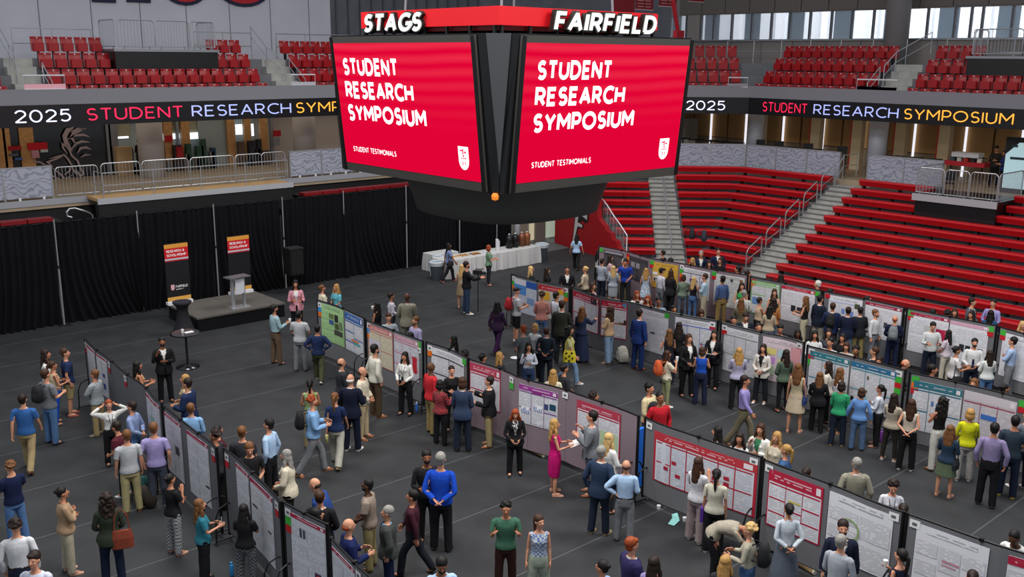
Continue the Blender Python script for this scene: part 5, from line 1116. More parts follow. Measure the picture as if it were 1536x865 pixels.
def legmb(f,w,kind):
    J=joints(f); mb=MB()
    if kind in('straight','slim','wide','shorts'):
        torso(mb,f,.0125,.82,1.04); g={'straight':.016,'slim':.006,'wide':.022,'shorts':.028}[kind]; k={'straight':.022,'slim':.004,'wide':.036,'shorts':.03}[kind]
        for n,s in (('L',-1),('R',1)):
            ell(mb,J['th'+n]+np.array((-s*.01,-.033,.0)),(.08,.086,.098))
            limb(mb,J['th'+n],J['sh'+n],[.08+g*.3,.083+g*.8,.078+g,.066+g,.056+k]); 
            if kind!='shorts': limb(mb,J['sh'+n],J['ft'+n]+np.array((0,0,-.03)),[.056+k,.056+k,.053+k,.048+k*1.1,.046+k*1.25],ext=.01)
    elif kind=='mini': etube(mb,[(0,0,z,a,b) for z,a,b in ((.55,.225,.19),(.65,.215,.175),(.78,.2,.155),(.88,.185,.135),(.95,.175,.128),(1.03,.15,.113),(1.08,.137,.107))],22)
    elif kind=='pencil': etube(mb,[(0,0,z,a,b) for z,a,b in ((.45,.165,.12),(.55,.175,.13),(.7,.19,.14),(.82,.195,.14),(.9,.187,.137),(.97,.175,.128),(1.03,.15,.113),(1.08,.137,.107))],22)
    elif kind=='maxi': etube(mb,[(0,0,z,a,b) for z,a,b in ((.06,.27,.24),(.3,.25,.215),(.55,.225,.185),(.78,.2,.155),(.88,.185,.135),(.95,.175,.128),(1.03,.15,.113),(1.08,.137,.107))],22)
    return mb
jobs=[]; 
for f in (0,1):
    jobs.append((('body',f),remesh(bodymb(f),.0075,dec=.066)))
    for nm,g,sl,fl,z0 in (('shirt',.009,2,0.,.9),('sweater',.02,2,.05,.86),('tee',.014,1,.03,.86),('tank',.008,0,0.,.9),('jacket',.03,2,.1,.8)):
        jobs.append(((nm,f),remesh(shirtmb(f,g,sl,fl,z0),.012,dec=.26)))
    for k in (('straight','slim','wide','shorts','maxi') if not f else ('straight','slim','wide','shorts','mini','pencil','maxi')): jobs.append(((k,f),remesh(legmb(f,0,k),.012,dec=.15)))
H=harvest([j[1] for j in jobs]); RM={j[0]:h for j,h in zip(jobs,H)}
SEG={}
for f in (0,1):
    J=joints(f)
    sg=[('pelvis',(0,0,.84),(0,0,1.0),.15),('chest',(0,0,1.12),(0,0,1.38),.16),('head',(0,0,1.5),(0,.01,1.72),.085)]
    for n in 'LR': sg+= [('ua'+n,J['ua'+n]*np.array((1.12,1,1))-np.array((0,0,.03)),J['fa'+n],.05),('fa'+n,J['fa'+n],J['ha'+n],.042),('ha'+n,J['ha'+n],J['tip'+n],.04),('th'+n,J['th'+n]-np.array((0,0,.06)),J['sh'+n],.08),('sh'+n,J['sh'+n],J['ft'+n],.055),('ft'+n,J['ft'+n]-np.array((0,0,.03)),J['toe'+n],.05)]
    SEG[f]={s[0]:s for s in sg}
def weights(f,V,allow=None,p=7):
    D=np.empty((len(V),len(BN)))
    for i,b in enumerate(BN):
        _,a,c,r=SEG[f][b]; a=np.asarray(a,float); c=np.asarray(c,float); ab=c-a; t=np.clip(((V-a)@ab)/(ab@ab),0,1); D[:,i]=np.linalg.norm(V-(a+t[:,None]*ab),axis=1)/r
        if allow and b not in allow: D[:,i]=1e3
    W_=1/np.maximum(D,.15)**p
    # arms never pull legs and the reverse
    W_[V[:,2]<.8,1:9]*=np.where(np.abs(V[V[:,2]<.8,0:1])>.24,1,1e-4)
    return W_/W_.sum(1,keepdims=True)
def crop(VT,keep):
    V,T_=VT; c=V[T_].mean(1); k=keep(c); T2=T_[k]; u,inv=np.unique(T2,return_inverse=True); return V[u],inv.reshape(-1,3)
GAR={}
def armt(f,c):
    """distance fraction along forearm for arm points"""
    J=joints(f); out=np.zeros(len(c)); m=np.abs(c[:,0])>.19
    for n,s in (('L',-1),('R',1)):
        a,b=J['fa'+n],J['ha'+n]; ab=b-a; k=(c[:,0]*s>0); t=((c-a)@ab)/(ab@ab); out=np.where(k,t,out)
    return out
for f in (0,1):
    J=joints(f); body=RM[('body',f)]
    # append hands, eyes, brows, lips
    V,T_=body; V=V.copy(); mi=np.zeros(len(T_),int); Vs=[V];Ts=[T_];Ms=[mi]; off=len(V); Wb=weights(f,V)
    c=V[:, :]; 
    hd=V[:,2]>1.56; Wb[hd]=0; Wb[hd,2]=1
    Ws=[Wb]
    def app(mb,m,bone):
        global off
        v=np.array(mb.v); t=[]; 
        for fc in mb.f:
            for k in range(1,len(fc)-1): t.append((fc[0],fc[k],fc[k+1]))
        t=np.array(t)+off; Vs.append(v); Ts.append(t); Ms.append(np.full(len(t),m)); w=np.zeros((len(v),len(BN))); w[:,BN.index(bone)]=1; Ws.append(w); off+=len(v)
    for n,s in (('L',-1),('R',1)): app(handmb(J,n,s),0,'ha'+n)
    for s in (-1,1):
        app(ell(MB(),(s*.03,.082,1.66),(.008,.006,.004),6,4),1,'head'); app(MB().tube([(s*.016,.091,1.682),(s*.03,.092,1.687),(s*.045,.083,1.682)],.0012,4),2,'head')
    app(ell(MB(),(0,.094,1.597),(.02,.007,.006),6,4),3,'head')
    BODY=GAR[('body',f)]=(np.vstack(Vs),np.vstack(Ts),np.concatenate(Ms),np.vstack(Ws))
    def neck(c,z=1.445): return ~((c[:,2]>z-.03-np.maximum(c[:,1],0)*.3)&(np.hypot(c[:,0]*(1.0 if z>1.42 else .75),c[:,1]+.005)<.078))&(c[:,2]<1.5)
    cuff=.93
    for nm in ('shirt','sweater','tee','tank','jacket'):
        z0={'shirt':.965,'sweater':.88,'tee':.88,'tank':.93,'jacket':.8}[nm]
        VT=RM[(nm,f)]
        def keep(c,nm=nm,z0=z0):
            k=neck(c,1.44 if nm!='tank' else 1.41); arm=(np.abs(c[:,0])>.2)&(c[:,2]<1.3); k&=(c[:,2]>z0)|arm; t=armt(f,c)
            if nm in('shirt','sweater','jacket'): k&=~(arm&(t>cuff))
            if nm=='tee': 
                a=J['uaR'];b=J['faR'];u=(b-a)/np.linalg.norm(b-a); q=np.abs(c-a*0); cc=c.copy(); cc[:,0]=np.abs(cc[:,0]); k&=((cc-a)@u<.2)|(np.abs(c[:,0])<.19)
                k&=(c[:,2]>z0)
            if nm=='tank': k&=(np.abs(c[:,0])<(.155 if f else .17))&(c[:,2]>z0)
            if nm=='jacket':
                wz=np.clip((c[:,2]-1.08)*.22,0,.065)+np.where(c[:,2]<1.05,np.clip((1.05-c[:,2])*.12,0,.03),0)
                k&=~((c[:,1]>.02)&(np.abs(c[:,0])<wz))
            return k
        v,t=crop(VT,keep); w=weights(f,v); w[:,2]*=.05; w/=w.sum(1,keepdims=True); GAR[(nm,f)]=(v,t,None,w)
    # shirt front seen inside open jackets
    v,t=crop(RM[('shirt',f)],lambda c:(c[:,1]>0)&(np.abs(c[:,0])<.1)&(c[:,2]>.96)&neck(c,1.46)); w=weights(f,v,('pelvis','chest')); GAR[('inner',f)]=(v,t,None,w)
    # collar
    mb=MB(); 
    for a,b,r0,r1 in ((1.435,1.475,.075,.062),): mb.grid([[(r*math.cos(2*math.pi*k/14)*(.95),r*math.sin(2*math.pi*k/14)*.95-.008,z-.02*max(0,math.sin(2*math.pi*k/14))) for k in range(15)] for z,r in ((1.43,.085 if not f else .075),(1.455,.072 if not f else .06),(1.475,.06 if not f else .052))])
    v=np.array(mb.v); t=np.array([q for fc in mb.f for q in ((fc[0],fc[1],fc[2]),(fc[0],fc[2],fc[3]))]); w=np.zeros((len(v),len(BN))); w[:,1]=1; GAR[('collar',f)]=(v,t,None,w)
    for nm in ('straight','slim','wide','shorts','mini','pencil','maxi'):
        if (nm,f) not in RM: continue
        zt=1.0 if nm in('straight','slim','wide','shorts') else 1.02; zb={'shorts':.5,'straight':.05,'slim':.1,'wide':.03}.get(nm,0)
        v,t=crop(RM[(nm,f)],lambda c:(c[:,2]<zt)&(c[:,2]>zb)); al=('pelvis','chest','thL','shL','thR','shR')
        w=weights(f,v,al,p=7 if nm in('straight','slim','wide','shorts') else 2.5); GAR[(nm,f)]=(v,t,None,w)
# belt, tie, lanyard
def rigidgar(mb,bone,f):
    v=np.array(mb.v); t=np.array([q for fc in mb.f for q in [(fc[0],fc[k],fc[k+1]) for k in range(1,len(fc)-1)]]); w=weights(f,v,bone); return (v,t,None,w)
for f in (0,1):
    ex=.152 if f else .168; 
    GAR[('belt',f)]=rigidgar(MB().grid([[( (ex+.01)*math.cos(2*math.pi*k/20),(.128)*math.sin(2*math.pi*k/20),z) for k in range(21)] for z in (.965,.998)]),('pelvis',),f)
    GAR[('tie',f)]=rigidgar(MB().grid([[(x*w,.062+.01+.045*min(1,(1.44-z)/.12)+.02*min(1,max(0,(1.3-z)/.1)),z) for x in (-1,1)] for z,w in ((1.44,.018),(1.42,.012),(1.3,.022),(1.12,.03),(1.05,.034),(1.02,.0))]),('chest','pelvis'),f)
    L=[(-.07,0,1.455),(-.05,.085,1.4),(-.035,.155,1.28),(-.008,.152,1.14),(.008,.152,1.14),(.035,.155,1.28),(.05,.085,1.4),(.07,0,1.455)]
    mb=MB().tube(L,.006,4); n1=len(mb.v); mb.box(-.035,.035,.15,.158,1.03,1.13); GAR[('lanyard',f)]=rigidgar(mb,('chest',),f)
shoe=MB()
def shoemesh(n,f):
    J=joints(f); a=J['ft'+n]; s=-1 if n=='L' else 1; mb=MB()
    P=[]
    for y,w,h in ((-.06,.03,.06),(-.03,.038,.085),(.03,.038,.08),(.09,.044,.05),(.14,.042,.042),(.18,.03,.03)):
        P.append([(a[0]+s*y*.08+w*math.cos(t),a[1]+y+.015,max(.004,h*math.sin(t)) if math.sin(t)>0 else .004) for t in [math.pi*k/6 for k in range(7)]+[0]])
    mb.grid(P,flip=True); mb.add(P[0][:7],[tuple(range(7))]); mb.add(P[-1][:7],[tuple(range(7))[::-1]])
    return mb
SHOE={}
for f in (0,1):
    for n in 'LR':
        mb=shoemesh(n,f); v=np.array(mb.v); t=np.array([q for fc in mb.f for q in [(fc[0],fc[k],fc[k+1]) for k in range(1,len(fc)-1)]]); w=np.zeros((len(v),len(BN))); w[:,BN.index('ft'+n)]=1; SHOE[(n,f)]=(v,t,None,w)
# hair in head space of rest body
def hairmb(st):
    mb=MB()
    if st in('short','crop'): g=.012 if st=='short' else .004; ell(mb,(0,-.026,1.698),(.079+g,.092+g,.086+g),18,12); ell(mb,(0,-.05,1.63),(.07+g*.6,.055,.07),12,8)
    elif st=='side': ell(mb,(0,-.024,1.703),(.09,.102,.095),18,12); ell(mb,(.02,.05,1.735),(.055,.045,.035),12,8); ell(mb,(0,-.05,1.63),(.075,.06,.07),12,8)
    elif st=='curly':
        r=random.Random(5); ell(mb,(0,-.026,1.7),(.088,.096,.09),18,12)
        for i in range(46):
            t=r.uniform(0,6.28); p=r.uniform(-.2,1.5); q=np.array((math.cos(t)*math.cos(p),math.sin(t)*math.cos(p)-.15,math.sin(p)))
            if q[1]>.55 and q[2]<.45: continue
            ell(mb,(q[0]*.09,-.018+q[1]*.1,1.695+q[2]*.095),(.026,.026,.026),6,5)
    elif st=='fringe': # bald on top
        ell(mb,(0,-.035,1.63),(.086,.078,.052),16,8)
    elif st in('long','wavy','longcurl'):
        w=.0 if st=='long' else .016
        ell(mb,(0,-.02,1.698),(.088,.098,.092),18,12); ell(mb,(0,-.06,1.58),(.09+w,.06,.13),14,10); ell(mb,(0,-.085,1.45),(.1+w*1.4,.045,.16),14,10); ell(mb,(0,-.105,1.33),(.085+w,.035,.11),14,8)
        for s in(-1,1): ell(mb,(s*.078,.0,1.6),(.022+w*.6,.045,.11),10,8); ell(mb,(s*(.1+w),-.005+.02,1.47),(.028+w*.6,.04,.11),10,8)
        if st=='longcurl':
            r=random.Random(9)
            for i in range(40):
                a=r.uniform(math.pi*.95,math.pi*2.05); z=r.uniform(1.3,1.74); ell(mb,(math.cos(a)*.11,math.sin(a)*.1-.03,z),(.032,.03,.03),6,5)
    elif st=='bob':
        ell(mb,(0,-.015,1.692),(.092,.102,.095),18,12); ell(mb,(0,-.045,1.6),(.1,.08,.1),16,10)
        for s in(-1,1): ell(mb,(s*.08,.01,1.6),(.025,.05,.09),10,8)
    elif st=='bun': ell(mb,(0,-.022,1.694),(.084,.097,.09),18,12); ell(mb,(0,-.115,1.7),(.04,.035,.04),12,8); ell(mb,(0,-.055,1.63),(.068,.05,.06),12,8)
    elif st=='pony': ell(mb,(0,-.022,1.694),(.085,.098,.091),18,12); ell(mb,(0,-.055,1.63),(.07,.05,.06),12,8); mb.tube([(0,-.1,1.7),(0,-.14,1.67),(0,-.14,1.55),(0,-.125,1.42),(0,-.12,1.33)],[.02,.03,.032,.028,.01],8)
    elif st=='cap': ell(mb,(0,-.012,1.7),(.088,.1,.085),18,12); mb.add([(-.07,.06,1.71),(.07,.06,1.71),(.055,.17,1.7),(-.055,.17,1.7),(-.07,.06,1.725),(.07,.06,1.725),(.055,.17,1.712),(-.055,.17,1.712)],[(0,3,2,1),(4,5,6,7),(0,1,5,4),(1,2,6,5),(2,3,7,6),(3,0,4,7)])
    elif st=='beard': ell(mb,(0,.045,1.578),(.058,.058,.042),14,8); ell(mb,(0,.05,1.6),(.066,.045,.03),14,8)
    return mb
hs=['short','crop','side','curly','fringe','long','wavy','longcurl','bob','bun','pony','cap','beard']
HH=harvest([remesh(hairmb(s),.011,dec=.3) for s in hs]); HAIR={}
for s,(v,t) in zip(hs,HH): HAIR[s]=(v,t)
# ---- materials and colours
CN=dict(black='#17171a',char='#2d2e33',grey='#6f7175',lgrey='#a9abae',white='#d9d8d4',cream='#cfc5ae',beige='#b9a585',khaki='#9a8762',tan='#a98658',brown='#553822',rust='#8c5430',navy='#1c2a4c',dnavy='#12182b',blue='#2f5a94',royal='#1a49a8',sky='#7fa6cf',ltblue='#a3bddb',jean='#4c6c94',ljean='#8aa6c2',teal='#2c7080',aqua='#62b4c4',green='#3c7a58',olive='#41452f',sage='#8a9c6c',lime='#b9c83c',yellow='#d6c93a',red='#a81a24',maroon='#4c1824',pink='#c98c98',hot='#b80f66',lav='#9c8fc0',purple='#34203c',mauve='#a08890',peach='#c08c68',skin='#c08060',nude='#c09078',orange='#c8562c',stone='#8c8878',
 hblack='#15110f',hdark='#241610',hbrown='#3c2416',hlbrown='#6a4426',hblond='#a98048',hlblond='#c4a068',hred='#8c3c18',hgrey='#8a8680',hwhite='#cfcbc4')
SK=['#c98f72','#b87c5e','#8f5c40','#5c3a28']
def C_(n): return CN.get(n,n)
def cloth(n): 
    return mat(C_(n),rough=.85,noise=.1,nscale=14,spec=.2)
def plaidmat(c1,c2,sc=26):
    k=('pl',c1,c2,sc)
    if k in _m: return _m[k]
    m=bpy.data.materials.new('plaid'); m.use_nodes=True; nt=m.node_tree; b=nt.nodes['Principled BSDF']; b.inputs['Roughness'].default_value=.85
    tc=nt.nodes.new('ShaderNodeTexCoord'); ck=nt.nodes.new('ShaderNodeTexChecker'); ck.inputs['Scale'].default_value=sc; ck.inputs[1].default_value=(*hexc(C_(c1)),1); ck.inputs[2].default_value=(*hexc(C_(c2)),1)
    nt.links.new(tc.outputs['Object'],ck.inputs['Vector']); nt.links.new(ck.outputs[0],b.inputs['Base Color']); _m[k]=m; return m
def flormat(c1,c2,sc=30,th=.5):
    k=('fl',c1,c2,sc,th)
    if k in _m: return _m[k]
    m=bpy.data.materials.new('floral'); m.use_nodes=True; nt=m.node_tree; b=nt.nodes['Principled BSDF']; b.inputs['Roughness'].default_value=.85
    tc=nt.nodes.new('ShaderNodeTexCoord'); ck=nt.nodes.new('ShaderNodeTexNoise'); ck.inputs['Scale'].default_value=sc; r=nt.nodes.new('ShaderNodeValToRGB'); r.color_ramp.interpolation='CONSTANT'
    r.color_ramp.elements[0].color=(*hexc(C_(c1)),1); r.color_ramp.elements[1].position=th; r.color_ramp.elements[1].color=(*hexc(C_(c2)),1)
    nt.links.new(tc.outputs['Object'],ck.inputs['Vector']); nt.links.new(ck.outputs['Fac'],r.inputs[0]); nt.links.new(r.outputs[0],b.inputs['Base Color']); _m[k]=m; return m
def gmat(c):
    if c.startswith('pl:'): a=c.split(':'); return plaidmat(a[1],a[2])
    if c.startswith('fl:'): a=c.split(':'); return flormat(a[1],a[2],25,float(a[3]) if len(a)>3 else .5)
    return cloth(c)
# ---- poses: directions given in body frame (x = outward of that side, y forward, z up)
def N_(*v): v=np.array(v,float); return v/np.linalg.norm(v)
DN=N_(0,0,-1)
PO={'stand':dict(uaL=(.16,-.02,-1),faL=(.1,.25,-1),uaR=(.16,-.02,-1),faR=(.1,.2,-1)),
'cross':dict(uaL=(.22,.5,-1),faL=(-1,.22,.1),uaR=(.22,.4,-1),faR=(-1,.3,.3)),
'back':dict(uaL=(.28,-.35,-1),faL=(-.75,-.45,-.6),uaR=(.28,-.35,-1),faR=(-.75,-.45,-.6)),
'front':dict(uaL=(.22,.15,-1),faL=(-.55,.75,-.55),uaR=(.22,.15,-1),faR=(-.55,.75,-.55)),
'hold':dict(uaL=(.22,.2,-1),faL=(-.35,1,.1),uaR=(.22,.2,-1),faR=(-.35,1,.15)),
'cupR':dict(uaL=(.16,-.02,-1),faL=(.1,.25,-1),uaR=(.22,.15,-1),faR=(-.15,1,.35)),
'drink':dict(uaL=(.16,.1,-1),faL=(-.5,.8,-.2),uaR=(.4,.6,-.8),faR=(-.5,.35,1)),
'chin':dict(uaL=(.25,.25,-1),faL=(-1,.65,.1),uaR=(.25,.4,-1),faR=(-.35,.3,1)),
'hipsL':dict(uaL=(.8,-.3,-.9),faL=(-.85,.15,-.75),uaR=(.16,.0,-1),faR=(.0,.9,-.2)),
'hips':dict(uaL=(.8,-.3,-.9),faL=(-.85,.1,-.75),uaR=(.8,-.3,-.9),faR=(-.85,.1,-.75)),
'point':dict(uaL=(.2,.3,-1),faL=(-.1,1,.1),uaR=(.25,.75,-.7),faR=(.1,1,.25)),
'talk':dict(uaL=(.25,.3,-1),faL=(-.1,.8,.7),uaR=(.25,.35,-1),faR=(-.1,.8,.8)),
'head':dict(uaL=(1,.1,.3),faL=(-1,-.25,.5),uaR=(1,.1,.3),faR=(-1,-.25,.5)),
'pocket':dict(uaL=(.35,-.2,-1),faL=(-.1,.3,-1),uaR=(.35,-.2,-1),faR=(-.1,.3,-1)),
'wide':dict(uaL=(.42,.0,-1),faL=(.2,.35,-1),uaR=(.4,.0,-1),faR=(.2,.3,-1)),
'lean':dict(uaL=(.2,.3,-1),faL=(-.35,1,-.1),uaR=(.2,.3,-1),faR=(-.35,1,-.1),lean=22),
'bend':dict(uaL=(.1,.6,-1),faL=(-.1,.5,-.9),uaR=(.1,.7,-1),faR=(-.1,.5,-.9),lean=80,thL=(.05,.15,-1),thR=(.05,.15,-1)),
'sit':dict(uaL=(.18,.2,-1),faL=(-.3,1,-.1),uaR=(.18,.2,-1),faR=(-.3,1,-.1),thL=(.12,1,-.05),thR=(.12,1,-.05),shL=(0,0,-1),shR=(0,0,-1))}
def rotm(a,b):
    v=np.cross(a,b); c=float(a@b); s=np.linalg.norm(v)
    if s<1e-8: return np.eye(3)
    K=np.array(((0,-v[2],v[1]),(v[2],0,-v[0]),(-v[1],v[0],0))); return np.eye(3)+K+K@K*((1-c)/(s*s))
def RX(d): a=math.radians(d); c,s=math.cos(a),math.sin(a); return np.array(((1,0,0),(0,c,-s),(0,s,c)))
def RZ(d): a=math.radians(d); c,s=math.cos(a),math.sin(a); return np.array(((c,-s,0),(s,c,0),(0,0,1)))
def pose_mats(f,po,walk=0,hyaw=0,hpit=0,seed=0):
    J=joints(f); p=dict(PO[po]); r=random.Random(seed); R={};Tm={}
    lean=p.get('lean',0)+r.uniform(-1.5,2.5); jit=lambda v:N_(*(np.array(v,float)+np.array([r.uniform(-.05,.05) for _ in range(3)])*np.linalg.norm(v)))
    thd={'L':p.get('thL'),'R':p.get('thR')}; shd={'L':p.get('shL'),'R':p.get('shR')}
    if thd['L'] is None:
        if walk: thd={'L':(.03,.42,-1),'R':(.03,-.3,-1)}; shd={'L':(.0,.12,-1),'R':(0,-.62,-1)}
        else:
            a=r.uniform(-.07,.07); thd={'L':(.06,a,-1),'R':(.06,-a,-1)}; shd={'L':(.03,a-.05,-1),'R':(.03,-a-.05,-1)}
    if shd['L'] is None: shd={'L':(0,-.02,-1),'R':(0,-.02,-1)}
    R['pelvis']=RX(-lean*.45 if lean>30 else 0); R['chest']=RX(-lean); R['head']=RX(-lean*.6+hpit)@RZ(hyaw) if lean<30 else RX(-lean+10)
    pos={'pelvis':J['pelvis']}
    pos['chest']=pos['pelvis']+R['pelvis']@(J['chest']-J['pelvis']); pos['head']=pos['chest']+R['chest']@(J['head']-J['chest'])
    for n,s in (('L',-1),('R',1)):
        pos['ua'+n]=pos['chest']+R['chest']@(J['ua'+n]-J['chest'])
        seq=[('ua','fa',p['ua'+n]),('fa','ha',p['fa'+n])]
        if walk and po in('stand','cupR'): 
            if not(po=='cupR' and n=='R'): sw=-.35 if n=='L' else .35; seq=[('ua','fa',(.16,sw,-1)),('fa','ha',(.05,sw+.3,-1))]
        for a,b,d in seq:
            d=jit((d[0]*s,d[1],d[2])); 
            if lean<60: d=R['chest']@d
            rest=(J[b+n]-J[a+n]); rest/=np.linalg.norm(rest); R[a+n]=rotm(rest,d); pos[b+n]=pos[a+n]+R[a+n]@(J[b+n]-J[a+n])
        R['ha'+n]=R['fa'+n]
        pos['th'+n]=pos['pelvis']+R['pelvis']@(J['th'+n]-J['pelvis'])
        for a,b,d in (('th','sh',thd[n]),('sh','ft',shd[n])):
            d=N_(d[0]*s,d[1],d[2]); rest=(J[b+n]-J[a+n]); rest/=np.linalg.norm(rest); R[a+n]=rotm(rest,d); pos[b+n]=pos[a+n]+R[a+n]@(J[b+n]-J[a+n])
        R['ft'+n]=np.eye(3) if not(walk and n=='R') else RX(-32)
    lo=min(pos['ftL'][2]-.085,pos['ftR'][2]-(.085 if not walk else .075)); 
    for k in pos: pos[k]=pos[k]-np.array((0,0,lo))
    MT=[(R[b],pos[b]-R[b]@J[b]) for b in BN]
    return MT,pos,R
def skin(g,MT):
    v,t,mi,w=g; out=np.zeros_like(v)
    for i,(R_,T0) in enumerate(MT):
        wi=w[:,i:i+1]
        if wi.max()<1e-3: continue
        out+=wi*(v@R_.T+T0)
    return out
def npmesh(name,v,t,mats,mi=None,smooth=True):
    me=bpy.data.meshes.new(name); me.vertices.add(len(v)); me.vertices.foreach_set('co',v.astype(np.float32).ravel()); me.loops.add(len(t)*3); me.loops.foreach_set('vertex_index',t.astype(np.int32).ravel())
    me.polygons.add(len(t)); me.polygons.foreach_set('loop_start',np.arange(0,len(t)*3,3,dtype=np.int32)); me.polygons.foreach_set('loop_total',np.full(len(t),3,dtype=np.int32))
    for m in mats: me.materials.append(m)
    if mi is not None: me.polygons.foreach_set('material_index',mi.astype(np.int32))
    if smooth: me.polygons.foreach_set('use_smooth',np.ones(len(t),dtype=bool))
    me.update(); me.validate(); return me
HM={}
def hairmesh(st,col):
    k=(st,col)
    if k not in HM: v,t=HAIR[st]; HM[k]=npmesh('hair',v,t,[mat(C_(col),rough=.6,noise=.25,nscale=30,spec=.3)])
    return HM[k]
PEOPLE=[]
def person(label,base,face,f,height,skin_i,hair,top,bot,shoe_c,po,hyaw=0,hpit=0,extras=(),seed=0,walk=0,zb=0.,sc_w=1.):
    MT,pos,R=pose_mats(f,po,walk,hyaw,hpit,seed); k=height/1.75
    root=link('person',None,None,(base[0],base[1],zb),math.atan2(-face[0],face[1]),label=label,category='person'); root.scale=(k*sc_w,k*sc_w,k)
    SKM=mat(SK[skin_i],rough=.6,noise=.05,nscale=20); hc=hair.split(':')
    brow=mat(C_(hc[1]) if len(hc)>1 else '#2a1a12')
    g=GAR[('body',f)]; b_=link('body',npmesh('body',skin(g,MT),g[1],[SKM,mat('#1c1512',rough=.3),brow,mat('#9a4a44' if skin_i<2 else '#6a3630')],g[2]),root)
    def wear(nm,key,m,parent=root):
        g=GAR[(key,f)]; return link(nm,npmesh(nm,skin(g,MT),g[1],[m]),parent)
    HR=R['head']; J=joints(f); hp=pos['head']-HR@J['head']; Mh=Matrix([list(HR[i])+[hp[i]] for i in range(3)]+[[0,0,0,1]])
    if hc[0]!='bald':
        for st in hc[0].split('+'):
            o=link('beard' if st=='beard' else ('cap' if st=='cap' else 'hair'),hairmesh(st,hc[1] if st!='cap' else 'black'),root); o.matrix_local=Mh
            if f and st!='beard': pass
    tp=top.split(';'); names={'shirt':'shirt','sweater':'sweater','tee':'t_shirt','tank':'sleeveless_top','jacket':'jacket'}
    wear(names[tp[0]],tp[0],gmat(tp[1]))
    if tp[0]=='shirt': wear('collar','collar',gmat(tp[1]))
    if tp[0]=='jacket': wear('shirt','inner',gmat(tp[2] if len(tp)>2 else 'white')); 
    if tp[0]=='jacket' and len(tp)<=2 or (tp[0]=='jacket' and len(tp)>2 and tp[2]!='black'): wear('collar','collar',gmat(tp[2] if len(tp)>2 else 'white'))
    bt=bot.split(';'); bn={'straight':'trousers','slim':'trousers','wide':'wide_trousers','shorts':'shorts','mini':'skirt','pencil':'skirt','maxi':'long_skirt'}
    kb=bt[0] if (bt[0],f) in GAR else 'shorts'
    if bt[0]!='none': wear(bn[bt[0]],kb,gmat(bt[1]))
    for e in extras:
        if e in('belt','tie','lanyard'): wear(e,e,cloth({'belt':'#2a1c14','tie':'dnavy','lanyard':'#2a2c34'}[e]))
        if e.startswith('tie='): wear('tie','tie',cloth(e[4:]))
    if shoe_c:
        for n in 'LR':
            g=SHOE[(n,f)]; link('shoe',npmesh('shoe',skin(g,MT),g[1],[mat(C_(shoe_c),rough=.5)]),root)
    # world helper for held things
    rz=root.rotation_euler[2]; Rw=np.array(((math.cos(rz),-math.sin(rz),0),(math.sin(rz),math.cos(rz),0),(0,0,1)))
    def wp(p): return Rw@(np.asarray(p)*np.array((k,k,k)))+np.array((base[0],base[1],zb))
    hand={n:wp(pos['ha'+n]+R['ha'+n]@((J['tip'+n]-J['ha'+n])*.6)) for n in 'LR'}; hand['chest']=wp(pos['chest']+R['chest']@np.array((0,0,.2))); hand['hip']=wp((.2,.02,.95)); hand['hipL']=wp((-.2,.02,.95))
    return root,hand,rz,k
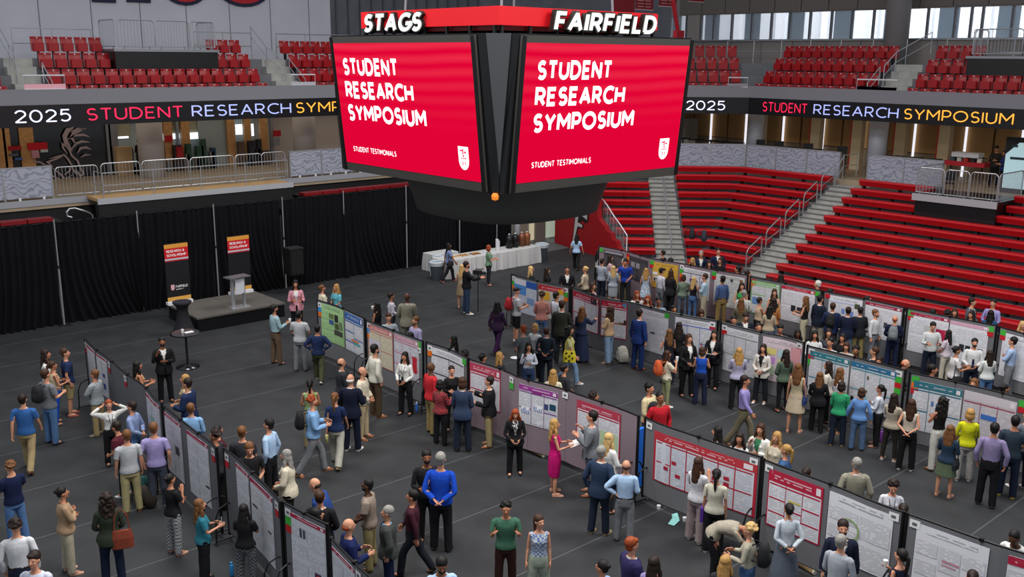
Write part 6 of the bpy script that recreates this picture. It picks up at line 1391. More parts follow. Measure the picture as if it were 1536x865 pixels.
# ================================================================ THE CROWD
TXT='''
75 522 90 628 100|f1|long:hdark|shirt;white|slim;char|black|cross||dark haired woman in white blouse behind the navy t-shirt man, far left
86.5 525 98 624 80|m0|short:hbrown|tee;navy|shorts;khaki|#8c3c34|pocket|yaw=-20|tall man in navy t-shirt and khaki shorts with red shoes, far left
73.5 543 87 636 70|f1|pony:hbrown|tank;beige|slim;royal|char|hold||brown haired person with bare arms between the navy shirt and the backpack, far left
72 555 80 665 55|m0|short:hbrown|tee;grey|straight;jean|black|hold|pack=black|man in grey t-shirt and jeans wearing a large black backpack, far left
33 590 46 704 18|m0|short:hdark|tee;blue|straight;khaki|#4c2c1c|stand|walk,belt|man in blue polo and khaki trousers walking away, far left
140 556 152 652 -55|m0|short:hlbrown|sweater;pl:lgrey:#78868c|straight;khaki|stone|cross|| man in grey plaid shirt and khakis leaning at the first left posters
166 601 168 696 172|f0|bun:hred|shirt;white|straight;black|black|head|lanyard|red haired woman in white blouse with both hands behind her head
196 608 213 702 -62|m0|side:hdark|shirt;#8c9cc4|straight;jean|white|back||young man with glasses in light blue shirt by the bare left board
190 632 186 742 -50|m1|short:hdark|tee;maroon|straight;black|white|lean||man in maroon polo leaning forward with white sneakers
194 646 200 767 -8|m0|short:hlbrown|tee;lgrey|straight;#a0946c|rust|stand|belt|man in pale grey polo and khaki trousers seen from behind, left group
231 635 240 758 12|m0|short:hlbrown|tee;lav|straight;#3a3f4c|lgrey|pocket|belt|man in lavender polo facing the second left board
258 712 264 829 55|f1|bun:hblack|tee;black|straight;pl:lgrey:#58585c|nude|chin||woman in black top and grey checked trousers beside the left board
247 507 250 602 172|m2|short+beard:hblack|jacket;black;white|straight;black|black|chin|lanyard|bearded man in black suit standing alone by the cocktail table
206 543 0 0 78|f1|long:hblack|tank;peach|slim;black|black|hold||long haired woman in peach top behind the bare left board
276 563 0 0 -80|f0|long:hblond|shirt;beige|slim;beige|white|front||blonde person mostly hidden behind the navy blazer by the left board
281 569 0 0 -60|m0|short:hdark|jacket;navy;white|straight;dnavy|black|hold||man in navy blazer behind the second left board
285.6 606 0 0 8|m0|short:hlbrown|shirt;sky|straight;char|black|front||man in pale blue shirt bent to the back of the second left board
326 639 0 0 60|f1|bun:hblack|sweater;maroon|straight;fl:white:pink|nude|front||woman in dark brown top glimpsed through the gap of the left boards
315 648 0 0 -60|m1|curly:hdark|sweater;char|straight;black|black|front||curly dark haired person peeking over the left board gap
362.5 641 0 0 10|m0|short:hlbrown|tee;char|straight;black|black|front||man in charcoal polo seen from behind over the third left board
373 663 0 0 175|m0|short:hlbrown|tee;black|straight;black|black|front|pit=-18,lanyard,phone|man in black polo looking down at his phone over the left board
402 630 0 0 -62|m0|side:hblack|shirt;ltblue|straight;black|white|pocket|lanyard|slim young man in light blue shirt and black trousers behind the left row
430 676 0 0 -75|f0|long:hgrey|jacket;cream;pink|straight;black|black|front||grey haired woman in cream vest and pink sleeves
454 592 472 710 85|m0|curly+beard:hred|sweater;sky|straight;grey|rust|hold|walk,pack=black,yaw=10|red haired bearded man in light blue hoodie walking right with backpack
473 570 469 672 5|f1|pony:hblack|tank;sage|straight;#8c7c60|beige|front||woman in sage green top with long black ponytail seen from behind
497 587 506 697 15|f0|pony:hlbrown|tee;navy|wide;#a8a498|khaki|stand|walk,bottle=#d8d48c|woman in navy t-shirt and pale wide trousers walking away with a bottle
533 562 529 675 25|m0|fringe:hwhite|jacket;dnavy;white|straight;dnavy|white|hold|laptop|white haired man in dark navy suit with white sneakers holding a folder
534 551 546 657 110|m0|fringe:hbrown|sweater;cream|straight;beige|rust|front||balding man in cream sweater and beige trousers behind the navy suit
517 538 516 640 70|m0|fringe:hdark|jacket;char;white|straight;#2c241e|black|front||balding man in dark suit looking toward the cream poster
563.5 518 565 624 65|m0|short+beard:hblack|sweater;#c9c5b8|straight;#4c3c2c|rust|pocket||bearded man in cream knit sweater and brown trousers facing the cream poster
610.4 529 609 621 -150|f1|long:hblack|shirt;white|straight;black|black|front|lanyard|woman in white blouse and black trousers before the pale pink poster
415.6 458 416 546 65|m1|short+beard:hblack|shirt;#8ca8b0|straight;#5c4a3a|black|cupR|belt,cup|heavy man in light blue shirt and brown trousers holding a cup
454 467 452 556 20|m1|short:hblack|tee;lgrey|straight;grey|#4c3c34|hold||man in pale patterned shirt and grey trousers next to the navy sweater
470 487 479 571 8|m1|short:hblack|sweater;navy|straight;olive|white|hips|walk,cup|man in navy sweater with hands on hips near the green poster
442.7 417 447 506 178|f1|long:hblack|jacket;pink;white|slim;black|black|hold||woman in pink blazer standing near the right end of the stage
483 428 0 0 70|f0|bun:hlbrown|tee;cream|slim;char|black|front||young woman in cream top behind the left end of the green poster
504 427 0 0 -130|f0|wavy:hblond|tee;aqua|slim;char|black|front|lanyard|blonde woman in aqua blouse behind the green poster
565.6 454 0 0 -55|f1|long:hblack|tank;black|slim;black|black|drink|cup|woman in black top drinking from a cup behind the cream poster
586.5 440 0 0 80|f1|bun:hdark|shirt;#c9c5d0|slim;char|black|front||dark haired woman in pale blouse left of the tan suit
607.3 440 612 528 4|m3|bald:hblack|jacket;stone;white|straight;#7c776c|black|front||bald man in a tan suit seen from behind in the middle
583 471 0 0 170|m0|side:hbrown|shirt;#9aa4ac|slim;char|black|front||young man in grey shirt facing us over the cream poster board
623 476 0 0 -130|m0|short+beard:hlbrown|shirt;#a8a0c4|straight;char|black|front||man in pale lavender shirt behind the pink poster board
616 499 0 0 10|f1|long:hblack|sweater;char|slim;black|black|front||dark haired head just above the pink poster board
655 544 648 650 60|m3|bald:hblack|sweater;#b82830|straight;#8c7a50|black|stand||dark skinned man in bright red pullover and khakis
661.5 571 661 666 35|f2|bob:hblack|sweater;pl:red:char|straight;black|black|hold||woman in red and black plaid jacket
687.5 548 0 0 165|f0|bun:hdark|sweater;black|straight;black|black|hold||woman in black top facing us, listening to the pointing man
693.7 567 694 676 8|f0|bob:hbrown|jacket;#2c3850;white|straight;#1c2434|black|front||woman in dark blue trouser suit seen from behind
738.5 565 735 668 -82|m0|short:hdark|jacket;black;white|straight;#9c8c64|rust|point|hpitx|man in black sweater and khakis gesturing at the crimson poster
765.6 613 772 711 176|f0|wavy:hred|jacket;black;fl:white:black|straight;black|black|front|pit=-20,phone|strawberry blonde woman in black cardigan and floral top looking down
830 630 831 740 82|f0|wavy:hblond|tank;hot|pencil;hot|nude|hold|paper|woman in a hot pink dress holding clipboard papers
891.7 618 885 741 -80|m0|short:hblack|jacket;#6c7076;white|straight;#5c6066|rust|talk||man in grey suit raising his hands at the crimson poster
914.6 651 0 0 50|f0|long:hlblond|sweater;white|slim;char|black|front||blonde woman in white cardigan beside the grey suit
912.5 671 898 800 28|m0|short:hgrey|jacket;#26344c;white|straight;#1c2434|khaki|pocket||grey haired man in navy suit below the board gap
937.5 691 935 812 2|m0|fringe:hbrown|shirt;ltblue|straight;grey|brown|hipsL|belt|balding man in light blue shirt with hand on hip, centre foreground
696 530 0 0 20|m2|curly:hblack|sweater;black|straight;black|black|front||person with puffy black hair above the white poster board
711 532 0 0 60|f1|bun:hblack|sweater;char|straight;black|black|front||dark haired head beside the puffy black hair behind the middle row
681 505 0 0 -70|f1|wavy:hblack|shirt;#9c98a0|slim;black|black|front||woman with long dark hair looking left behind the white poster board
740.6 530 0 0 85|f0|long:hblond|sweater;char|slim;black|black|front||blonde woman looking right behind the crimson poster board
701 393 700 470 82|m0|short+beard:hdark|sweater;black|straight;#2c3c54|white|point||cameraman in black shirt and jeans behind a video camera
694 397 693 462 10|f0|long:hlblond|tank;#b8a488|mini;#8c7860|nude|front|tote=#b8a070|blonde woman with straw tote beside the cameraman
678 364 669 422 75|m2|long:hblack|tee;#7888b0|straight;#1c1c24|#8c4c44|stand|walk,bag=black|person in blue t-shirt with black bag walking past the trash cans
738 368 733 428 80|f0|bob:hred|tee;#6c8c70|slim;#24242c|black|hold||woman in green top standing at the buffet table
858 351 864 404 8|f1|long:hblack|tee;ltblue|straight;black|black|wide|walk|long haired woman in pale blue top walking by the red wall
745.8 451 746 528 30|f2|wavy:hblack|jacket;purple;white|straight;#3c1c44|black|stand|walk|woman in a dark purple trouser suit walking in the open aisle
778 432 774 513 70|m0|cap:black|tee;lgrey|shorts;black|white|hold|pack=#a01c24|young man in black cap and shorts with a red backpack
819 438 816 520 5|f1|curly:hbrown|sweater;#a87068|slim;jean|white|front||curly haired woman in dusty pink top facing the red and yellow poster
840 439 829 520 55|m1|side:hblack|shirt;#c8ccd4|straight;char|black|stand|bag=#b01c28|man in white shirt carrying a red bag near the third row
846 450 838 546 8|m0|short:hbrown|jacket;#2e3028;white|straight;#24262a|black|hold||man in dark olive suit seen from behind at the third row
868.7 461 871 541 25|f0|wavy:hlbrown|sweater;#26304a|maxi;#26304a|nude|point||woman in long navy dress pointing at the left crimson poster
917.5 460 912 544 -60|f0|longcurl:hbrown|sweater;#b89878|wide;#7c94b0|nude|chin||woman with long curly brown hair in tan top and flared jeans
956 465 956 554 42|m0|short:hdark|jacket;#1a3068;white|straight;#182c5c|#5c2418|stand||man in bright blue suit by the white backpack
854 488 853 577 95|f0|longcurl:hblack|tee;#c4c08c|straight;#7890b0|white|stand|walk,tote=#d8c830|woman in pale yellow top and ripped jeans with sunflower tote
813.5 492 814 571 12|m1|short:hbrown|jacket;#1c2430;ltblue|straight;#1c222c|black|back||man in navy vest over light blue shirt seen from behind
808 488 0 0 -150|f0|bob:hblond|sweater;#c8ccd0|straight;char|white|front||fair haired person in white behind the navy vest
785 489 0 0 -40|m0|side:hred|tee;#585c60|straight;char|black|front||ginger haired man in grey t-shirt left of the navy vest
791.7 515 792 598 172|f1|wavy:hblack|shirt;#c4c8d4|straight;#2c3c5c|black|chin|phone|dark haired woman in pale blouse and jeans behind the mauve board
832 554 0 0 5|f0|long:hblond|sweater;cream|slim;char|black|front||long blonde hair seen from behind over the mauve board
844 548 0 0 60|f1|bun:hblack|sweater;char|slim;black|black|front||small dark haired head beside the long blonde hair at the mauve board
890.6 589 0 0 70|m1|curly:hdark|sweater;char|straight;black|black|front||curly dark haired head above the right part of the mauve board
975 576 0 0 120|m1|short:hblack|sweater;#d0c098|straight;char|black|front||young man in cream sweatshirt behind the right end of the mauve board
990.6 590 0 0 150|m2|crop:hblack|sweater;#b41c28|straight;char|black|pocket|pack=#202028|young man in red jacket with a dark backpack strap
1002 533 997 602 62|f0|long:hbrown|tee;cream|slim;#8c8c68|white|drink|cup,pack=orange|woman with orange backpack and pale trousers drinking
1049 521 1049 606 2|f0|bob:hbrown|tank;royal|straight;#1c2238|black|hold||woman in royal blue sleeveless top seen from behind
1040 502 1029 594 150|f0|long:hbrown|jacket;black;white|straight;black|black|front||woman in black blazer, left of the pair talking to the royal blue top
1068.5 496 1067 582 -165|f0|long:hdark|jacket;black;white|straight;black|black|hold|paper|woman in black blazer holding paper, right of the royal blue top
1003 494 1001 575 -20|f0|long:hlbrown|tank;#20222a|straight;#1c2030|black|hold||woman in black sleeveless top before the blue ruled poster
1010 484 1014 570 5|f1|long:hdark|sweater;black|straight;black|black|front||long brown haired person right behind the black sleeveless top
1115.6 522 1103 612 -12|f0|wavy:hblond|sweater;#a9a3bc|straight;black|black|cross||blonde woman in lilac jacket and black trousers
1144.8 517 1140 603 -162|f0|long:hdark|jacket;#c9c4bc;black|straight;#20242c|white|front||woman in cream blazer over black top near the pastel poster
1125 563 1112 668 97|m1|short:hdark|shirt;#8c80b8|straight;#6c6450|brown|stand|walk,belt|man in lavender shirt walking right through the centre aisle
1179 546 1190 648 12|f0|wavy:hlbrown|tank;#b8a888|mini;#b8a890|nude|stand|bag=#26386c|woman in short cream dress with blue drawstring bag
1179 525 0 0 -30|f1|long:hdark|sweater;#4c5c4c|slim;black|black|front||dark haired woman facing the pastel poster beside the board gap
1076 641 0 0 -75|f0|long:hblack|sweater;lgrey|slim;black|black|front||long dark haired woman looking left above the wide red poster
1110 650 0 0 -170|f1|wavy:hdark|shirt;white|slim;black|black|drink||woman with hand at her mouth behind the wide red poster
1141.7 637 0 0 -160|f0|long:hbrown|jacket;white;green|slim;black|black|chin||woman in white cardigan over green top behind the wide red poster
1165.6 649 0 0 -150|f0|long:hblond|sweater;cream|slim;black|black|front||blonde woman in cream top right of the white cardigan
1179 668 0 0 -75|f0|pony:hblond|sweater;#3c5c88|slim;black|black|front||blonde woman in denim jacket at the gap between two boards
1211 702 0 0 20|f1|bun:hdark|sweater;char|slim;black|black|front||dark haired head just above the crimson board in the lower right
1285.6 688 0 0 -15|m0|short:hgrey|jacket;stone;white|straight;char|black|pocket||grey haired man in tan blazer behind the green ring poster
1340.5 720 0 0 172|f0|curly:hdark|shirt;#c8c8d0|slim;char|black|hold|pit=-22,lanyard|curly haired woman in white shirt looking down, lower right
1356 756 0 0 0|f1|bun:hdark|sweater;char|slim;black|black|front||dark haired head at the board corner in the lower right
1527 791 0 0 -160|m3|crop:hblack|shirt;white|straight;char|black|lean|lanyard,pit=-15|dark skinned man in white shirt bending at the lower right edge
1049 687 1042 811 35|f0|long:hbrown|tee;#c4c4c8|wide;#8c7c7c|white|chin||woman in white top and mauve wide trousers pointing at the red poster
1072 705 1068 828 8|f1|pony:hblack|tee;#b9b4a4|straight;black|white|stand|paper2|woman in cream t-shirt and black trousers with a purple folder
1121 765 1100 866 95|f1|bun:hdark|tee;#9c9484|straight;black|black|bend||person bending forward in a beige top at the gap of the right boards
1126 787 0 0 -80|f0|curly:hlblond|shirt;#a8a290|slim;#3c5880|white|hold|pack=#1c1c20|curly blonde woman in cream shirt with black backpack
1088.5 835 0 0 10|f0|long:hblond|sweater;#2c2c30|slim;black|black|front||long blonde hair at the bottom edge, seen from behind
1184 756 0 0 -18|f1|bun:hblack|shirt;#c0c8d0|maxi;#5c6470|black|back||woman in pale denim jacket and long grey skirt, hands behind back
949 808 0 0 58|m0|side:hred|jacket;#2c2850;white|straight;char|black|front||ginger haired man in dark purple blazer at the bottom edge
982 836 0 0 25|f0|long:hdark|sweater;#8c80b0|slim;black|black|front||dark long haired woman in lilac top at the bottom edge
905 842 0 0 -60|f1|bun:hblack|shirt;#90a8c8|slim;black|black|front||dark haired person with sunglasses on the head at the bottom edge
1262.6 801 0 0 22|m0|short:hgrey|shirt;#989ca4|straight;char|black|front||grey haired man in pale checked shirt, bottom right
1264.8 786 0 0 172|m0|short+beard:hdark|jacket;#161c30;white|straight;char|black|stand||dark haired man in navy blazer facing us behind the grey haired man
1351.5 824 0 0 -55|f0|pony:hblack|tank;#161c30|slim;black|black|cupR|cup|woman with dark ponytail and navy top holding a cup, bottom right
1460 856 0 0 0|f1|bun:hdark|sweater;char|slim;black|black|front||dark haired head below the red text poster at the bottom edge
639.6 677 0 0 172|m2|short+beard:hblack|sweater;#1c1c20|straight;black|black|hold|lanyard|bearded man in black jacket facing the royal blue jacket
655 679 668 826 12|m0|short:hgrey|sweater;#1444b0|straight;#1c1c20|black|back||grey haired man in royal blue jacket with hands behind his back
634.4 734 620 861 -78|m1|short:hblack|shirt;#3c1824|straight;#181a22|black|stand|walk,lanyard|man in maroon shirt and dark trousers with a badge
661.5 834 0 0 172|m2|short+beard:hblack|shirt;ltblue|straight;char|black|front|lanyard,pit=-20|bearded man in light blue shirt at the bottom edge, below the maroon shirt
766.7 753 758 885 178|m1|curly:hblack|tee;#3c6450|straight;#38201c|black|talk|pit=-8|curly haired man in green t-shirt and maroon trousers walking toward us
808 774 807 905 176|f0|pony:hbrown|tank;pl:#5c78a8:#c0c4c8|wide;#98a090|white|stand|yaw=30|woman in blue and white patterned vest and pale green jeans
476 716 0 0 -70|m0|fringe:hdark|jacket;#24407c;white|straight;char|black|lean||balding man with glasses in bright navy jacket behind the nearest left board
479 741 0 0 15|m0|short:hbrown|jacket;black;white|straight;black|black|front||brown haired man in black suit behind the nearest left board
477 760 0 0 85|f0|bob:hblack|sweater;black|straight;black|black|front||short black haired woman looking right behind the nearest left board
539.6 720 556 852 -75|m3|crop+beard:hblack|tee;#8c7c70|straight;#8c8058|#7c6030|front||man in taupe t-shirt and khakis standing near the bottom left centre
517.7 781 0 0 75|m0|fringe:hred|sweater;#16204c|straight;char|black|hold||balding man in navy sweater reaching over the lower left board
587.5 762 578 890 -85|m0|short:hgrey|jacket;#3c3e3c;sky|straight;#182040|black|pocket||grey haired man in dark grey jacket and light blue shirt, bottom left centre
299 750 309 872 80|f0|long:hlbrown|tee;teal|wide;black|black|hold|phone|woman with long light brown hair in teal top holding a phone
375 761 366 874 22|f1|long:hblack|tee;black|straight;pl:char:grey|black|cross||woman in black top and dark checked trousers at the third left board
10.4 694 32 812 -25|m0|curly:hlbrown|tee;#141c3c|straight;#4c6c98|white|chin||curly haired man in navy polo and jeans at the left edge
96 732 106 858 82|f1|bun:hblack|sweater;#a08468|straight;#a49c88|nude|cross||woman in tan cardigan and beige trousers with folded arms
163.5 739 172 875 2|f0|longcurl:hdark|jacket;#2c3428;black|straight;#161e34|black|front|tote=#7c3420|woman in dark green coat with a brown leather shoulder bag
22 780 0 0 10|m0|curly:hdark|shirt;#c8c8cc|straight;#1c2438|black|pocket|belt|dark haired man in white shirt from behind at the bottom left corner
50 830 0 0 -150|m0|side:hdark|shirt;#c4c8d8|straight;char|black|front|lanyard|boy in white shirt with lanyard at the bottom left corner
894.6 376 896 434 60|f1|wavy:hblack|shirt;#c8c4bc|pencil;black|black|front||dark haired woman in white blouse and black skirt by the dark poster
903 395 902 444 40|m0|short:hdark|sweater;#9098a4|straight;#202838|black|hold||man in light grey sweater near the left end of the back row
917.5 383 0 0 80|f0|long:hdark|sweater;#c0a0a4|slim;black|black|hold||brown haired woman in pink top at the dark posters
925 400 923 458 0|f0|long:hlblond|sweater;#98a0a8|pencil;#98a0a8|nude|front||blonde woman in a loose grey dress seen from behind, back row
934 387.5 0 0 -170|m1|short:hblack|tee;#2040a0|straight;char|black|lean||dark haired man in blue t-shirt leaning in, back row
944.6 388.5 946 449 -65|m0|short:hwhite|shirt;#c4c09c|straight;#7c7458|brown|hold||white haired man in pale yellow shirt, back row
970.6 403 971 462 8|f0|wavy:hblond|tank;fl:#7c98b0:#c4ccd4|mini;fl:#7c98b0:#c4ccd4|nude|front||blonde woman in blue floral dress, back row
1005 403 1001 458 55|m0|short:hblack|shirt;#c4c4cc|straight;#6c7078|black|stand||dark haired man in white shirt and grey trousers before the yellow poster
1011 406 0 0 40|f0|long:hbrown|jacket;#1c1c20;white|straight;black|black|front||woman in dark clothes just right of the white shirted man, back row
1025.8 415 1024 472 2|f0|bob:hbrown|sweater;#6c7c6c|slim;#5c6c7c|black|front||woman in grey green top and jeans seen from behind, back row
1044.6 416 1041 474 35|f0|long:hlblond|tank;#1c1c28|slim;#4c6c98|nude|hold||blonde woman in black top and blue jeans, back row
1061 409 1063 480 -88|m0|short:hbrown|shirt;#a4bccc|straight;#b0a890|white|cross||tall man in pale blue shirt and cream trousers, back row
1092.5 412 1087 485 -35|m2|short+beard:hblack|shirt;#485c88|straight;#8c7448|brown|stand|belt|man in blue shirt and khaki trousers facing the pale poster
1113 425 0 0 172|f0|wavy:hdark|tank;#2c8c48|slim;black|black|front||woman in bright green top facing us, back row
1116.5 436 0 0 5|m0|short:hgrey|shirt;#c4c4c0|straight;char|black|front|pack=#9c9c98|grey haired person in white shirt with pale backpack, back row
1112 448 0 0 -5|f0|long:hlbrown|sweater;#5c5844|slim;black|black|front||long light brown hair from behind in front of the grey haired person
1141.5 447 0 0 55|f1|bun:hdark|tank;#b8a088|slim;black|black|cross||woman in sleeveless beige top before the green framed poster
1163 434 0 0 172|f0|long:hbrown|tank;fl:#c87838:#d8c8b8|maxi;#8c4c34|nude|front||woman in orange floral dress facing us by the green framed poster
1158 448 0 0 5|f1|longcurl:hdark|sweater;#a86c3c|slim;#5c6c7c|black|front||dark curly hair from behind in front of the orange floral dress
1155 464 1151 524 0|f0|long:hblack|sweater;#ac9c84|slim;#68788c|white|front||woman in beige sweater seen from behind below the green framed poster
1170.6 487 0 0 175|m1|short:hblack|sweater;char|straight;black|black|front|pit=-15|dark haired head looking down above the pastel poster board
1138 486 0 0 160|m1|crop:hdark|sweater;stone|straight;black|black|front||cropped brown haired head behind the third row board gap
1101 475 0 0 175|m1|short:hblack|sweater;char|straight;black|black|front||dark haired head behind the board gap near the maroon photos
1118.5 469 0 0 170|m0|short:hdark|jacket;#181c28;white|straight;black|black|front|pit=-20|man in dark suit looking down behind the third row
1051 463.5 0 0 160|f0|bob:hbrown|sweater;black|straight;black|black|front|pit=-20|brown haired person looking down behind the blue ruled poster
1011 459 0 0 150|f1|bun:hblack|sweater;char|straight;black|black|front||low dark haired head between the plain and the blue ruled posters
988 447 0 0 175|m2|short:hblack|shirt;#88a0b4|straight;char|black|front||black haired man in light shirt behind the plain white poster
971.7 444 0 0 -170|f0|wavy:hred|tank;fl:#b06070:#e0d8d0|slim;black|black|front||auburn haired woman in floral top behind the third row
956 437.5 0 0 170|f0|long:hred|jacket;#c8c4c4;black|slim;black|black|front||red haired woman in white jacket behind the blue suit
878 400 0 0 -70|f0|bun:hlblond|sweater;#b8a890|slim;black|black|front||blonde woman with updo in beige behind the crimson poster board
889.6 425 0 0 120|f0|wavy:hbrown|tank;fl:#c07c84:#d8ccc8|slim;black|black|front||brown haired woman in pink floral top behind the crimson posters
851 400 0 0 175|m1|short:hblack|jacket;#14161c;white|straight;black|black|front|tie|man in black suit facing us above the board gap of the third row
821 402 0 0 80|f0|long:hdark|sweater;black|slim;black|black|front||brown haired woman in black behind the colourful posters
797 400 0 0 85|f0|wavy:hlblond|sweater;#26282c|slim;black|black|front||blonde woman in black at the far end of the third row
994.6 376 0 0 -60|f1|bun:hblack|sweater;#1c1c20|slim;black|black|front||dark haired person in black behind the yellow poster board
1007 388.5 0 0 30|m1|curly:hblack|sweater;#20242c|slim;black|black|front||small dark head behind the mauve board, beside the black jacket
1039 387.5 0 0 -160|f0|wavy:hblond|sweater;#26282c|slim;black|black|front||blonde head behind the purple chart poster
1052 377 0 0 175|m0|short:hgrey|jacket;#16203c;white|straight;black|black|front|tie|grey haired man in navy suit facing us behind the back row
1064 392 0 0 170|f0|wavy:hdark|sweater;char|slim;black|black|front||brown haired woman between the two navy suits behind the back row
1078 373 0 0 172|m0|short:hdark|jacket;#16203c;white|straight;black|black|front||younger man in navy suit behind the back row, right of the pair
1081 387 0 0 -150|f0|long:hbrown|sweater;black|slim;black|black|front||long brown haired woman below the younger navy suit
1107 400 0 0 -80|m1|short:hblack|sweater;char|slim;black|black|front||black haired head behind the right end of the mauve board
1122.7 407 0 0 85|m1|short:hdark|sweater;#88684c|slim;black|black|front||brown clad person at the gap right of the mauve board
1171.7 412 0 0 20|f1|wavy:hdark|sweater;#584030|slim;black|black|front||dark haired head above the green framed poster
1227.5 422 0 0 -80|m0|short:hwhite|sweater;#3c3c40|slim;black|black|front||white haired person behind the crimson headed poster
1246 434 0 0 60|m1|short:hblack|sweater;char|slim;black|black|front||black haired head right of the white haired person
1303 445 0 0 90|m1|crop:hblack|sweater;char|slim;black|black|front||dark head just above the grey photo poster, back row
1216 446 1208 522 -72|f0|wavy:hlbrown|tank;black|straight;#b0a890|nude|hold||woman in black top and cream trousers reaching to the white poster
1228.7 443 1219 524 40|m0|short:hblack|jacket;#141c2c;white|straight;#b8b0a0|brown|stand||man in dark blazer with light trousers next to the cream trousers woman
1246 455 1243 534 8|m1|short:hbrown|jacket;navy;white|straight;char|black|front|pack=#17171a|man in blue blazer with a black backpack at the blue diagram poster
1271 461 1269 540 0|m1|short:hdark|jacket;#161d33;white|straight;#5c6c80|black|front||broad man in navy jacket and grey jeans from behind
1290.8 460 1288 536 -22|m1|short:hblack|jacket;#202228;white|straight;#8c7c50|black|front||man in charcoal jacket and khakis right of the broad man
1330.6 461 1323 539 115|m0|short+beard:hlbrown|shirt;#c8c8cc|straight;#6c7078|black|stand|belt|bearded man in white shirt and grey trousers explaining his poster
1350 472 1342 550 3|m0|fringe:hred|sweater;#161d38|straight;#18203c|black|front|pack=#74787c|man in navy sweater with a grey backpack
1426.8 480 1416 562 165|m0|short:hblack|sweater;#c4c8c8|straight;#1c2434|black|hold|pit=-12|dark haired man in white sweater in front of the pink topped poster
1413 496 1404 566 -60|f1|long:hblack|tee;#c0b4bc|straight;#b8b0a0|white|front||long black haired woman in pale pink top and cream trousers
1459 509 1452 596 172|m0|short+beard:hblack|shirt;#cccccc|straight;#1c2434|black|front|tie=#1c2040,belt|man in white shirt and navy tie facing us at the right
1435 520 0 0 65|f1|bun:hblack|tee;#c4c0c0|straight;black|black|hold|bag=black|dark haired woman in white t-shirt beside the man with the tie
1486 530 1474 604 -25|f1|long:hdark|sweater;#c8ccc8|slim;#4c6c98|white|front||long dark haired woman in white jacket right of the tie
1533 504 1520 596 -85|m0|short:hblack|shirt;#9cb0d0|straight;grey|black|cross||man in light blue shirt at the right edge, back row
1399 548 0 0 85|m1|short:hblack|sweater;char|straight;black|black|front||dark haired boy looking right above the teal framed poster
1355 537 0 0 95|m0|fringe:hred|sweater;char|straight;black|black|lean||bald man looking right above the board gap of the teal posters
1204 496 0 0 175|f3|wavy:hblack|sweater;#b0a898|slim;black|black|front||dark skinned woman behind the board, leftmost of the seated looking group
1223 496 0 0 172|f1|long:hblack|sweater;#c8c8c8|slim;black|black|front||long black haired woman in white behind the left teal poster
1242.6 496 0 0 178|f0|long:hdark|tee;#3c4048|slim;black|black|front||long dark haired woman in grey behind the left teal poster
1257.6 500 0 0 -160|f1|long:hblack|sweater;black|slim;black|black|front||dark haired woman in black third from the board end
1250.7 508 0 0 -150|m1|short:hblack|tee;#c0c4c8|slim;black|black|front||short haired boy in white between the women above the teal poster
1267 515 0 0 -170|f0|bob:hbrown|sweater;#b0a8a0|slim;black|black|front||brown haired woman low behind the teal posters
1285.4 520 0 0 -172|f2|curly:hblack|sweater;#3c2c2c|slim;black|black|front||curly dark haired woman between the teal posters
1308.6 521 0 0 -95|m0|short:hbrown|jacket;#1c1f28;white|slim;black|black|front||brown haired man in dark jacket looking left above the right teal poster
1319 536 0 0 -165|f1|wavy:hdark|sweater;char|slim;black|black|front||dark haired woman low above the right teal poster
1461.6 569 0 0 -160|f0|wavy:hlbrown|sweater;#9c8c80|slim;black|black|front||light brown haired head above the maroon ruled poster
1509 577 0 0 60|f1|bun:hblack|sweater;black|slim;black|black|front||dark haired woman in black above the right end of the third row
1459 448 0 0 100|m0|short:hdark|jacket;#586068;white|slim;black|black|front||man in grey vest behind the back row at the right
1455.8 467 0 0 -150|f0|long:hdark|sweater;#687078|slim;black|black|front||long haired girl in front of the grey vest, behind the back row
1433.8 464 0 0 170|f0|wavy:hbrown|sweater;#8c5040|slim;black|black|front||brown haired girl behind the crimson lined poster
1422 466 0 0 30|m1|curly:hblack|sweater;black|slim;black|black|front||black haired head left of the brown haired girl
1401 465 0 0 60|m1|short:hblack|sweater;black|slim;black|black|front||black haired head just over the crimson lined poster
1490.5 450 0 0 -160|m0|short:hdark|shirt;#9c94c8|slim;black|black|front||man in lavender shirt behind the back row at the far right
1487 466 0 0 10|f0|long:hblack|sweater;#2c4c70|slim;black|black|front||black haired woman in blue in front of the lavender shirt
1534.6 483 0 0 160|f0|wavy:hlblond|sweater;#8c8070|slim;black|black|front||blonde head at the right edge behind the back row
1235.6 559 1228 647 5|f0|long:hlbrown|jacket;black;white|straight;black|black|front||woman in black trouser suit with long fair brown hair, third row group
1243.7 543 0 0 -80|f1|long:hdark|sweater;#c8c0b4|slim;black|black|front||dark haired woman in cream behind the long haired girls, third row group
1258.8 553 1247 648 60|f0|long:hlbrown|tee;#ccccd0|slim;#202028|tan|front||girl with long brown hair in white t-shirt, third row group
1263.4 573 1256 668 10|f0|bob:hdark|sweater;#2c9060|straight;#1c2434|tan|front||woman in bright green sweater and dark jeans
1290 586 1284 670 2|f0|bob:hbrown|sweater;#6088c0|straight;#506888|black|wide||woman in blue quilted vest and jeans seen from behind
1321.4 581 1313 665 -75|f1|pony:hblack|shirt;#c0c4cc|straight;black|nude|hold||woman with dark ponytail in pale blouse and wide black trousers
1344.5 591 1332 690 25|f1|long:hdark|sweater;#a89c8c|slim;#2c2824|white|cross||dark haired woman in beige top with white sneakers
1363 600 1357 704 8|f0|long:hbrown|tank;#c0b8a8|straight;black|white|back||woman in cream tank top and black trousers with hands behind her
1416.4 596 1401 704 -50|f1|longcurl:hblack|tank;black|straight;#c8c4bc|brown|cross||curly black haired woman in black tank and white trousers
1457 614 1443 720 -8|f0|bob:hblond|sweater;#c8c81c|straight;#a8a4a0|white|front|bag=#26262a|woman in a bright yellow jacket
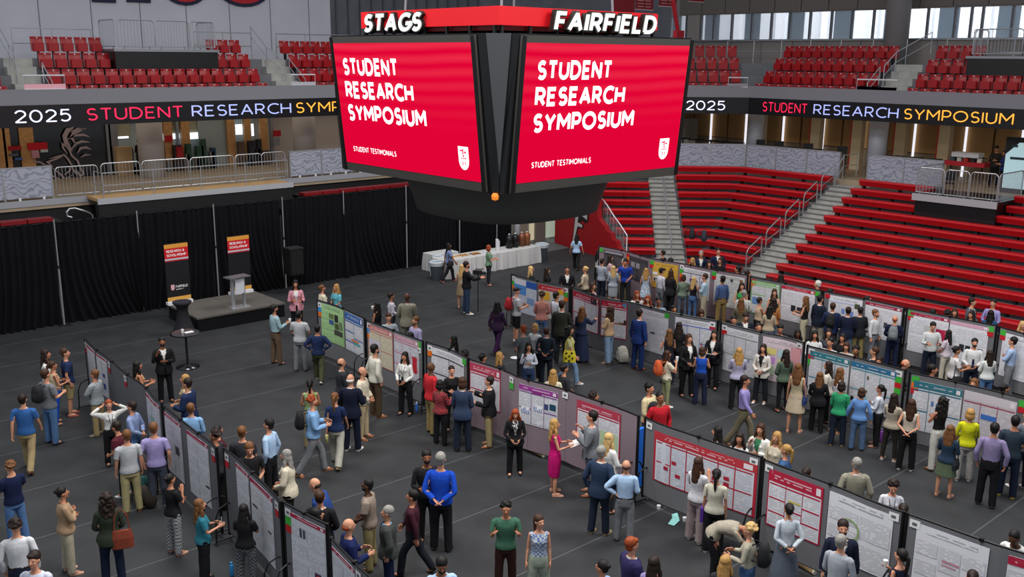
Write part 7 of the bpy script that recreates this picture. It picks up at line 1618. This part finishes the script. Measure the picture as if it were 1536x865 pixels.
1430 639 1414 744 18|f0|wavy:hlbrown|sweater;#26384c|mini;#54604c|nude|hold|bag=#20242c|woman in denim jacket and green patterned skirt
1487 636 1477 758 2|m1|short:hblack|shirt;#84789c|straight;#141418|black|pocket|belt|broad man in lavender shirt and black trousers, right side
1512.6 625 1508 744 0|m1|short:hblack|tee;#2c3844|straight;#1c2438|#c8b838|front||man in dark teal t-shirt next to the broad lavender shirt
1530 616 1527 732 -35|m0|short:hdark|tee;#60646c|straight;#1c2030|white|front||man in grey t-shirt at the right edge
'''
def place(hx,hy,fx,fy,f,hdef):
    if fy:
        b=az(fx,fy,0)[:2]; zs=np.linspace(1.3,2.1,81); ys=np.array([proj((b[0],b[1],z))[1] for z in zs]); h=float(zs[np.argmin(abs(ys-hy))])
        lo,hi=(1.52,1.8) if f else (1.62,1.92)
        if lo<=h<=hi: return b,h
        h=min(max(h,lo),hi); b2=az(hx,hy,h)[:2]; return (b+b2*1)/2,h
    return az(hx,hy,hdef)[:2],hdef
PP=[]
for i,ln in enumerate([l for l in TXT.strip().split('\n') if l.strip()]):
    a=ln.split('|',8); hx,hy,fx,fy,dr=map(float,a[0].split()); f=1 if a[1][0]=='f' else 0
    ex=a[7] if len(a)>8 else ''; label=(a[8] if len(a)>8 else a[7]).strip(); ex=[e for e in ex.split(',') if e]
    r=random.Random(i*7+1); hd=(1.66 if f else 1.77)+r.uniform(-.03,.03)
    po=a[6]; b,h=place(hx,hy,fx,fy,f,hd if po!='bend' else 1.25)
    if po=='bend': h=1.68
    if po=='lean': pass
    PP.append(dict(i=i,b=np.array(b,float),h=h,dr=dr,f=f,sk=int(a[1][1]),hair=a[2],top=a[3],bot=a[4],shoe=a[5],po=po,ex=ex,label=label,fix=fy>0,z=0.))
# keep people out of the boards and of one another
bp=[(P.Q) for P in BD.values()]
for it in range(14):
    for p in PP:
        for Q in bp:
            a,b=Q[:-1],Q[1:]; ab=b-a; t=np.clip(((p['b']-a)*ab).sum(1)/(ab*ab).sum(1),0,1); c=a+ab*t[:,None]; d=p['b']-c; dd_=np.linalg.norm(d,axis=1); k=int(dd_.argmin())
            n=np.array([ab[k][1],-ab[k][0]]); n/=np.linalg.norm(n)
            if p['fix'] and dd_[k]<1.1:
                if n@(-c[k])<0: n=-n
                sd=float(d[k]@n)
                if sd<.37 and 0<t[k]<1: p['b']=p['b']+n*(.38-sd)
                elif dd_[k]<.3: p['b']=p['b']+d[k]/(dd_[k]+1e-6)*(.31-dd_[k])
            elif dd_[k]<.36:
                s=1 if d[k]@n>=0 else -1; p['b']=p['b']+n*s*(.37-dd_[k])
    for x in range(len(PP)):
        for y in range(x+1,len(PP)):
            d=PP[y]['b']-PP[x]['b']; l=np.linalg.norm(d)
            if 1e-6<l<.46:
                m=(.47-l)/2*d/l; PP[x]['b']=PP[x]['b']-m*.8; PP[y]['b']=PP[y]['b']+m*.8
CAMXY=np.zeros(2)
def facevec(b,dr):
    v=np.asarray(b)/np.linalg.norm(b); r_=np.array((v[1],-v[0])); t=math.radians(dr); return v*math.cos(t)+r_*math.sin(t)
def tagobj(o,label,cat,group=None): o['label']=label; o['category']=cat; return o
def backpack(col,label,pos,rz,s=1.):
    t_=thing('backpack',label,'backpack',tuple(pos),rz); m=mat(C_(col),rough=.8,noise=.1,nscale=20)
    mb=MB(); n=12; P=[]
    for z,w,d in ((-.24,.12,.07),(-.22,.15,.1),(-.05,.155,.12),(.1,.145,.1),(.2,.11,.07),(.235,.05,.03)): P.append([(w*s*(abs(math.cos(a))**.6)*(1 if math.cos(a)>0 else -1),d*s*(abs(math.sin(a))**.7)*(1 if math.sin(a)>0 else -1),z*s) for a in [2*math.pi*k/n for k in range(n+1)]])
    mb.grid(P); mb.add(P[0][:-1],[tuple(range(n))[::-1]]); mb.add(P[-1][:-1],[tuple(range(n))]); mb.obj('pack_body',m,t_,smooth=True)
    P2=[[(x*.7,y*.6-.07*s,z*.5-.07*s) for x,y,z in r_] for r_ in P]; mb=MB().grid(P2); mb.add(P2[-1][:-1],[tuple(range(n))]); mb.obj('front_pocket',m,t_,smooth=True)
    for q in (-.085,.085): MB().tube([(q*s,.09*s,.17*s),(q*s,.17*s,.2*s),(q*s,.29*s,.12*s),(q*s,.3*s,-.0*s),(q*s*1.3,.2*s,-.13*s),(q*s*1.2,.09*s,-.16*s)],.014,5).obj('shoulder_strap',m,t_)
    return t_
def bag(col,label,pos,rz,w=.3,h=.26,strap=.3,tote=False,sun=False):
    t_=thing('tote_bag' if tote else 'shoulder_bag',label,'bag',tuple(pos),rz); m=mat(C_(col),rough=.7,noise=.1,nscale=16)
    mb=MB(); P=[[(ww*(abs(math.cos(a))**.5)*(1 if math.cos(a)>0 else -1),d*math.sin(a),z) for a in [2*math.pi*k/10 for k in range(11)]] for z,ww,d in ((-h,w*.4,.03),(-h*.95,w*.5,.05),(-h*.4,w*.5,.055),(0,w*.42,.03))]
    mb.grid(P); mb.add(P[0][:-1],[tuple(range(10))[::-1]]); mb.add(P[-1][:-1],[tuple(range(10))]); mb.obj('bag_body',m,t_,smooth=False)
    MB().tube([(-w*.36,0,-.02),(-w*.28,0,strap*.6),(0,0,strap),(w*.28,0,strap*.6),(w*.36,0,-.02)],.011,5).obj('strap',m,t_)
    if sun:
        for (x,z) in ((-.08,-.06),(.07,-.05),(0,-.14),(-.09,-.21),(.09,-.2),(.0,-.28)):
            for s_ in (-1,1): MB().tube([(x,s_*.05,z),(x,s_*.062,z)],.03,8).obj('sunflower_centre',mat('#2c1c14'),t_)
    return t_
def short(l): 
    w=l.split(',')[0].split(); return ' '.join(w[:9])
for p in PP:
    ex=p['ex']; walk=1 if 'walk' in ex else 0; yaw=0; pit=0
    for e in ex:
        if e.startswith('yaw='): yaw=float(e[4:])
        if e.startswith('pit='): pit=float(e[4:])
    fv=facevec(p['b'],p['dr']); b=p['b'].copy()
    if p['po']=='bend': b=b-fv*.45
    if p['po']=='lean': b=b-fv*.12
    root,hand,rz,k=person(p['label'],b,fv,p['f'],p['h'],p['sk'],p['hair'],p['top'],p['bot'],p['shoe'],p['po'],yaw,pit,ex,p['i'],walk,sc_w=1.03 if p['h']<1.7 else 1.0)
    sh=short(p['label']); F3=np.array((fv[0],fv[1],0))
    for e in ex:
        if e=='cup': h_=hand['R']; cup((h_[0]+fv[0]*.02,h_[1]+fv[1]*.02,h_[2]-.02),'white paper cup of '+sh)
        elif e=='phone': h_=(hand['R']+hand['L'])/2 if p['po'] in('front','hold') else hand['R']; t=thing('phone','phone in the hands of '+sh,'phone',tuple(h_+F3*.02),rz); MB().box(-.037,.037,-.004,.004,-.04,.11).obj('case',mat('#2a2a2e',rough=.3),t); MB().box(-.034,.034,-.006,-.004,-.036,.106).obj('display',mat('#b8c4d0',em=.1),t)
        elif e=='laptop': h_=hand['L']; o=MB().box(-.16,.16,-.012,.012,-.11,.11).obj('folder',mat('#8c8c88'),None,label='grey folder carried by '+sh,category='folder'); o.location=h_; o.rotation_euler=(0,.3,rz)
        elif e=='paper': h_=(hand['R']+hand['L'])/2; o=MB().box(-.15,.15,-.11,.11,-.004,.006).obj('clipboard',mat('#e4e4e0'),None,label='white papers held by '+sh,category='paper'); o.location=h_+F3*.06; o.rotation_euler=(.35,0,rz)
        elif e=='paper2': h_=hand['L']; o=MB().box(-.03,.03,-.1,.13,-.16,.12).obj('folder',mat('#4c2484'),None,label='purple folder in the hand of '+sh,category='folder'); o.location=h_; o.rotation_euler=(0,0,rz)
        elif e.startswith('bottle'): h_=hand['L']; t=thing('water_bottle','pale yellow bottle carried by '+sh,'bottle',(h_[0],h_[1],h_[2]-.18),0); MB().lathe([(.035,0),(.037,.18),(.02,.21)],10).obj('bottle_body',mat(e[7:]),t,smooth=True); MB().lathe([(.022,.2),(.022,.24)],8).obj('cap',black,t)
        elif e.startswith('pack='): h_=hand['chest']; backpack(e[5:],('%s backpack worn by '%({'black':'black','orange':'orange'}.get(e[5:],'')) ).strip().capitalize().lower()+' '+sh if True else '',h_-F3*.25*(1 if p['f'] else 1.08)-np.array((0,0,.05)),rz,.86)
        elif e.startswith('tote='): h_=hand['hip'] if p['i']!=0 else hand['hip']; sun=e[5:]=='#d8c830'; bag(e[5:],('yellow sunflower tote of ' if sun else 'shoulder tote of ')+sh,np.array(h_)+np.array((0,0,.12)) - F3*(.16 if 'coat' in p['label'] else 0),rz+(math.pi/2 if 'coat' not in p['label'] else 0),.36,.34,.42,True,sun)
        elif e.startswith('bag='): bag(e[4:],'small bag of '+sh,np.array(hand['hip'])+np.array((0,0,.02)),rz+math.pi/2,.26,.22,.45)
# two visitors on the upper right concourse, one inside the shop
for (px,py,dr,f,hair,top,bot,lab,ex) in ((1496,219,-150,0,'cap:black','sweater;#26241e','straight;black','man in dark jacket and cap on the right concourse',()),(1509,226,-120,1,'long:hblack','sweater;#1c2c6c','straight;black','woman in blue top beside the man on the right concourse',())):
    h=1.78 if not f else 1.66; b=az(px,py,3.6+h)[:2]; person(lab,b,facevec(b,dr),f,h,1,hair,top,bot,'black','hold',0,-10,(),99,0,3.6)
b=ay(209,219,44.2)[:2]; person('dark clothed person standing left of the round column on the left concourse',b,facevec(b,150),1,1.66,2,'bob:hblack','sweater;#2a1c1c','straight;black','black','front',0,0,(),5,0,3.6)
# ---- camera rig of the cameraman
c=az(717,420,1.3); b=az(717,467,0); t=thing('video_camera','black video camera on a monopod held by the cameraman','camera',(b[0],b[1],0),-.9)
MB().tube([(0,0,0),(0,0,1.38)],.018,8).obj('monopod',black,t); MB().box(-.18,.14,-.06,.06,1.38,1.52).obj('camera_body',black,t); MB().tube([(.14,0,1.45),(.28,0,1.45)],.045,10).obj('lens',mat('#1c1c22',rough=.2),t); MB().tube([(-.1,0,1.56),(.2,.0,1.58)],.02,6).obj('microphone',black,t); MB().tube([(-.1,-.05,1.42),(-.3,-.12,1.36)],.012,5).obj('pan_handle',black,t)
# ---- things on the floor
def tube_roll(label,p0,p1):
    a,b=az(*p0,.05),az(*p1,.05); t=thing('cardboard_tube',label,'tube',tuple(a)); MB().tube([(0,0,0),tuple(b-a)],.045,10).obj('tube_body',mat('#a98c60'),t); MB().tube([tuple((b-a)*.985),tuple((b-a)*1.01)],.047,10).obj('end_cap',mat('#d8d0c0'),t)
tube_roll('cardboard poster tube on the floor under the mauve board',(783,668),(815,683)); tube_roll('cardboard poster tube under the crimson posters of the third row',(876,516),(897,521)); tube_roll('cardboard poster tube at the lower right board, left piece',(1158,822),(1222,858))
def bottle(label,px,py,col,cap='#e8e8e8',h=.26,r=.037):
    a=az(px,py,0); t=thing('water_bottle',label,'bottle',(a[0],a[1],0)); MB().lathe([(r*.95,0),(r,h*.1),(r,h*.75),(r*.6,h*.88)],12).obj('bottle_body',mat(col,rough=.3),t,smooth=True); MB().lathe([(r*.55,h*.86),(r*.6,h)],10).obj('cap',mat(cap),t)
bottle('bright blue water bottle standing on the floor at the bottom left',348,863,'#2c8cc8','#2c8cc8'); bottle('purple water bottle on the floor by the third row group',1322,662,'#8c4cb0','#6c5c98',.32,.05); bottle('blue bottle by the feet of the white blouse woman',625,617,'#3c6cc0'); bottle('white cup like bottle under the crimson poster board',717,639,'#d8d8d8','#d8d8d8',.18,.05)
def floorbag(label,px,py,col,rz=0,s=1.,tilt=0):
    a=az(px,py,0); t=backpack(col,label,(a[0],a[1],.25*s),rz,s); t.rotation_euler=(tilt,0,rz); return t
floorbag('white and black backpack on the floor beside the blue suit',934,543,'#c4c0b4',-.5,1.05,-.35)
floorbag('dark green and teal backpack on the floor in the left group',216,752,'#1c4c48',.5,1.15,0); floorbag('black backpack with orange trim lying in the left group',222,760,'#2a221c',1.2,1.0,-.4)
floorbag('black bag under the grey board near the right aisle',1195,600,'#55555a',.3,.8,-.6)
for px,py,l,z in ((1038,352,'black and white backpack lying on a red bench of the middle section, left',6),(1056,355,'dark backpack lying on the same red bench, right',6)):
    k=6 if z==6 else 7; a=az(px,py,tr(7)+.6); backpack('#26262c' if px<1050 else '#303440',l,(a[0],a[1],tr(7)+.66),.8,1.)
for px,py,l in ((1156,414,'black bag on the bench left of the green framed poster'),(1186,424,'black bag on the bench above the three dark squares, left'),(1198,425,'black bag on the bench above the three dark squares, right'),(1418,468,'black bag on the bench above the crimson lined poster')):
    a=az(px,py,.6); backpack('#16161a',l,(a[0],a[1],.27),.4,1.05)
a=az(1012,781,0); t=thing('paper_scrap','pale aqua paper scrap on the floor before the wide red poster','paper',(a[0],a[1],.01),.4)
MB().add([(-.22,-.05,.0),(0,-.1,.02),(.02,.06,.03),(-.2,.08,.0),(.26,.02,.05),(.2,.12,.02)],[(0,1,2,3),(1,4,5,2)]).obj('sheet',mat('#8cc8c4',rough=.8),t)
for px,py,l in ((988,763,'small white cup lying left of the aqua paper'),(995,758,'second small white cup near the aqua paper'),(1027,781,'tiny white wrapper right of the aqua paper')):
    a=az(px,py,0); MB().lathe([(.035,0),(.045,.08)],10,(a[0],a[1],0)).obj('paper_cup',white,None,label=l,category='cup')
a=az(222,747,0); t=thing('snack_bowl','yellow snack bowl on the floor by the grey sneakers','bowl',(a[0],a[1],0)); MB().lathe([(.06,0),(.11,.05),(.1,.045)],14).obj('bowl',mat('#e0dcd0'),t); MB().lathe([(.09,.04),(.05,.07),(.01,.08)],10).obj('snacks',mat('#c8a840'),t)
a=az(773,537,0); MB().lathe([(.13,0),(.15,.02),(.14,.022)],18,(a[0],a[1],0)).obj('white_plate',white,None,label='white plate on the floor beside the ginger man',category='plate')
a=az(961,665,1.0); t=thing('blue_jacket','bright blue jacket hanging in the gap beside the mauve board','jacket',(a[0],a[1],0)); MB().box(-.1,.1,-.04,.04,.02,1.35).obj('cloth',mat('#1464c8',rough=.7),t)
